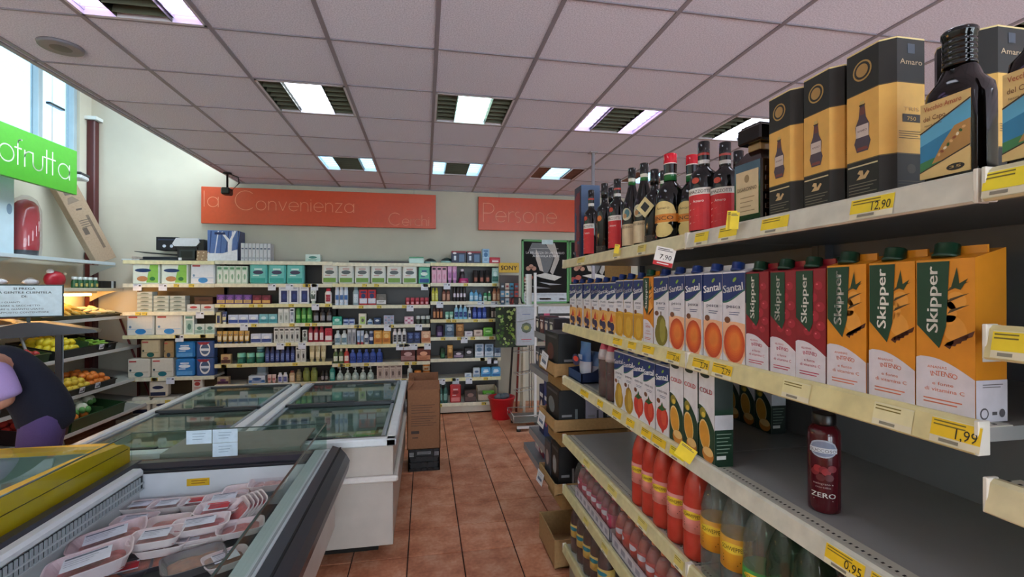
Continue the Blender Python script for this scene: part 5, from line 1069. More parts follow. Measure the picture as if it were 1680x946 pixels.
# goods and shelves further along behind the tower
f = empty('low_metal_shelf', (.80, 2.99, 0), 0, 'low grey metal shelving with two plates beyond the cardboard tower', 'shelving')
for z, y0, y1, xo in ((.36, .1, .75, 0), (.53, .02, .6, .01), (1.0, .15, .75, .05), (1.27, .15, .75, .09)):
    q = B(); q.box(xo, .55, y0, y1, z, z+.02, '76777c', 'metal_painted'); q.box(xo-.004, xo+.004, y0, y1, z-.03, z+.02, '8c8d92', 'metal_painted'); q.build('shelf', f)
q = B(); q.box(.55, .58, .05, .78, 0, 1.7, '4c4e54', 'metal_painted'); q.build('back_panel', f)
for y in (.06, .76):
    q = B(); q.box(.52, .55, y-.015, y+.015, 0, 1.7, '6c6d72', 'metal_painted'); q.build('upright', f)
rr = random.Random(3)
for k, (z, y0, n, hh, cs) in enumerate(((.381, 3.2, 3, .12, ('2c3c6c', '8c2c3c', 'c8a8b0')), (.551, 3.06, 3, .42, ('1f2c60', '243878', '18204c')), (1.021, 3.17, 4, .15, ('24407c', 'b83c34', '2c2c38', '484c58')), (1.291, 3.17, 4, .14, ('3c3c44', '2c3450', '5c2c34', '20242c')))):
    for j in range(n):
        q = B(); q.box(0, .12, 0, .13, 0, hh*rr.uniform(.8, 1), cs[j % len(cs)], 'paper', .003); q.P = lambda u, v, o: (-o, u, v); q.ell(.065, hh*.4, .035, hh*.2, rr.choice(['d8c8c0', 'c04c5c', 'e0e0d0'])); q.rect(.02, .11, hh*.65, hh*.72, 'd0d0d4')
        one('carton_box', q, (.86+.03*(z > 1), y0+.14*j, z), 0, '%s small box, %s along the %s plate beyond the tower' % ({'2c3c6c': 'navy', '8c2c3c': 'wine red', 'c8a8b0': 'pink', '1f2c60': 'deep blue', '243878': 'royal blue', '18204c': 'midnight blue', '24407c': 'mid blue', 'b83c34': 'red', '2c2c38': 'charcoal', '484c58': 'slate', '3c3c44': 'dark grey', '2c3450': 'dull blue', '5c2c34': 'maroon', '20242c': 'black'}[cs[j % len(cs)]], ['first', 'second', 'third', 'fourth'][j], ['lowest', 'second', 'third', 'top'][k]), 'box')

# ---------------------------------------------------------------- chest freezers in the middle
FB = 'c2b8ae'
def freezer(x0, x1, lab):
    y0, y1, z0, z1 = 2.83, 4.68, .12, .75
    e = empty('chest_freezer', ((x0+x1)/2, y0, 0), 0, lab, 'freezer', 'white chest freezers'); w_ = x1-x0; L = y1-y0; h_ = w_/2; t = .055
    q = B()
    q.box(-h_+.03, h_-.03, .03, L-.03, z0+.003, z0+.04, FB, 'metal_painted')
    for a in ((-h_+.02, -h_+.02+t, .02, L-.02), (h_-.02-t, h_-.02, .02, L-.02), (-h_+.018, h_-.018, .018, .02+t), (-h_+.018, h_-.018, L-.02-t, L-.018)): q.box(*a, z0-.002*(a[3]-a[2] < .2), z1-.04-.001*(a[3]-a[2] < .2), FB, 'metal_painted', .004)
    q.build('body', e)
    q = B(); q.box(-h_+.08, h_-.08, .08, L-.08, .36, .365, 'd0dad8', 'metal_painted')
    for a in ((-h_+.076, -h_+.08, .08, L-.08), (h_-.08, h_-.076, .08, L-.08), (-h_+.08, h_-.08, .076, .08), (-h_+.08, h_-.08, L-.08, L-.076)): q.box(*a, .36, z1-.04, 'c4d0ce', 'metal_painted')
    q.build('inner_lining', e)
    q = B()
    for a in ((-h_, -h_+.06, 0, L), (h_-.06, h_, 0, L), (-h_, h_, 0, .055), (-h_, h_, L-.05, L)): q.box(*a, z1-.045, z1, 'dfe6ea', 'plastic', .008)
    q.build('top_frame', e)
    q = B(); q.box(-h_-.005, h_+.012, -.018, .02, .50, .535, 'e6e0d8', 'plastic', .01); q.box(h_-.02, h_+.008, -.01, L, .50, .535, 'e6e0d8', 'plastic', .01); q.box(-h_-.005, -h_+.02, -.01, L, .50, .535, 'e6e0d8', 'plastic', .01); q.build('bumper', e)
    q = B(); q.box(-h_+.12, h_-.12, .2, L-.2, .0, z0+.01, '1c1815', 'matte'); q.build('base', e)
    for k, (a, b_, z) in enumerate(((.06, .98, z1-.022), (.93, L-.05, z1-.008))):
        ld = B(); hw = h_-.07
        ld.box(-hw, hw, a, a+.035, z-.008, z+.016, '3c4044', 'plastic', .003); ld.box(-hw, hw, b_-.035, b_, z-.008, z+.014, '3c4044', 'plastic', .003)
        ld.box(-hw, -hw+.025, a, b_, z-.006, z+.012, '8a98a0', 'plastic', .003); ld.box(hw-.025, hw, a, b_, z-.006, z+.012, '8a98a0', 'plastic', .003)
        o = ld.build('sliding_lid', e)
        g = B(); g.box(-hw+.02, hw-.02, a+.03, b_-.03, z, z+.005, 'ffffff', 'lid_glass'); g.build('lid_glass', o)
        hd = B(); hd.box(-.1, .1, a+.005 if k == 0 else a+.003, a+.03, z+.014, z+.026, '2c3034', 'plastic', .004); hd.build('lid_handle', o)
    for k in (1,):
        q = B(); q.box(-h_+.08, h_-.08, .9, .905, .365, .64, 'dfe4e4', 'metal_painted'); q.build('divider', e)
    return e
fr = freezer(-1.10, -.165, 'right-hand white chest freezer next to the tiled aisle'); fl = freezer(-1.97, -1.14, 'left-hand white chest freezer next to the fruit aisle')
rr = random.Random(11)
FC = {'navy': '1c2c58', 'green': '3c7c3c', 'bright green': '58b040', 'white': 'd8dcdc', 'pale yellow': 'd8d0a0', 'pink': 'c87080', 'red': 'b02c34', 'brown': '6c4434', 'grey': '8c9494', 'cream': 'c8c0a8', 'teal': '3c8c8c'}
def frozen(cx, cy, cname, w_, l_, h_, z, where, bag=False):
    q = B(); q.box(-w_/2, w_/2, -l_/2, l_/2, 0, h_, FC[cname], 'plastic' if bag else 'paper', min(w_, l_, h_)*.3 if bag else .003); q.top(h_)
    q.rect(-w_*.35, w_*.2, -l_*.1, l_*.25, 'e8e4dc' if cname not in ('white', 'cream', 'pale yellow') else '2c4c7c'); q.ell(w_*.2, -l_*.25, w_*.2, l_*.12, 'd8a860', .0008)
    q.front(-l_/2); q.rect(-w_*.4, w_*.3, h_*.3, h_*.7, 'e0dcd4')
    o = one('frozen_food_bag' if bag else 'frozen_food_box', q, (cx, cy, z), rr.uniform(-.12, .12), '%s frozen food %s %s' % (cname, 'bag' if bag else 'box', where), 'frozen food'); return o
# near basket of the right freezer: goods seen clearly through the glass
for x, y, c, w_, l_, h_, z, wh, bg in ((-.80, 3.42, 'navy', .24, .16, .1, .50, 'at the back left of the near right-freezer basket', True), (-.62, 3.50, 'navy', .2, .14, .09, .50, 'beside the other navy bag, right freezer', True),
    (-.42, 3.52, 'bright green', .18, .16, .09, .5, 'at the back of the near right-freezer basket', True), (-.28, 3.5, 'brown', .14, .24, .1, .5, 'by the right freezer wall', False),
    (-.78, 3.16, 'pale yellow', .24, .16, .06, .52, 'lying askew front left in right freezer', False), (-.80, 3.0, 'teal', .2, .12, .05, .5, 'low at front left in right freezer', False),
    (-.60, 3.02, 'grey', .1, .12, .09, .5, 'front middle in right freezer', False), (-.54, 3.25, 'cream', .2, .2, .05, .5, 'middle of right freezer', False)): frozen(x, y, c, w_, l_, h_, z, wh, bg)
for k in range(6): frozen(-.50+.055*k, 3.03+.02*(k % 2), ['pink', 'navy', 'pink', 'red', 'pink', 'navy'][k], .045, .2, .11, .5, 'standing on edge, %s of six at front right' % ['first', 'second', 'third', 'fourth', 'fifth', 'sixth'][k])
for k in range(6): frozen(-.95+.14*k, 4.1+.08*(k % 3), ['white', 'brown', 'red', 'grey', 'white', 'cream'][k], .12, .22, .08, .37, '%s from the left in the rear of right freezer' % ['first', 'second', 'third', 'fourth', 'fifth', 'sixth'][k], k % 2 == 0)
for k in range(10): frozen(-1.84+.155*(k % 5), 3.2+.32*(k//5), ['white', 'cream', 'grey', 'green', 'white', 'teal', 'white', 'pale yellow', 'grey', 'white'][k], .14, .26, .1, .4, '%s of five, %s row of left freezer' % (['first', 'second', 'third', 'fourth', 'fifth'][k % 5], ['near', 'second'][k//5]), True)
for k in range(5): frozen(-1.84+.155*k, 4.2, ['white', 'green', 'grey', 'red', 'white'][k], .13, .3, .1, .4, '%s of five in the rear of left freezer' % ['first', 'second', 'third', 'fourth', 'fifth'][k], True)
q = B(); q.box(-.34, .34, 0, .34, 0, .014, '8c8680', 'metal_painted', .003); q.box(-.34, .34, -.004, .004, -.10, .014, '8c8680', 'metal_painted', .002)
one('cover_board', q, (-1.0, 2.70, .765), 0, 'brushed grey cover board at the near end of the chest freezers', 'board')

# ---------------------------------------------------------------- open meat cabinet in front
e = empty('meat_cabinet', (-.95, .75, 0), 0, 'open refrigerated cabinet with dark bumpers holding packed meat', 'refrigerator')
L = 1.87; xl, xr = -.47, .464; q = B()      # local x range, y 0..L
q.box(xl+.05, xr-.02, .02, L-.02, .33, .38, 'd8d0c8', 'metal_painted')
q.box(xr-.06, xr+.02, .0, L-.02, .37, .72, 'c6beb8', 'metal_painted', .004); q.box(xl+.01, xl+.07, 0, L-.02, .33, .72, 'c6beb8', 'metal_painted', .004)
q.box(xl+.02, xr-.0, L-.08, L-.02, .33, .72, 'cfc8c0', 'metal_painted', .004); q.box(xl+.02, xr-.02, 0, .06, .33, .72, 'cfc8c0', 'metal_painted', .004); q.build('body', e)
q = B(); q.box(xl+.08, xr-.1, .08, L-.1, .02, .33, '2c2824', 'matte'); q.build('base', e)
q = B(); q.box(xl+.07, xr-.06, .06, L-.08, .54, .545, '5c5a5c', 'metal_painted'); q.build('display_floor', e)
q = B(); q.box(xl+.07, xl+.075, .06, L-.08, .48, .735, 'c9cfd2', 'metal_painted'); q.box(xr-.065, xr-.06, .06, L-.08, .48, .735, 'c9cfd2', 'metal_painted'); q.box(xl+.07, xr-.06, L-.085, L-.08, .48, .735, 'cdd2da', 'metal_painted'); q.build('inner_lining', e)
q = B(); G = '33343c'
q.prism([(xr+.03, .62), (xr+.08, .65), (xr+.088, .70), (xr+.07, .735), (xr+.04, .77), (xr+.0, .785), (xr-.0, .62)], -.02, L+.03, G, 'plastic', 'y')
q.box(xr+.036, xr+.043, -.02, L+.03, .765, .7745, '101014', 'matte'); q.build('side_bumper', e)
q = B(); q.box(xl-.03, xl+.05, -.02, L+.03, .66, .775, '2a2c38', 'plastic', .02); q.build('side_bumper', e)
q = B(); q.box(xl-.03, xr+.05, L-.05, L+.03, .66, .77, '26262e', 'plastic', .02); q.box(xl, xr, L-.075, L-.05, .70, .745, '1c1c22', 'plastic', .004); q.build('end_bumper', e)
q = B(); q.box(xr-.08, xr, 0, L-.02, .765, .785, 'c4ccd0', 'metal_painted', .004); q.box(xr-.02, xr-.012, 0, L-.06, .785, .788, '8c9498', 'metal_painted'); q.build('silver_rail', e)
q = B(); q.box(xl+.05, xl+.105, 0, L-.1, .735, .775, 'cfd4d8', 'plastic', .014); q.build('air_duct_top', e)
q = B()
for k in range(85): q.box(xl+.098, xl+.102, .01+k*.0205, .022+k*.0205, .675, .735, '9aa2a8', 'metal_painted')
q.box(xl+.096, xl+.103, 0, L-.1, .700, .706, 'b4bcc0', 'metal_painted'); q.box(xl+.096, xl+.103, 0, L-.1, .672, .678, 'b4bcc0', 'metal_painted'); q.box(xl+.094, xl+.096, 0, L-.1, .675, .735, '23262c', 'matte'); g_ = q.build('air_grille', e); g_['kind'] = 'stuff'
for nm, a in (('end_glass', (xl-.005, xr-.025, L-.006, L+.0)), ('side_glass', (xr-.031, xr-.025, .0, L-.006)), ('side_glass', (xl-.006, xl, .0, L-.006))):
    q = B(); q.box(*a, .78, .915, 'ffffff', 'glass'); q.build(nm, e)
q = B()
for a in ((xl-.006, xr-.025, L-.007, L+.001), (xr-.032, xr-.024, 0, L), (xl-.007, xl+.001, 0, L)): q.box(*a, .913, .917, '3c4c48', 'gloss')
q.build('glass_edge', e)
for x, z0_ in ((xl+.42-.12, .845), (xl+.42+.0, .845), (xl+.42+.0, .775)):
    q = B(); q.box(x-.058, x+.058, L-.009, L-.0065, z0_-.0, z0_+.068, 'c9dbea', 'paper'); q.front(L-.009); q.lines(x-.03, x+.03, z0_+.05, 3, .014, .003, '8ca4b8'); q.build('notice_sheet', e)
q = B(); q.box(-.19, -.09, L-.088, L-.0855, .665, .70, 'd8ac20', 'paper'); q.front(L-.088); q.lines(-.17, -.1, .688, 2, .012, .004, '8c5c14'); q.build('yellow_sticker', e)
MC = {'pale pink': 'c89a8c', 'red': 'a8343c', 'minced red': 'b04a4c', 'rosy': 'b8706c', 'brown breaded': '8c5430', 'orange': 'b86848', 'dark red': '6c2428'}
def meat_tray(px_, py_, z, w_, d_, rz, mc, lab, deep=.028, tilt=(0, 0), sheet=True, traycol='e6dcdc', red_lab=False):
    z += .068; p = onZ(px_, py_, z); t = empty('meat_tray', (p.x, p.y, z), rz, lab, 'meat tray', None); t.rotation_euler = (tilt[0], tilt[1], rz)
    q = B(); n = 24
    def ring(sc, zz, off=0):
        o_ = []
        for a in range(n):
            tt = 2*PI*(a+.5)/n; cx_ = math.copysign(abs(math.cos(tt))**.38, math.cos(tt)); sy_ = math.copysign(abs(math.sin(tt))**.38, math.sin(tt)); o_.append(((w_/2*sc-off)*cx_, (d_/2*sc-off)*sy_, zz))
        return o_
    rings = [ring(.8, 0), ring(.98, deep), ring(1.03, deep+.002), ring(1.03, deep+.005), ring(.97, deep+.004), ring(.78, .004)]
    vs = sum(rings, []); fs = [(i*n+a, i*n+(a+1) % n, (i+1)*n+(a+1) % n, (i+1)*n+a) for i in range(5) for a in range(n)] + [tuple(range(5*n, 6*n))]
    q.add(vs, fs, traycol, 'plastic', False); q.build('tray', t)
    q = B(); r2 = random.Random(int(px_*7+py_)); m_ = 9; vs = []
    for j in range(m_):
        for i in range(m_):
            u, v = i/(m_-1)*2-1, j/(m_-1)*2-1; ed = max(0, 1-max(abs(u), abs(v))**4)
            vs.append((u*w_*.39, v*d_*.39, .008+(deep*.55)*ed*(.6+.5*abs(math.sin(u*5+r2.random()*2)*math.cos(v*4)))))
    q.add(vs, [(j*m_+i, j*m_+i+1, (j+1)*m_+i+1, (j+1)*m_+i) for j in range(m_-1) for i in range(m_-1)], MC[mc], 'meat', True); q.build('meat', t)
    q = B(); q.add(ring(1.0, deep+.0055), [tuple(range(n))], 'ffffff', 'film'); q.build('film', t)
    if sheet:
        q = B(); u0 = -w_*.3; q.box(u0, u0+w_*.55, -d_*.26, d_*.3, deep+.006, deep+.0066, 'd4d8e2', 'paper'); q.top(deep+.0068)
        q.rect(u0+.004, u0+w_*.5, d_*.2, d_*.27, 'c8282c' if red_lab else '5c6474'); q.lines(u0+.006, u0+w_*.4, d_*.1, 3, d_*.09, .0025, '6c7484')
        if red_lab: q.rect(u0+w_*.1, u0+w_*.55, -d_*.2, d_*.18, 'b8202c', .0006)
        q.build('price_label', t)
    return t
for a in (
 (268, 806, .545, .17, .11, .1, 'orange', 'small meat tray alone at the far left of the cabinet', .03),
 (232, 838, .535, .15, .10, .05, 'orange', 'meat tray with orange pieces left of the two white-labelled ones'),
 (277, 836, .54, .15, .11, .1, 'pale pink', 'white tray with a dark label beside the orange pieces'),
 (322, 832, .545, .13, .11, .1, 'red', 'tray with a red label, left of the upright stack', .028, (0, 0), True, 'e6dcdc', True),
 (222, 862, .53, .16, .10, .08, 'rosy', 'flat rosy meat tray with a yellow edged label'),
 (400, 812, .56, .17, .12, .15, 'pale pink', 'pale pink poultry tray at the far right back', .03, (0, 0), False),
 (440, 800, .575, .17, .12, .15, 'pale pink', 'pale tray in the far right corner behind the glass edge', .03, (0, 0), False),
 (370, 826, .56, .18, .13, .2, 'pale pink', 'tray with a dark blue and yellow label near the back', .028),
 (358, 842, .575, .17, .12, .15, 'red', 'tray with a bright red label in the middle', .028, (.05, 0), True, 'e6dcdc', True),
 (275, 866, .545, .16, .11, .1, 'minced red', 'round-cornered tray with minced meat, middle left', .03, (0, 0), False),
 (330, 868, .575, .2, .13, .25, 'minced red', 'large white-labelled tray topmost in the middle'),
 (340, 884, .545, .2, .13, .25, 'rosy', 'tray under the large white-labelled one', .03, (0, 0), False),
 (257, 890, .575, .17, .13, .2, 'minced red', 'square tray with a grey label, topmost at middle left', .03),
 (268, 902, .545, .17, .13, .2, 'dark red', 'dark meat tray under the grey-labelled square one', .03, (0, 0), False),
 (310, 896, .535, .15, .11, .2, 'rosy', 'thin tray with a small label below the middle stack', .025),
 (395, 872, .56, .17, .12, .3, 'rosy', 'plain rosy chop tray by the right glass', .025, (0, 0), False),
 (180, 894, .55, .24, .16, .45, 'rosy', 'long pink tray at left, nearly empty end', .04, (0, -.12), True, 'dcc8cc'),
 (150, 938, .56, .24, .18, .45, 'minced red', 'big pink tray at bottom left with a white label', .045, (0, -.12), True, 'd8c8cc'),
 (318, 930, .53, .2, .16, .5, 'brown breaded', 'tray of breaded brown cutlets at the bottom', .03, (0, 0), False, '5c5a5c'),
 (372, 925, .53, .15, .12, .6, 'brown breaded', 'small label-topped breaded tray by the lower right glass', .025),
 (252, 925, .52, .2, .15, .4, 'orange', 'dark tray with orange skewers at the bottom', .02, (0, 0), False, '3c3a40'),
 (205, 942, .52, .16, .12, .4, 'orange', 'dark tray with a red label at the lower edge', .02, (0, 0), True, '3c3a40', True)): meat_tray(*a)
for k in range(5): meat_tray(385+k*7.5, 852-k*3.0, .565, .17, .12, .5, 'red', 'red meat tray standing tilted, %s of five leaning in a row' % ['first', 'second', 'third', 'fourth', 'fifth'][k], .02, (.15, -.75), False)

# ---------------------------------------------------------------- yellow ice-cream freezer
YC = 'f4bc0c'; e = empty('ice_cream_freezer', (-1.86, 1.05, 0), 0, 'yellow ice-cream freezer with a curved glass top, at left', 'freezer')
W2 = .40; L = 1.62
q = B(); q.box(-W2+.03, W2-.04, .03, L-.03, .06, .10, 'd8d4cc', 'metal_painted')
for a in ((-W2+.02, -W2+.07, .02, L-.02), (W2-.08, W2-.03, .02, L-.02), (-W2+.022, W2-.032, .018, .07), (-W2+.022, W2-.032, L-.07, L-.018)): q.box(*a, .06, .66-.001*(a[0] > 0), 'd8d4cc', 'metal_painted')
q.build('body', e)
def curve_rim(x): return .80 - .0*x
q = B()
# side cheeks: a long rounded profile in y, z
def cheek(x0, x1):
    pts = [(.0, .62), (L-.04, .66), (L, .70), (L, .83), (L-.05, .86), (L*.8, .885), (L*.5, .90), (L*.2, .89), (.0, .86)]
    q.prism(pts, x0, x1, YC, 'plastic', 'x')
cheek(W2-.05, W2); cheek(-W2, -W2+.05)
q.box(-W2+.04, W2-.04, L-.13, L-.0, .66, .862, YC, 'plastic', .02); q.box(-W2+.04, W2-.04, 0, .1, .62, .88, YC, 'plastic', .02)
q.box(-W2+.04, W2-.04, L*.52-.02, L*.52+.02, .86, .905, YC, 'plastic', .008)
q.build('yellow_rim', e)
q = B(); q.box(W2-.002, W2+.002, .02, L-.02, .826, .829, '4a3c08', 'matte'); q.build('rim_groove', e)
for a, b_ in ((.1, L*.52-.02), (L*.52+.02, L-.13)):
    q = B(); n = 8; vs = []; 
    for j in range(n+1):
        y = a+(b_-a)*j/n; zz = .875+.02*math.sin(PI*y/L); vs += [(-W2+.05, y, zz), (0, y, zz+.012), (W2-.05, y, zz)]
    q.add(vs, [(3*j+k, 3*j+k+1, 3*j+k+4, 3*j+k+3) for j in range(n) for k in (0, 1)], 'ffffff', 'lid_glass', True); q.build('lid_glass', e)
q = B(); q.box(-W2+.075, W2-.085, .1, L-.13, .5, .505, 'b4c4c0', 'metal_painted')
for a in ((-W2+.051, -W2+.073, .1, L-.13), (W2-.083, W2-.051, .1, L-.13), (-W2+.051, W2-.051, L-.138, L-.131), (-W2+.051, W2-.051, .101, .108)): q.box(*a, .5, .85, '8ea8a0', 'metal_painted')
q.build('inner_lining', e)
rr = random.Random(5)
for k in range(12): frozen(-1.86-.24+.16*(k % 4), 1.45+.36*(k//4), ['white', 'teal', 'green', 'cream', 'pale yellow', 'white', 'teal', 'pink', 'green', 'white', 'cream', 'teal'][k], .12, .3, .12, .52, '%s of four, %s row in yellow freezer' % (['first', 'second', 'third', 'fourth'][k % 4], ['near', 'middle', 'far'][k//4]))

# ---------------------------------------------------------------- big carton on a crate by the freezer
e = empty('plastic_crate', (-.005, 4.42, 0), 0, 'black plastic crate on the tiles under the big brown carton', 'crate')
q = B(); w_, d_, h_ = .14, .15, .20; K = '17161a'
for z0, z1 in ((0, .025), (.065, .08), (.115, .13), (.165, .20)):
    q.box(-w_, w_, -d_, -d_+.012, z0, z1, K, 'plastic'); q.box(-w_, w_, d_-.012, d_, z0, z1, K, 'plastic'); q.box(w_-.012, w_, -d_, d_, z0, z1, K, 'plastic'); q.box(-w_, -w_+.012, -d_, d_, z0, z1, K, 'plastic')
for k in range(6):
    x = -w_+.006+k*(2*w_-.012)/5
    for y in (-d_, d_-.012): q.box(x-.006, x+.006, y, y+.012, 0, .2, K, 'plastic')
    y = -d_+.006+k*(2*d_-.012)/5
    for x in (-w_, w_-.012): q.box(x, x+.012, y-.006, y+.006, 0, .2, K, 'plastic')
q.box(-w_+.01, w_-.01, -d_+.01, d_-.01, .0, .02, '101012', 'plastic'); q.box(-w_+.02, w_-.02, -d_+.02, d_-.02, .02, .17, '1a191c', 'plastic'); q.build('crate_body', e)
q = B(); q.box(-.06, .06, -d_-.004, -d_+.0, .15, .175, '8a8c90', 'plastic'); q.front(-d_-.004); q.lines(-.05, .05, .165, 2, .012, .004, '202024'); q.build('crate_emblem', e)
for x in (-.11, .11):
    q = B()
    for k in range(3): q.box(x-.02, x+.02, -d_-.003, -d_, .135+.013*k, .143+.013*k, '9a9ca0', 'plastic')
    q.build('crate_emblem', e)
e = empty('cardboard_box', (-.008, 4.40, .202), .0, 'tall brown open carton standing on the black crate', 'box')
q = B(); w_, d_, h_ = .146, .15, .53; C_ = '9a6c4c'
q.box(-w_, w_, -d_, -d_+.006, 0, h_, C_, 'cardboard'); q.box(-w_, w_, d_-.006, d_, 0, h_, C_, 'cardboard'); q.box(-w_, -w_+.006, -d_, d_, 0, h_, C_, 'cardboard'); q.box(w_-.006, w_, -d_, d_, 0, h_, C_, 'cardboard'); q.box(-w_, w_, -d_, d_, 0, .006, C_, 'cardboard')
q.front(-d_)
q.lines(-.11, .10, .39, 4, .022, .004, '3c261c'); q.lines(-.11, .11, .29, 5, .02, .004, '3c261c'); q.rect(-.11, -.04, .14, .165, '3c261c'); q.rect(-.1, -.05, .1, .11, '4c3020'); q.build('carton_body', e)
for nm, pts in (('flap', [(-w_, d_, h_), (w_-.01, d_, h_), (w_-.01, d_+.02, h_+.10), (-w_+.005, d_+.02, h_+.10)]), ('flap', [(-w_, -d_, h_), (w_, -d_, h_), (w_-.01, -d_+.07, h_+.07), (-w_+.01, -d_+.07, h_+.07)]),
                ('flap', [(-w_, -d_, h_), (-w_, d_, h_), (-w_+.05, d_, h_+.06), (-w_+.05, -d_, h_+.06)])):
    q = B(); th = Vector((.0, .005, .0)) if abs(pts[0][1]-pts[1][1]) < .01 else Vector((.005, 0, 0)); p_ = [Vector(v) for v in pts]; q.add([*p_, *[v+th for v in p_]], [(0, 1, 2, 3), (7, 6, 5, 4), (0, 4, 5, 1), (1, 5, 6, 2), (2, 6, 7, 3), (3, 7, 4, 0)], '86593e', 'cardboard'); q.build(nm, e)

# ---------------------------------------------------------------- red bucket, rack, spinner, posters
e = empty('bucket', (.96, 5.86, 0), 0, 'red plastic bucket standing before the right shelving bay', 'bucket'); q = B()
q.lathe([(.115, 0), (.12, .01), (.165, .26), (.175, .262), (.175, .275), (.158, .275), (.113, .012), (.001, .01)], 'c41c28', 'plastic', 32); q.build('bucket_body', e)
q = B(); q.tube([(.175*math.cos(t), .01*math.sin(t), .265-.1*math.sin(t)) for t in [PI*k/12 for k in range(13)]], .003, 'b0b0b4'); q.build('handle', e)
q = B(); 
for k in range(5): q.ball((-.05+.03*k, .02*math.sin(k*2), .26+.01*(k % 2)), .045, '5c646c', 'cloth', 10, 6, 1.2, .9, .8)
one('cleaning_cloth', q, (.96, 5.86, .01), .3, 'crumpled grey cloth in the red bucket', 'cloth')
e = empty('wire_rack', (1.30, 5.45, 0), 0, 'white wire display rack with a tall post and tray base, by the bucket', 'rack'); Wt = 'd4d4d4'
def post_seg(nm, pts, r=.012, c=Wt): q = B(); q.tube(pts, r, c, 'metal_painted', 6); return q.build(nm, e)
q = B(); q.box(-.015, .015, -.015, .015, .06, 1.83, Wt, 'metal_painted', .002); q.build('post', e)
q = B(); q.box(-.26, .16, -.2, -.17, .03, .06, Wt, 'metal_painted', .003); q.box(-.26, .16, .17, .2, .03, .06, Wt, 'metal_painted', .003); q.box(-.015, .015, -.2, .2, .03, .06, Wt, 'metal_painted', .003)
for x in (-.24, .14): q.lathe([(.025, 0), (.025, .03)], '1c1c1e', 'plastic', 12, (x, -.185, 0)); q.lathe([(.025, 0), (.025, .03)], '1c1c1e', 'plastic', 12, (x, .185, 0))
q.build('foot', e)
q = B(); q.box(-.3, .13, -.2, .2, .10, .11, '6c6c68', 'metal_painted')
for pts in ([(-.3, -.2, .18), (.13, -.2, .18), (.13, .2, .18), (-.3, .2, .18), (-.3, -.2, .18)],): q.tube(pts, .006, 'c4c4c4', 'metal')
for x, y in ((-.3, -.2), (.13, -.2), (.13, .2), (-.3, .2)): q.tube([(x, y, .1), (x, y, .18)], .005, 'c4c4c4', 'metal')
q.build('base_tray', e)
for k, z in enumerate((.42, .62, .88, 1.25)):
    q = B(); q.tube([(-.02, -.02, z+.03), (-.22, -.06, z), (-.24, .1, z), (-.02, .12, z+.03)], .005, 'c8c8c8', 'metal')
    for j in range(4): q.tube([(-.06-.05*j, -.03, z+.015), (-.06-.05*j, .11, z+.015)], .003, 'c8c8c8', 'metal')
    q.build('wire_basket', e)
for k in range(3):
    q = B(); q.tube([(-.06+.03*k, .06, .2), (-.06+.03*k, .06, 1.1)], .004, '4c4c4c', 'metal'); q.build('upright_wire', e)
# top notch post, white box, grey paper bag
q = B(); q.box(-.035, .035, -.03, .03, 0, .42, 'd0cfc8', 'metal_painted', .003)
for k in range(9): q.box(-.045, -.035, -.02, .02, .03+.04*k, .045+.04*k, 'e8e6e0', 'metal_painted')
p = onY(867, 506, 5.6); one('notched_post', q, (p.x, 5.6, 1.40), 0, 'white notched display post over the white ledge beside the black poster', 'post')
q = B(); q.box(-.62, .25, 0, .2, 0, .02, 'dcdedc', 'metal_painted', .003); p = onY(850, 500, 5.5); 
led = one('white_ledge', q, (p.x, 5.5, p.z-.02), 0, 'white ledge board running over the foliage picture to the grey bag', 'shelf')
q = B(); q.box(-.16, .16, 0, .02, 0, .01, 'a9b2bc', 'paper')
p0 = onY(847, 567, 5.44); p1 = onY(880, 503, 5.44); W = p1.x-p0.x; H = p1.z-p0.z
q = B(); q.box(0, W, 0, .05, 0, H, 'aab2bc', 'paper', .006); q.front(0); q.ell(W*.5, H*.46, W*.26, H*.14, '3c4c3c', .0006, 8); q.rect(W*.28, W*.72, H*.38, H*.55, '59694c', .0008); q.ell(W*.5, H*.46, W*.14, H*.06, 'a8a85c', .001, 10); q.rect(W*.3, W*.7, H*.8, H*.815, '5c6c9c'); q.rect(W*.25, W*.75, H*.15, H*.17, 'b04c54'); q.rect(W*.3, W*.7, H*.1, H*.11, '8c6c74')
one('paper_bag', q, (p0.x, 5.44, p0.z), 0, 'grey-blue paper bag with a small green picture hanging under the ledge', 'bag')
# foliage picture board
p0 = onY(813, 570, 6.0); p1 = onY(848, 502, 6.0); W = 1.0; H = p1.z-p0.z
e = empty('picture_board', (p0.x, 6.0, p0.z), 0, 'board printed with bright green foliage, right of the shelving', 'picture')
q = B(); q.box(0, W*.42, 0, .012, 0, H, '24341c', 'paper'); q.build('board', e)
q = B(); q.box(.37, .40, .015, .03, -p0.z, .1, 'c8c0ac', 'metal_painted'); q.box(.37, .40, -.04, .1, -p0.z, -p0.z+.015, 'c8c0ac', 'metal_painted'); q.build('stand_leg', e)
q = B().front(0); rr = random.Random(9)
for k in range(150):
    u = rr.uniform(.02, .40)*W; v = rr.uniform(.02, .97)*H; r = rr.uniform(.008, .028)
    q.ell(u, v, r, r*.8, rr.choice(['5c8c2c', '8cb44c', 'a8c86c', '3c6424', '2c4c1c', 'c0d88c', '1c3014'] if u < .24*W or rr.random() < .4 else ['2c4c1c', '1c3014', '3c6424']), .0004+.00002*k, 7, rot=rr.uniform(0, 3))
q.build('foliage_print', e)
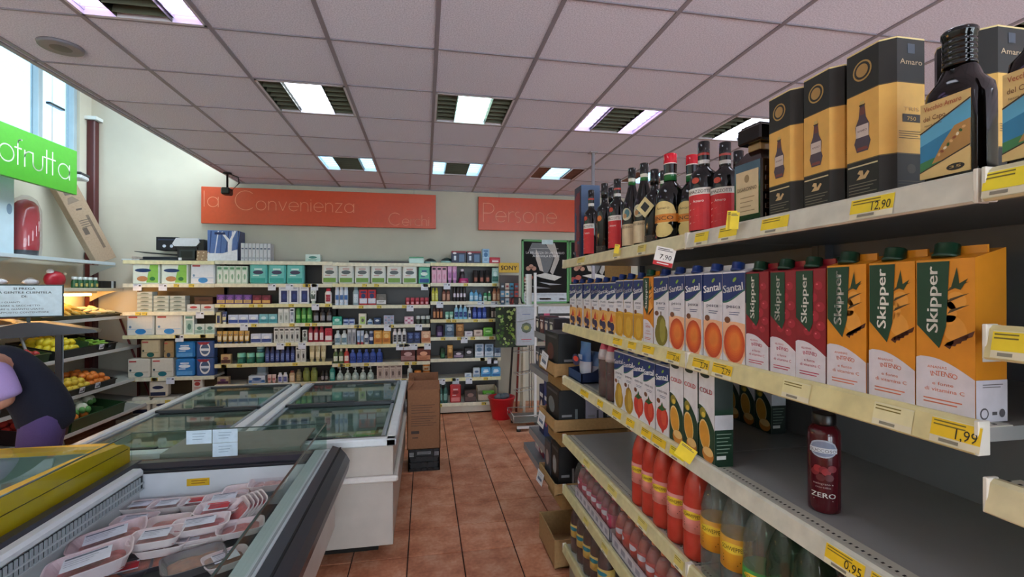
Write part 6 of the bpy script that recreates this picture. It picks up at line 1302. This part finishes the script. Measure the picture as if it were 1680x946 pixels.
# SONY counter display
p0 = onY(820, 456, 6.1); e = empty('battery_display', (p0.x, 6.1, 1.40), 0, 'carded goods display with a yellow SONY header', 'display')
W = onY(851, 456, 6.1).x-p0.x; q = B(); q.box(0, W, 0, .02, .05, .42, '3c2c28', 'paper'); q.build('back_card', e)
q = B(); z0_ = onY(835, 447, 6.1).z-1.40; q.box(-.01, W+.005, -.004, .016, z0_, z0_+.13, 'cfa41c', 'paper', .004); q.front(-.004); q.text('SONY', W*.48, z0_+.035, .06, '2c200c', .001, W*.85, bold=.002); q.build('header', e)
cc = ['28506c', 'b8c4cc', '8c2c34', '1c1c20', '5c8cac', 'd8d0c8', '3c6c84', 'a83c34', '2c2c34', 'c8b8a8', '3c8cb0', '7c2c2c']
for k in range(12):
    i, j = k % 4, k//4; q = B(); q.box(W*(.03+.24*i), W*(.24+.24*i), -.02-.01*(k % 2), -.012, .03+.10*j, .115+.10*j, cc[k], 'paper', .002); q.front(-.021-.01*(k % 2)); q.rect(W*(.07+.24*i), W*(.2+.24*i), .06+.1*j, .085+.1*j, cc[(k+5) % 12])
    o = q.build('blister_card', e)
q = B(); q.box(-.02, .16, -.08, .0, .0, .03, '6c5c54', 'plastic', .003); q.box(W*.0, W, -.1, .02, -.005, .0, 'c8c8c4', 'metal_painted'); q.build('stand_tray', e)
q = B(); q.tube([(.0, 0, 0), (.02, 0, .07), (.12, 0, .07), (.14, 0, 0)], .008, '1c1818', 'plastic'); p = onY(838, 498, 5.56); one('black_basket_handle', q, (p.x, 5.56, p.z+.005), 0, 'black loop handle standing on the white ledge', 'handle')
# leaning brooms and boards
for k, (a, b_, c, r, nm, lab) in enumerate((((1.30, 6.25, 0), (1.42, 6.6, 1.25), 'b8a890', .03, 'wooden_board', 'pale plank leaning on the wall behind the wire rack'), ((1.10, 6.15, 0), (1.24, 6.5, 1.1), '2c2420', .014, 'broom_handle', 'dark broom handle leaning behind the red bucket'), ((1.2, 6.12, 0), (1.33, 6.5, 1.3), '7c2c24', .014, 'broom_handle', 'reddish broom handle leaning behind the wire rack'))):
    q = B(); q.tube([(0, 0, 0), tuple(Vector(b_)-Vector(a))], r, c, 'matte', 4 if k == 0 else 8); one(nm, q, a, 0, lab, 'board' if k == 0 else 'broom')
# posters on the wall
def poster(nm, x0, x1, z0, z1, lab, second=False):
    e = empty(nm, (x0, YB-.012, z0), 0, lab, 'poster'); W, H = x1-x0, z1-z0; G = '3c8c34'
    for a in ((0, .03, 0, H), (W-.03, W, 0, H), (0, W, 0, .03), (0, W, H-.03, H)):
        q = B(); q.box(a[0], a[1], -.012, .01, a[2], a[3], G, 'plastic', .002); q.build('frame_bar', e)
    q = B(); q.box(.03, W-.03, 0, .008, .03, H-.03, '100d0c', 'matte'); q.front(0)
    q.rect(.03, W-.03, .03, H*.17, 'c8d0d8')
    q.rect(W*.38, W*.62, H*.06, H*.085, 'a83838'); q.lines(W*.1, W*.9, H*.135, 1, .01, .006, '7c8490'); q.rect(W*.8, W*.92, H*.06, H*.08, '8c94a4')
    q.poly([(W*.22, H*.95), (W*.45, H*.95), (W*.72, H*.8), (W*.6, H*.55), (W*.5, H*.42), (W*.4, H*.6), (W*.33, H*.7), (W*.14, H*.82)], '6a6a6c', .0006)
    q.poly([(W*.5, H*.95), (W*.7, H*.95), (W*.8, H*.7), (W*.66, H*.45), (W*.6, H*.5), (W*.7, H*.72)], 'b8b0a8', .0008); q.poly([(W*.3, H*.86), (W*.4, H*.7), (W*.46, H*.5), (W*.38, H*.52), (W*.3, H*.7)], 'c8bcb0', .0009)
    q.poly([(W*.25, H*.44), (W*.5, H*.48), (W*.85, H*.42), (W*.7, H*.36), (W*.45, H*.4)], 'd8d4cc', .001); q.poly([(W*.35, H*.34), (W*.85, H*.3), (W*.6, H*.29)], 'b0b4b8', .001); q.poly([(W*.2, H*.28), (W*.62, H*.24), (W*.3, H*.235)], '8c9094', .001)
    for k in range(3): q.ell(W*(.14+.06*k), H*(.55+.03*(k % 2)), W*.05, H*.035, 'c08c74', .0011, 12)
    for k in range(2): q.ell(W*(.08+.1*k), H*(.38+.03*k), W*.06, H*.04, ['9c2c24', 'b04c34'][k], .0011, 12)
    q.text('LA BELLEZZA DI UN TAGLIO', W*.5, H*.78, H*.035, 'eceae8', .0016, W*.82); q.text("A REGOLA D'ARTE", W*.52, H*.73, H*.035, 'eceae8', .0016, W*.58); q.lines(W*.2, W*.78, H*.86, 1, .01, .006, 'b8b4b0', .0014)
    q.build('print', e)
    if not second: q = B(); q.box(W*.42, W*.66, -.016, -.013, H*.93, H*1.0, 'c8dce0', 'paper'); q.build('taped_note', e)
p0, p1 = onY(856, 498, 6.68), onY(933, 394, 6.68)
poster('wall_poster', p0.x, p1.x, p0.z, p1.z, 'large black meat poster in a green frame on the back wall'); poster('wall_poster', p1.x+.01, p1.x+.8, p0.z, p1.z, 'second green-framed poster, mostly hidden behind the bottles', True)
for k, (px_, py_, lab) in enumerate(((880, 566, 'small white-topped poster below the green-framed one'),)):
    p = onY(883, 560, 6.66); p2 = onY(945, 502, 6.66); W, H = p2.x-p.x, p2.z-p.z; q = B(); q.box(0, W, 0, .01, 0, H, '1c1416', 'paper'); q.front(0); q.rect(0, W, H*.8, H, 'd8dade'); q.rect(W*.15, W*.3, H*.0, H*.8, 'c83c6c'); q.rect(W*.4, W*.9, H*.62, H*.72, 'e8e4e4')
    q.ell(W*.12, H*.4, W*.1, H*.14, 'd85088', .0008); q.ell(W*.14, H*.2, W*.1, H*.1, '4c8c3c', .0008); one('wall_poster', q, (p.x, 6.66, p.z), 0, lab, 'poster')

# ---------------------------------------------------------------- fruit and vegetable rack on the left wall
RX = -4.08; rk = empty('produce_rack', (RX, 3.6, 0), 0, 'long stepped produce rack of metal shelves along the left wall', 'rack'); RL = 3.0
for z, xf, c in ((1.95, .38, 'c4d2d8'), (1.64, .38, 'd4ceb8'), (1.31, .48, 'cfcabc'), (.94, .58, 'cfcabc'), (.575, .68, 'cfcabc'), (.27, .80, 'cfcabc')):
    q = B(); tilt = 0 if z > 1.5 else .10; L_ = RL if z < 1.9 else 2.86
    q.add([(.02, 0, z+tilt), (xf, 0, z-.012), (xf, L_, z-.012), (.02, L_, z+tilt), (.02, 0, z+tilt-.012), (xf, 0, z-.026), (xf, L_, z-.026), (.02, L_, z+tilt-.012)], [(0, 1, 2, 3), (7, 6, 5, 4), (0, 4, 5, 1), (2, 6, 7, 3), (1, 5, 6, 2), (0, 3, 7, 4)], 'a8aaa4' if z < 1.5 else c, 'metal_painted')
    s_ = q.build('shelf', rk); q = B(); q.box(xf-.006, xf+.008, 0, L_, z-.03, z+.006, 'c8c8c4' if z < 1.5 else c, 'metal_painted', .002); q.build('front_lip', s_)
for y in (0, 1.5, RL-.01):
    q = B(); q.box(0, .05, y-.03, y+.03, 0, 2.1, '5c1c1a' if y > 2 else '8c8c88', 'metal_painted', .003); q.build('upright', rk)
    q = B(); q.tube([(.02, y, 1.38), (.36, y, 1.28), (.79, y, .02)], .012, '6c1c18' if y > 2 else '7c7c78', 'metal_painted', 6); q.build('slanting_leg', rk)
for z, xf in ((1.95, .34), (1.64, .34)):
    for y in (.02, 1.49, RL-.03):
        q = B(); q.prism([(.03, z-.02), (xf, z-.03), (xf*.8, z-.05), (.15, z-.1), (.03, z-.17)], y-.004, y+.004, 'a8b4b0' if z > 1.9 else 'c8c0a8', 'metal_painted', 'y'); q.build('bracket', rk)
q = B(); q.box(.12, .20, .1, RL-.15, 1.585, 1.61, 'd8d4c8', 'metal_painted', .003); q.build('lamp_housing', rk)
q = B(); q.tube([(.16, .15, 1.57), (.16, RL-.2, 1.57)], .013, 'ffffff', 'lit_warm', 8); q.build('lamp_tube', rk)
TIER = {2: (1.31, .48), 3: (.94, .58), 4: (.575, .68), 5: (.27, .80)}
def crate(px0, px1, py, X, dep, h, col, lab, tilt=3):
    """open produce crate whose front lower edge runs between two pixels of the plane X"""
    tz, xf = TIER[tilt]; X = RX+xf; z = tz-.008; W = onX(px1, py, X).y-onX(px0, py, X).y; ya = onX(px0, py, X).y; yb = min(ya+W, 6.44); W = yb-ya; tilt = math.atan(.112/(xf-.02)); dep = min(dep, xf-.05)
    e = empty('produce_crate', (X, (ya+yb)/2, z), PI/2, lab, 'crate', None); e.rotation_euler = (tilt, 0, PI/2)
    q = B(); t = .008; q.box(-W/2, W/2, 0, dep, 0, .008, col, 'plastic')
    q.box(-W/2, W/2, 0, t, 0, h, col, 'plastic'); q.box(-W/2, W/2, dep-t, dep, 0, h*1.1, col, 'plastic')
    for s in (-1, 1): q.prism([(0, 0), (dep, 0), (dep, h*1.1), (0, h)], s*W/2-t/2, s*W/2+t/2, col, 'plastic', 'x')
    q.box(-W/2-.008, W/2+.008, -.01, .0, h-.012, h, col, 'plastic'); q.build('crate_body', e)
    return e, W, z
def in_crate(cr, u, v, w_, dep):
    e, W, z = cr; M = Matrix.Translation(e.location) @ e.rotation_euler.to_matrix().to_4x4(); return M @ Vector((u*W, v*dep, w_))
def note(cr, u, h, c='d8dce4'):
    e, W, z = cr; q = B(); q.box(u*W-.035, u*W+.035, -.016, -.012, h-.02, h+.035, c, 'paper'); q.front(-.016); q.rect(u*W-.025, u*W+.01, h-.01, h+.005, '6c7484'); q.rect(u*W+.012, u*W+.028, h-.008, h+.02, '3c3c48'); q.build('price_card', e)
rr = random.Random(21); PROTO = {}
def fruit(kind, p, r, lab, grp, cat='fruit', c=None):
    if kind not in PROTO:
        q = B()
        if kind == 'lemon': q.lathe([(.001, -1.25), (.2, -1.15), (.45, -.95), (.85, -.5), (1, 0), (.85, .5), (.45, .95), (.2, 1.15), (.001, 1.25)], 'd8c428', 'fruit', 12)
        elif kind in ('orange', 'peach', 'apple', 'red_apple', 'tomato'): q.ball((0, 0, 0), 1, {'orange': 'd87828', 'peach': 'c85030', 'apple': 'c8642c', 'red_apple': 'a82c2c', 'tomato': 'b8342c'}[kind], 'fruit', 12, 8, 1, 1, .93); q.lathe([(.1, .85), (.05, 1.05)], '4c3c1c', 'matte', 6)
        elif kind == 'yellow_apple': q.ball((0, 0, 0), 1, 'd8b838', 'fruit', 12, 8, 1, 1, .92); q.lathe([(.08, .82), (.05, 1.1)], '4c3c1c', 'matte', 6)
        elif kind == 'banana':
            pts = [(-2.2+4.4*t/8, 0, -.5*((t-4)/4)**2) for t in range(9)]; q.tube(pts, [.15, .4, .55, .6, .62, .6, .55, .35, .12], 'd8b048', 'fruit', 7)
        elif kind == 'cauliflower':
            for k in range(9): a = k*2.4; q.ball((.5*math.cos(a)*(k % 3)/2, .5*math.sin(a)*(k % 3)/2, .3-.1*(k % 3)), .62, 'dfe2cc', 'fruit', 8, 6)
            for k in range(6): a = k*1.05; q.ball((.7*math.cos(a), .7*math.sin(a), -.25), .42, '5c9c4c', 'fruit', 8, 5, .9, .9, 1.1)
        elif kind == 'zucchini': q.tube([(-2.4, 0, 0), (-2, 0, 0), (2, 0, .1), (2.4, 0, .1)], [.3, .5, .55, .2], '7ca83c', 'fruit', 8)
        elif kind == 'pale_loaf':
            q.ball((0, 0, 0), 1, 'd8c48c', 'fruit', 10, 7, 2.0, .8, .7)
        PROTO[kind] = q.build({'red_apple': 'apple', 'yellow_apple': 'apple'}.get(kind, kind)); o = PROTO[kind]
    else: o = PROTO[kind].copy(); COL.objects.link(o)
    o.scale = (r, r, r); o.location = p; o.rotation_euler = (rr.uniform(0, 6) if kind in ('lemon',) else rr.uniform(-.4, .4), rr.uniform(-.4, .4), rr.uniform(0, 6) if kind not in ('banana', 'zucchini', 'pale_loaf') else PI+rr.uniform(-.5, .5))
    return tag(o, lab, cat, grp)
def pile(cr, kind, dep, u0, u1, v0, v1, nu, nv, r, z0, lab, layers=1, cat='fruit'):
    for l in range(layers):
        for j in range(nv-l):
            for i in range(nu-l):
                u = u0+(u1-u0)*(i+.5+.5*l)/nu+rr.uniform(-.01, .01); v = v0+(v1-v0)*(j+.5+.5*l)/nv+rr.uniform(-.015, .015)
                fruit(kind, in_crate(cr, u, v, z0+r+l*r*1.4+rr.uniform(0, r*.3), dep), r, lab, 'pile: '+lab, cat)
GR, BK = '2c4a2c', '1c1f20'
T2 = crate(66, 150, 527, -3.62, .38, .06, '2c3a24', 'low dark crate of yellow bananas on the second tier', 2); pile(T2, 'banana', .38, -.45, .45, .1, .9, 6, 4, .032, .03, 'banana in the low crate on the second tier', 2)
T2b = crate(155, 196, 520, -3.62, .3, .05, '3c4034', 'low crate of pale bread-like roots at the end of the second tier', 2); pile(T2b, 'pale_loaf', .3, -.4, .4, .1, .9, 3, 3, .03, .02, 'pale root in the end crate on the second tier', 1, 'vegetable')
T3 = crate(88, 188, 574, -3.51, .42, .10, BK, 'dark green crate of lemons on the third tier'); pile(T3, 'lemon', .42, -.46, -.08, .05, .85, 5, 5, .036, .05, 'lemon in the left half of the third-tier crate', 2); pile(T3, 'zucchini', .42, .12, .45, .1, .8, 2, 6, .024, .06, 'pale green courgette beside the lemons', 1, 'vegetable'); note(T3, .2, .07); note(T3, .36, .07, '1c1f20')
q = B(); q.box(-.004, .004, 0, .41, .0, .15, GR, 'plastic'); o = q.build('crate_divider', T3[0]); o.location = (-.02*T3[1], 0, .0)
T4 = crate(88, 188, 636, -3.41, .45, .08, BK, 'black crate of yellow apples and peaches on the fourth tier', 4)
pile(T4, 'yellow_apple', .45, -.47, .08, .03, .45, 6, 3, .036, .03, 'yellow apple in the fourth-tier crate', 2); pile(T4, 'peach', .45, -.47, .05, .5, .95, 6, 3, .036, .05, 'red peach at the back of the fourth-tier crate', 2); pile(T4, 'orange', .45, .1, .46, .05, .85, 4, 5, .035, .03, 'orange at the right of the fourth-tier crate', 2); note(T4, -.38, .05); note(T4, -.12, .05); note(T4, .14, .055)
T5 = crate(116, 202, 684, -3.30, .5, .13, GR, 'green crate of cauliflowers on the fifth tier', 5); pile(T5, 'cauliflower', .5, -.45, .0, .1, .8, 2, 2, .075, .05, 'cauliflower in the fifth-tier crate', 1, 'vegetable'); pile(T5, 'orange', .5, -.4, .2, .1, .3, 3, 1, .04, .06, 'orange pepper at the front of the fifth-tier crate', 1, 'vegetable'); pile(T5, 'cauliflower', .5, .08, .42, .3, .9, 2, 1, .07, .05, 'leafy cauliflower in the right half of the fifth-tier crate', 1, 'vegetable')
q = B(); q.box(-.004, .004, 0, .49, .0, .16, GR, 'plastic'); o = q.build('crate_divider', T5[0]); o.location = (.03*T5[1], 0, .0)
T6 = crate(62, 110, 722, -3.28, .5, .12, '2c1c1c', 'dark crate of red tomatoes on the lowest tier', 5); pile(T6, 'tomato', .5, -.45, .45, .05, .9, 5, 4, .036, .06, 'tomato in the dark crate on the lowest tier', 2, 'vegetable')
T7 = crate(14, 78, 592, -3.51, .42, .10, GR, 'green crate behind the shopper on the third tier'); pile(T7, 'red_apple', .42, -.4, .45, .1, .9, 6, 4, .034, .04, 'red apple in the crate behind the shopper', 1)
T8 = crate(0, 66, 690, -3.30, .5, .12, BK, 'black crate with red fruit behind the shopper, fourth tier', 4); pile(T8, 'red_apple', .5, -.4, .45, .1, .9, 6, 4, .036, .04, 'red fruit in the fourth-tier crate behind the shopper', 1)
for k in range(2):
    q = B(); q.lathe([(.02, 0), (.16, .01), (.19, .09), (.185, .09), (.15, .015), (.001, .012)], 'c88c6c', 'plastic', 24); p = onX([12, 56][k], 515, -3.72); one('orange_bowl', q, (p.x, [4.55, 4.95][k], 1.36), 0, ['left', 'right'][k]+' orange-brown bowl behind the notice board on the rack', 'bowl')
# goods on the upper shelves of the rack
def rack_item(q, name, px_, X, z, lab, cat, rz=PI/2): return one(name, q, (X, onX(px_, 440, X).y, z), rz, lab, cat)
q = B(); q.box(-.35, .0, 0, .28, 0, .75, 'c4dce8', 'metal_painted', .01); q.front(0); q.ell(-.06, .42, .03, .05, '7c98b0'); rack_item(q, 'white_cabinet', 24, -3.78, 1.953, 'pale blue-white appliance box under the green sign', 'box')
q = B(); q.lathe([(.09, 0, '2c2c34'), (.095, .06, 'b01c2c'), (.1, .12), (.1, .42), (.09, .5), (.06, .54), (.02, .56)], 'b01c2c', 'gloss', 16); q.lathe([(.11, .0), (.118, .1), (.115, .45), (.08, .56), (.03, .6)], 'ffffff', 'film', 14)
for k in range(5): q.cyl(.1); q.rect(-.08+.03*k, -.07+.03*k, .1+.05*k, .2+.05*k, 'f0c8cc', .002)
rack_item(q, 'wrapped_bundle', 42, -3.86, 1.953, 'red bundle in shiny clear wrap on the rack top', 'bundle')
q = B(); q.ball((0, 0, .09), .09, 'b02434', 'plastic', 12, 8, 1.3, .8, 1); q.ball((.05, .02, .1), .08, '8c1c3c', 'plastic', 10, 8, 1, .8, 1); q.ball((-.06, 0, .17), .03, 'e8e8ec', 'plastic', 8, 6); q.ball((.13, 0, .15), .02, 'd8c8a8', 'plastic', 8, 6); rack_item(q, 'gift_bag', 90, -3.8, 1.643, 'crimson bag with a white bow on the rack shelf', 'bag')
for k in range(5):
    q = B(); q.lathe([(.025, 0), (.028, .01), (.028, .07), (.02, .09), (.022, .095, 'd0d8d4'), (.022, .125)], ['2c5c3c', '3c6844'][k % 2], 'gloss', 12); q.cyl(.0285); q.rect(-.02, .02, .02, .055, 'c8b868', .0006, n=3)
    rack_item(q, 'small_jar', 122+k*8.5, -3.75, 1.643, nth(k, 5, 'small green jar with a white lid', 'upper produce rack shelf'), 'jar').__setitem__('group', 'small green jars on the rack')
q = B(); q.box(-.14, .12, 0, .1, 0, .09, '15161a', 'paper', .004); q.box(.03, .07, -.002, .1, .0, .092, 'c4ccd4', 'paper'); rack_item(q, 'carton_box', 180, -3.78, 1.643, 'long black box with a silver band on the rack shelf', 'box')
# long carton leaning in the corner
p0 = Vector((-3.74, 6.34, 1.97)); d1 = Vector((-4.0, 6.02, 2.87)) - p0; Lc = d1.length
q = B(); q.box(-.11, .11, -.05, .05, 0, Lc, 'a08a72', 'cardboard', .004); q.front(-.05); q.rect(-.03, .03, Lc*.62, Lc*.64, '4c4238'); q.rect(-.06, .04, Lc*.8, Lc*.86, '5c5044'); q.poly([(-.08, Lc*.7), (.05, Lc*.72), (.0, Lc*.78), (-.05, Lc*.77)], '7c6c5a'); q.lines(-.06, .05, Lc*.5, 4, .025, .008, '5c5044')
q.rect(-.07, -.02, Lc*.34, Lc*.42, '5c5044'); q.rect(.03, .06, Lc*.15, Lc*.55, '6c5c4c')
o = one('long_carton', q, p0, 0, 'long brown carton leaning against the wall under the green sign', 'box'); zq = d1.normalized(); fx = Vector((.9, -.5, 0)); yq = -(fx - zq*fx.dot(zq)).normalized(); xq = yq.cross(zq)
o.rotation_euler = Matrix((xq, yq, zq)).transposed().to_euler()
q = B(); q.box(-.16, .16, -.1, .1, 0, .05, 'c8ccd0', 'plastic', .012); q.box(-.165, .165, -.105, .105, .05, .075, '24242c', 'plastic', .01); p = onX(132, 300, -3.95); o = one('flat_carton', q, (-3.98, 6.12, 2.88), .2, 'white and black folded case resting on top of the leaning carton', 'case')

# notice stand before the rack
sx, sy = -3.02, 4.25
e = empty('notice_stand', (sx, sy, 0), 0, 'dark stand with a pitched top and a framed notice for customers', 'stand'); e.rotation_euler = (0, 0, .45)
q = B(); q.box(-.02, .02, -.02, .02, .05, 1.28, '2c2e34', 'metal_painted', .003); q.box(-.025, .025, .02, .03, .05, 1.28, 'b0bcc4', 'metal_painted'); o = q.build('post', e); o.location = (.17, 0, 0)
q = B(); q.box(-.2, .2, -.15, .15, 0, .03, '1c1c20', 'metal_painted', .005); o = q.build('foot', e); o.location = (.1, 0, 0)
q = B(); q.prism([(-.42, 1.25), (.42, 1.28), (.40, 1.30), (.08, 1.375), (-.02, 1.375), (-.42, 1.28)], -.12, .12, '23252c', 'metal_painted', 'y'); q.build('pitched_top', e)
q = B(); q.box(-.24, .20, -.015, .0, 1.41, 1.665, '1c3434', 'plastic', .012); q.box(-.01, .01, -.01, .01, 1.37, 1.41, '1c2c2c', 'plastic'); q.build('notice_frame', e)
q = B(); q.box(-.23, .19, -.0175, -.015, 1.42, 1.655, 'cfe2ea', 'paper', .001); q.front(-.0178)
for k, (t_, wd) in enumerate((('SI PREGA', .12), ('LA GENTILE CLIENTELA', .3), ('DI:', .03))): q.text(t_, -.02, 1.625-.03*k, .017, '1c2830', .0008, wd, bold=.0006)
for k, (t_, wd) in enumerate((('USARE I GUANTI', .17), ('INDOSSARE IL SACCHETTO', .28), ('GETTARE IL GUANTO USATO', .3), ("NELL'APPOSITO CONTENITORE", .33))): q.text(t_, -.215, 1.522-.026*k, .013, '1c2830', .0008, wd, align='l')
q.build('notice', e)
for k in range(2):
    q = B(); q.tube([(-.05, 0, 0), (.0, 0, .02), (.05, 0, 0)], [.014, .03, .012], 'e0e8ec', 'film', 8); q.ball((0, 0, .01), .03, 'dfe6ea', 'plastic', 8, 6, 1.6, .8, .7); o = q.build('glove_bundle', e); o.location = (-.16+.17*k, 0, 1.675)

# ---------------------------------------------------------------- shopper bending over the rack, cut by the left edge
def skinned(name, verts, edges, radii, col, mat, parent, root=0, sub=2):
    me = bpy.data.meshes.new(name); me.from_pydata([tuple(v) for v in verts], edges, [])
    o = bpy.data.objects.new(name, me); COL.objects.link(o); o.parent = parent
    at = None
    sk = o.modifiers.new('skin', 'SKIN'); sk.use_smooth_shade = True
    lay = me.skin_vertices[0] if me.skin_vertices else None
    if lay is None:
        import bmesh
        bm = bmesh.new(); bm.from_mesh(me); bm.verts.layers.skin.verify(); bm.to_mesh(me); bm.free(); lay = me.skin_vertices[0]
    for i, r in enumerate(radii):
        lay.data[i].radius = r if isinstance(r, tuple) else (r, r); lay.data[i].use_root = (i == root)
    s = o.modifiers.new('sub', 'SUBSURF'); s.levels = sub; s.render_levels = sub
    key = mat+col
    if key not in MATS:
        m, nt, b = nodes(key); n = nt.nodes.new('ShaderNodeTexNoise'); n.inputs['Scale'].default_value = 60 if mat != 'skin' else 25
        r_ = nt.nodes.new('ShaderNodeValToRGB'); c = lin(col); r_.color_ramp.elements[0].color = tuple(v*.8 for v in c[:3])+(1,); r_.color_ramp.elements[1].color = tuple(min(1, v*1.15) for v in c[:3])+(1,)
        nt.links.new(n.outputs['Fac'], r_.inputs[0]); nt.links.new(r_.outputs[0], b.inputs['Base Color']); b.inputs['Roughness'].default_value = .5 if mat == 'skin' else .9
        bp = nt.nodes.new('ShaderNodeBump'); bp.inputs['Strength'].default_value = .3; bp.inputs['Distance'].default_value = .004; nt.links.new(n.outputs['Fac'], bp.inputs['Height']); nt.links.new(bp.outputs[0], b.inputs['Normal'])
        MATS[key] = m
    me.materials.append(MATS[key]); return o
PX, PY = -2.26, 3.28
per = empty('person', (PX, PY, 0), .42, 'person in navy vest, lilac sleeves and purple trousers bending to the left', 'person')
# local frame: x to the right of the picture, the person faces -x
pel = Vector((.0, 0, .86)); wai = Vector((-.06, 0, 1.0)); che = Vector((-.17, 0, 1.17)); nek = Vector((-.30, 0, 1.30)); hd = Vector((-.42, 0, 1.36)); 
def S_(v, y): return Vector((v.x, y, v.z))
V = [pel, wai, che, nek, Vector((-.36, 0, 1.35)), Vector((-.44, 0, 1.40)),        # 0-5 trunk, neck, head
     Vector((-.18, -.20, 1.20)), Vector((-.08, -.26, 1.01)), Vector((-.31, -.25, .975)), Vector((-.38, -.24, .97)),   # 6-9 near arm, hand root
     Vector((-.20, .17, 1.23)), Vector((-.22, .21, 1.0)), Vector((-.42, .19, .95)), Vector((-.49, .18, .95)),          # 10-13 far arm
     Vector((.0, -.09, .80)), Vector((-.02, -.10, .46)), Vector((.03, -.10, .09)), Vector((-.09, -.11, .045)),           # 14-17 near leg
     Vector((.0, .09, .80)), Vector((-.04, .10, .46)), Vector((.0, .10, .09)), Vector((-.12, .11, .045))]
E_ = [(0, 1), (1, 2), (2, 3), (3, 4), (4, 5), (2, 6), (6, 7), (7, 8), (8, 9), (2, 10), (10, 11), (11, 12), (12, 13), (0, 14), (14, 15), (15, 16), (16, 17), (0, 18), (18, 19), (19, 20), (20, 21)]
RD = [.07, .08, .09, .06, .055, .09, .06, .045, .034, .028, .06, .045, .034, .028, .055, .045, .042, .036, .055, .045, .042, .036]
skinned('body', V, E_, RD, 'c08a74', 'skin', per)
for hand, root, d in (('near', V[9], Vector((-1, 0, -.1))), ('far', V[13], Vector((-1, 0, -.1)))):
    d = d.normalized(); side = Vector((0, 1, 0)); upv = side.cross(d)
    vs = [root, root+d*.045]; ed = [(0, 1)]; ra = [.024, (.03, .016)]
    for k, (o_, l) in enumerate(((-.026, .062), (-.009, .07), (.009, .066), (.026, .052))):
        b0 = len(vs); vs += [root+d*.055+side*o_, root+d*(.055+l*.5)+side*o_-Vector((0, 0, .008)), root+d*(.055+l*.85)+side*o_-Vector((0, 0, .028))]; ed += [(1, b0), (b0, b0+1), (b0+1, b0+2)]; ra += [.0095, .0085, .0075]
    b0 = len(vs); vs += [root+d*.03-side*.032-Vector((0, 0, .008)), root+d*.06-side*.046-Vector((0, 0, .02))]; ed += [(0, b0), (b0, b0+1)]; ra += [.0105, .009]
    skinned('hand', vs, ed, ra, 'c08a74', 'skin', per)
skinned('trousers', [Vector((.0, 0, .95)), Vector((.02, 0, .84)), V[14]+Vector((0, -.005, 0)), V[15], Vector((.03, -.10, .14)), V[18]+Vector((0, .005, 0)), V[19], Vector((.0, .10, .14))], [(0, 1), (1, 2), (2, 3), (3, 4), (1, 5), (5, 6), (6, 7)], [(.10, .11), (.11, .12), .10, .085, .075, .115, .085, .075], '5c4a80', 'cloth', per)
skinned('vest', [Vector((.03, 0, .74)), Vector((.02, 0, .90)), Vector((-.05, 0, 1.04)), Vector((-.15, 0, 1.18)), Vector((-.26, 0, 1.27))], [(0, 1), (1, 2), (2, 3), (3, 4)], [(.145, .145), (.155, .15), (.15, .14), (.135, .145), (.07, .09)], '161a2c', 'cloth', per)
skinned('sleeve', [Vector((-.18, -.16, 1.21)), Vector((-.155, -.22, 1.14)), Vector((-.105, -.26, 1.05)), Vector((-.095, -.262, 1.02))], [(0, 1), (1, 2), (2, 3)], [.08, .098, .085, .08], 'b098d0', 'cloth', per)
skinned('sleeve', [Vector((-.20, .15, 1.235)), Vector((-.21, .20, 1.15)), Vector((-.22, .215, 1.05))], [(0, 1), (1, 2)], [.08, .088, .078], 'b098d0', 'cloth', per)
hx = Vector((-.47, 0, 1.42))
q = B(); q.ball((0, 0, 0), .1, 'c08a74', 'skin', 16, 12, 1.0, .82, 1.18)
q.ball((-.097, 0, -.012), .016, 'b87c68', 'skin', 8, 6, 1.1, .8, 1.3)
for s in (-1, 1): q.ball((-.082, s*.032, .015), .013, 'e8e4e0', 'gloss', 8, 6); q.ball((-.093, s*.032, .015), .006, '2c1c14', 'gloss', 8, 6); q.ball((.0, s*.084, 0), .022, 'b87c68', 'skin', 8, 6, .6, .4, 1.2)
q.ball((-.086, 0, -.055), .02, '9c4c4c', 'skin', 8, 6, .5, 1.2, .4); o = q.build('head', per); o.location = hx; o.rotation_euler = (0, -.55, 0)
q = B(); q.ball((.015, 0, .022), .112, '3c2820', 'cloth', 16, 12, 1.0, .88, 1.08); o = q.build('hair', per); o.location = hx+Vector((.012, 0, .012)); o.rotation_euler = (0, -.55, 0)
for s, a in ((-1, V[16]), (1, V[20])):
    q = B(); q.prism([(-.17, .0), (.06, .0), (.06, .07), (-.02, .085), (-.13, .05), (-.175, .03)], -.042, .042, '24242a', 'gloss', 'y'); o = q.build('shoe', per); o.location = Vector((a.x-.0, a.y, 0))
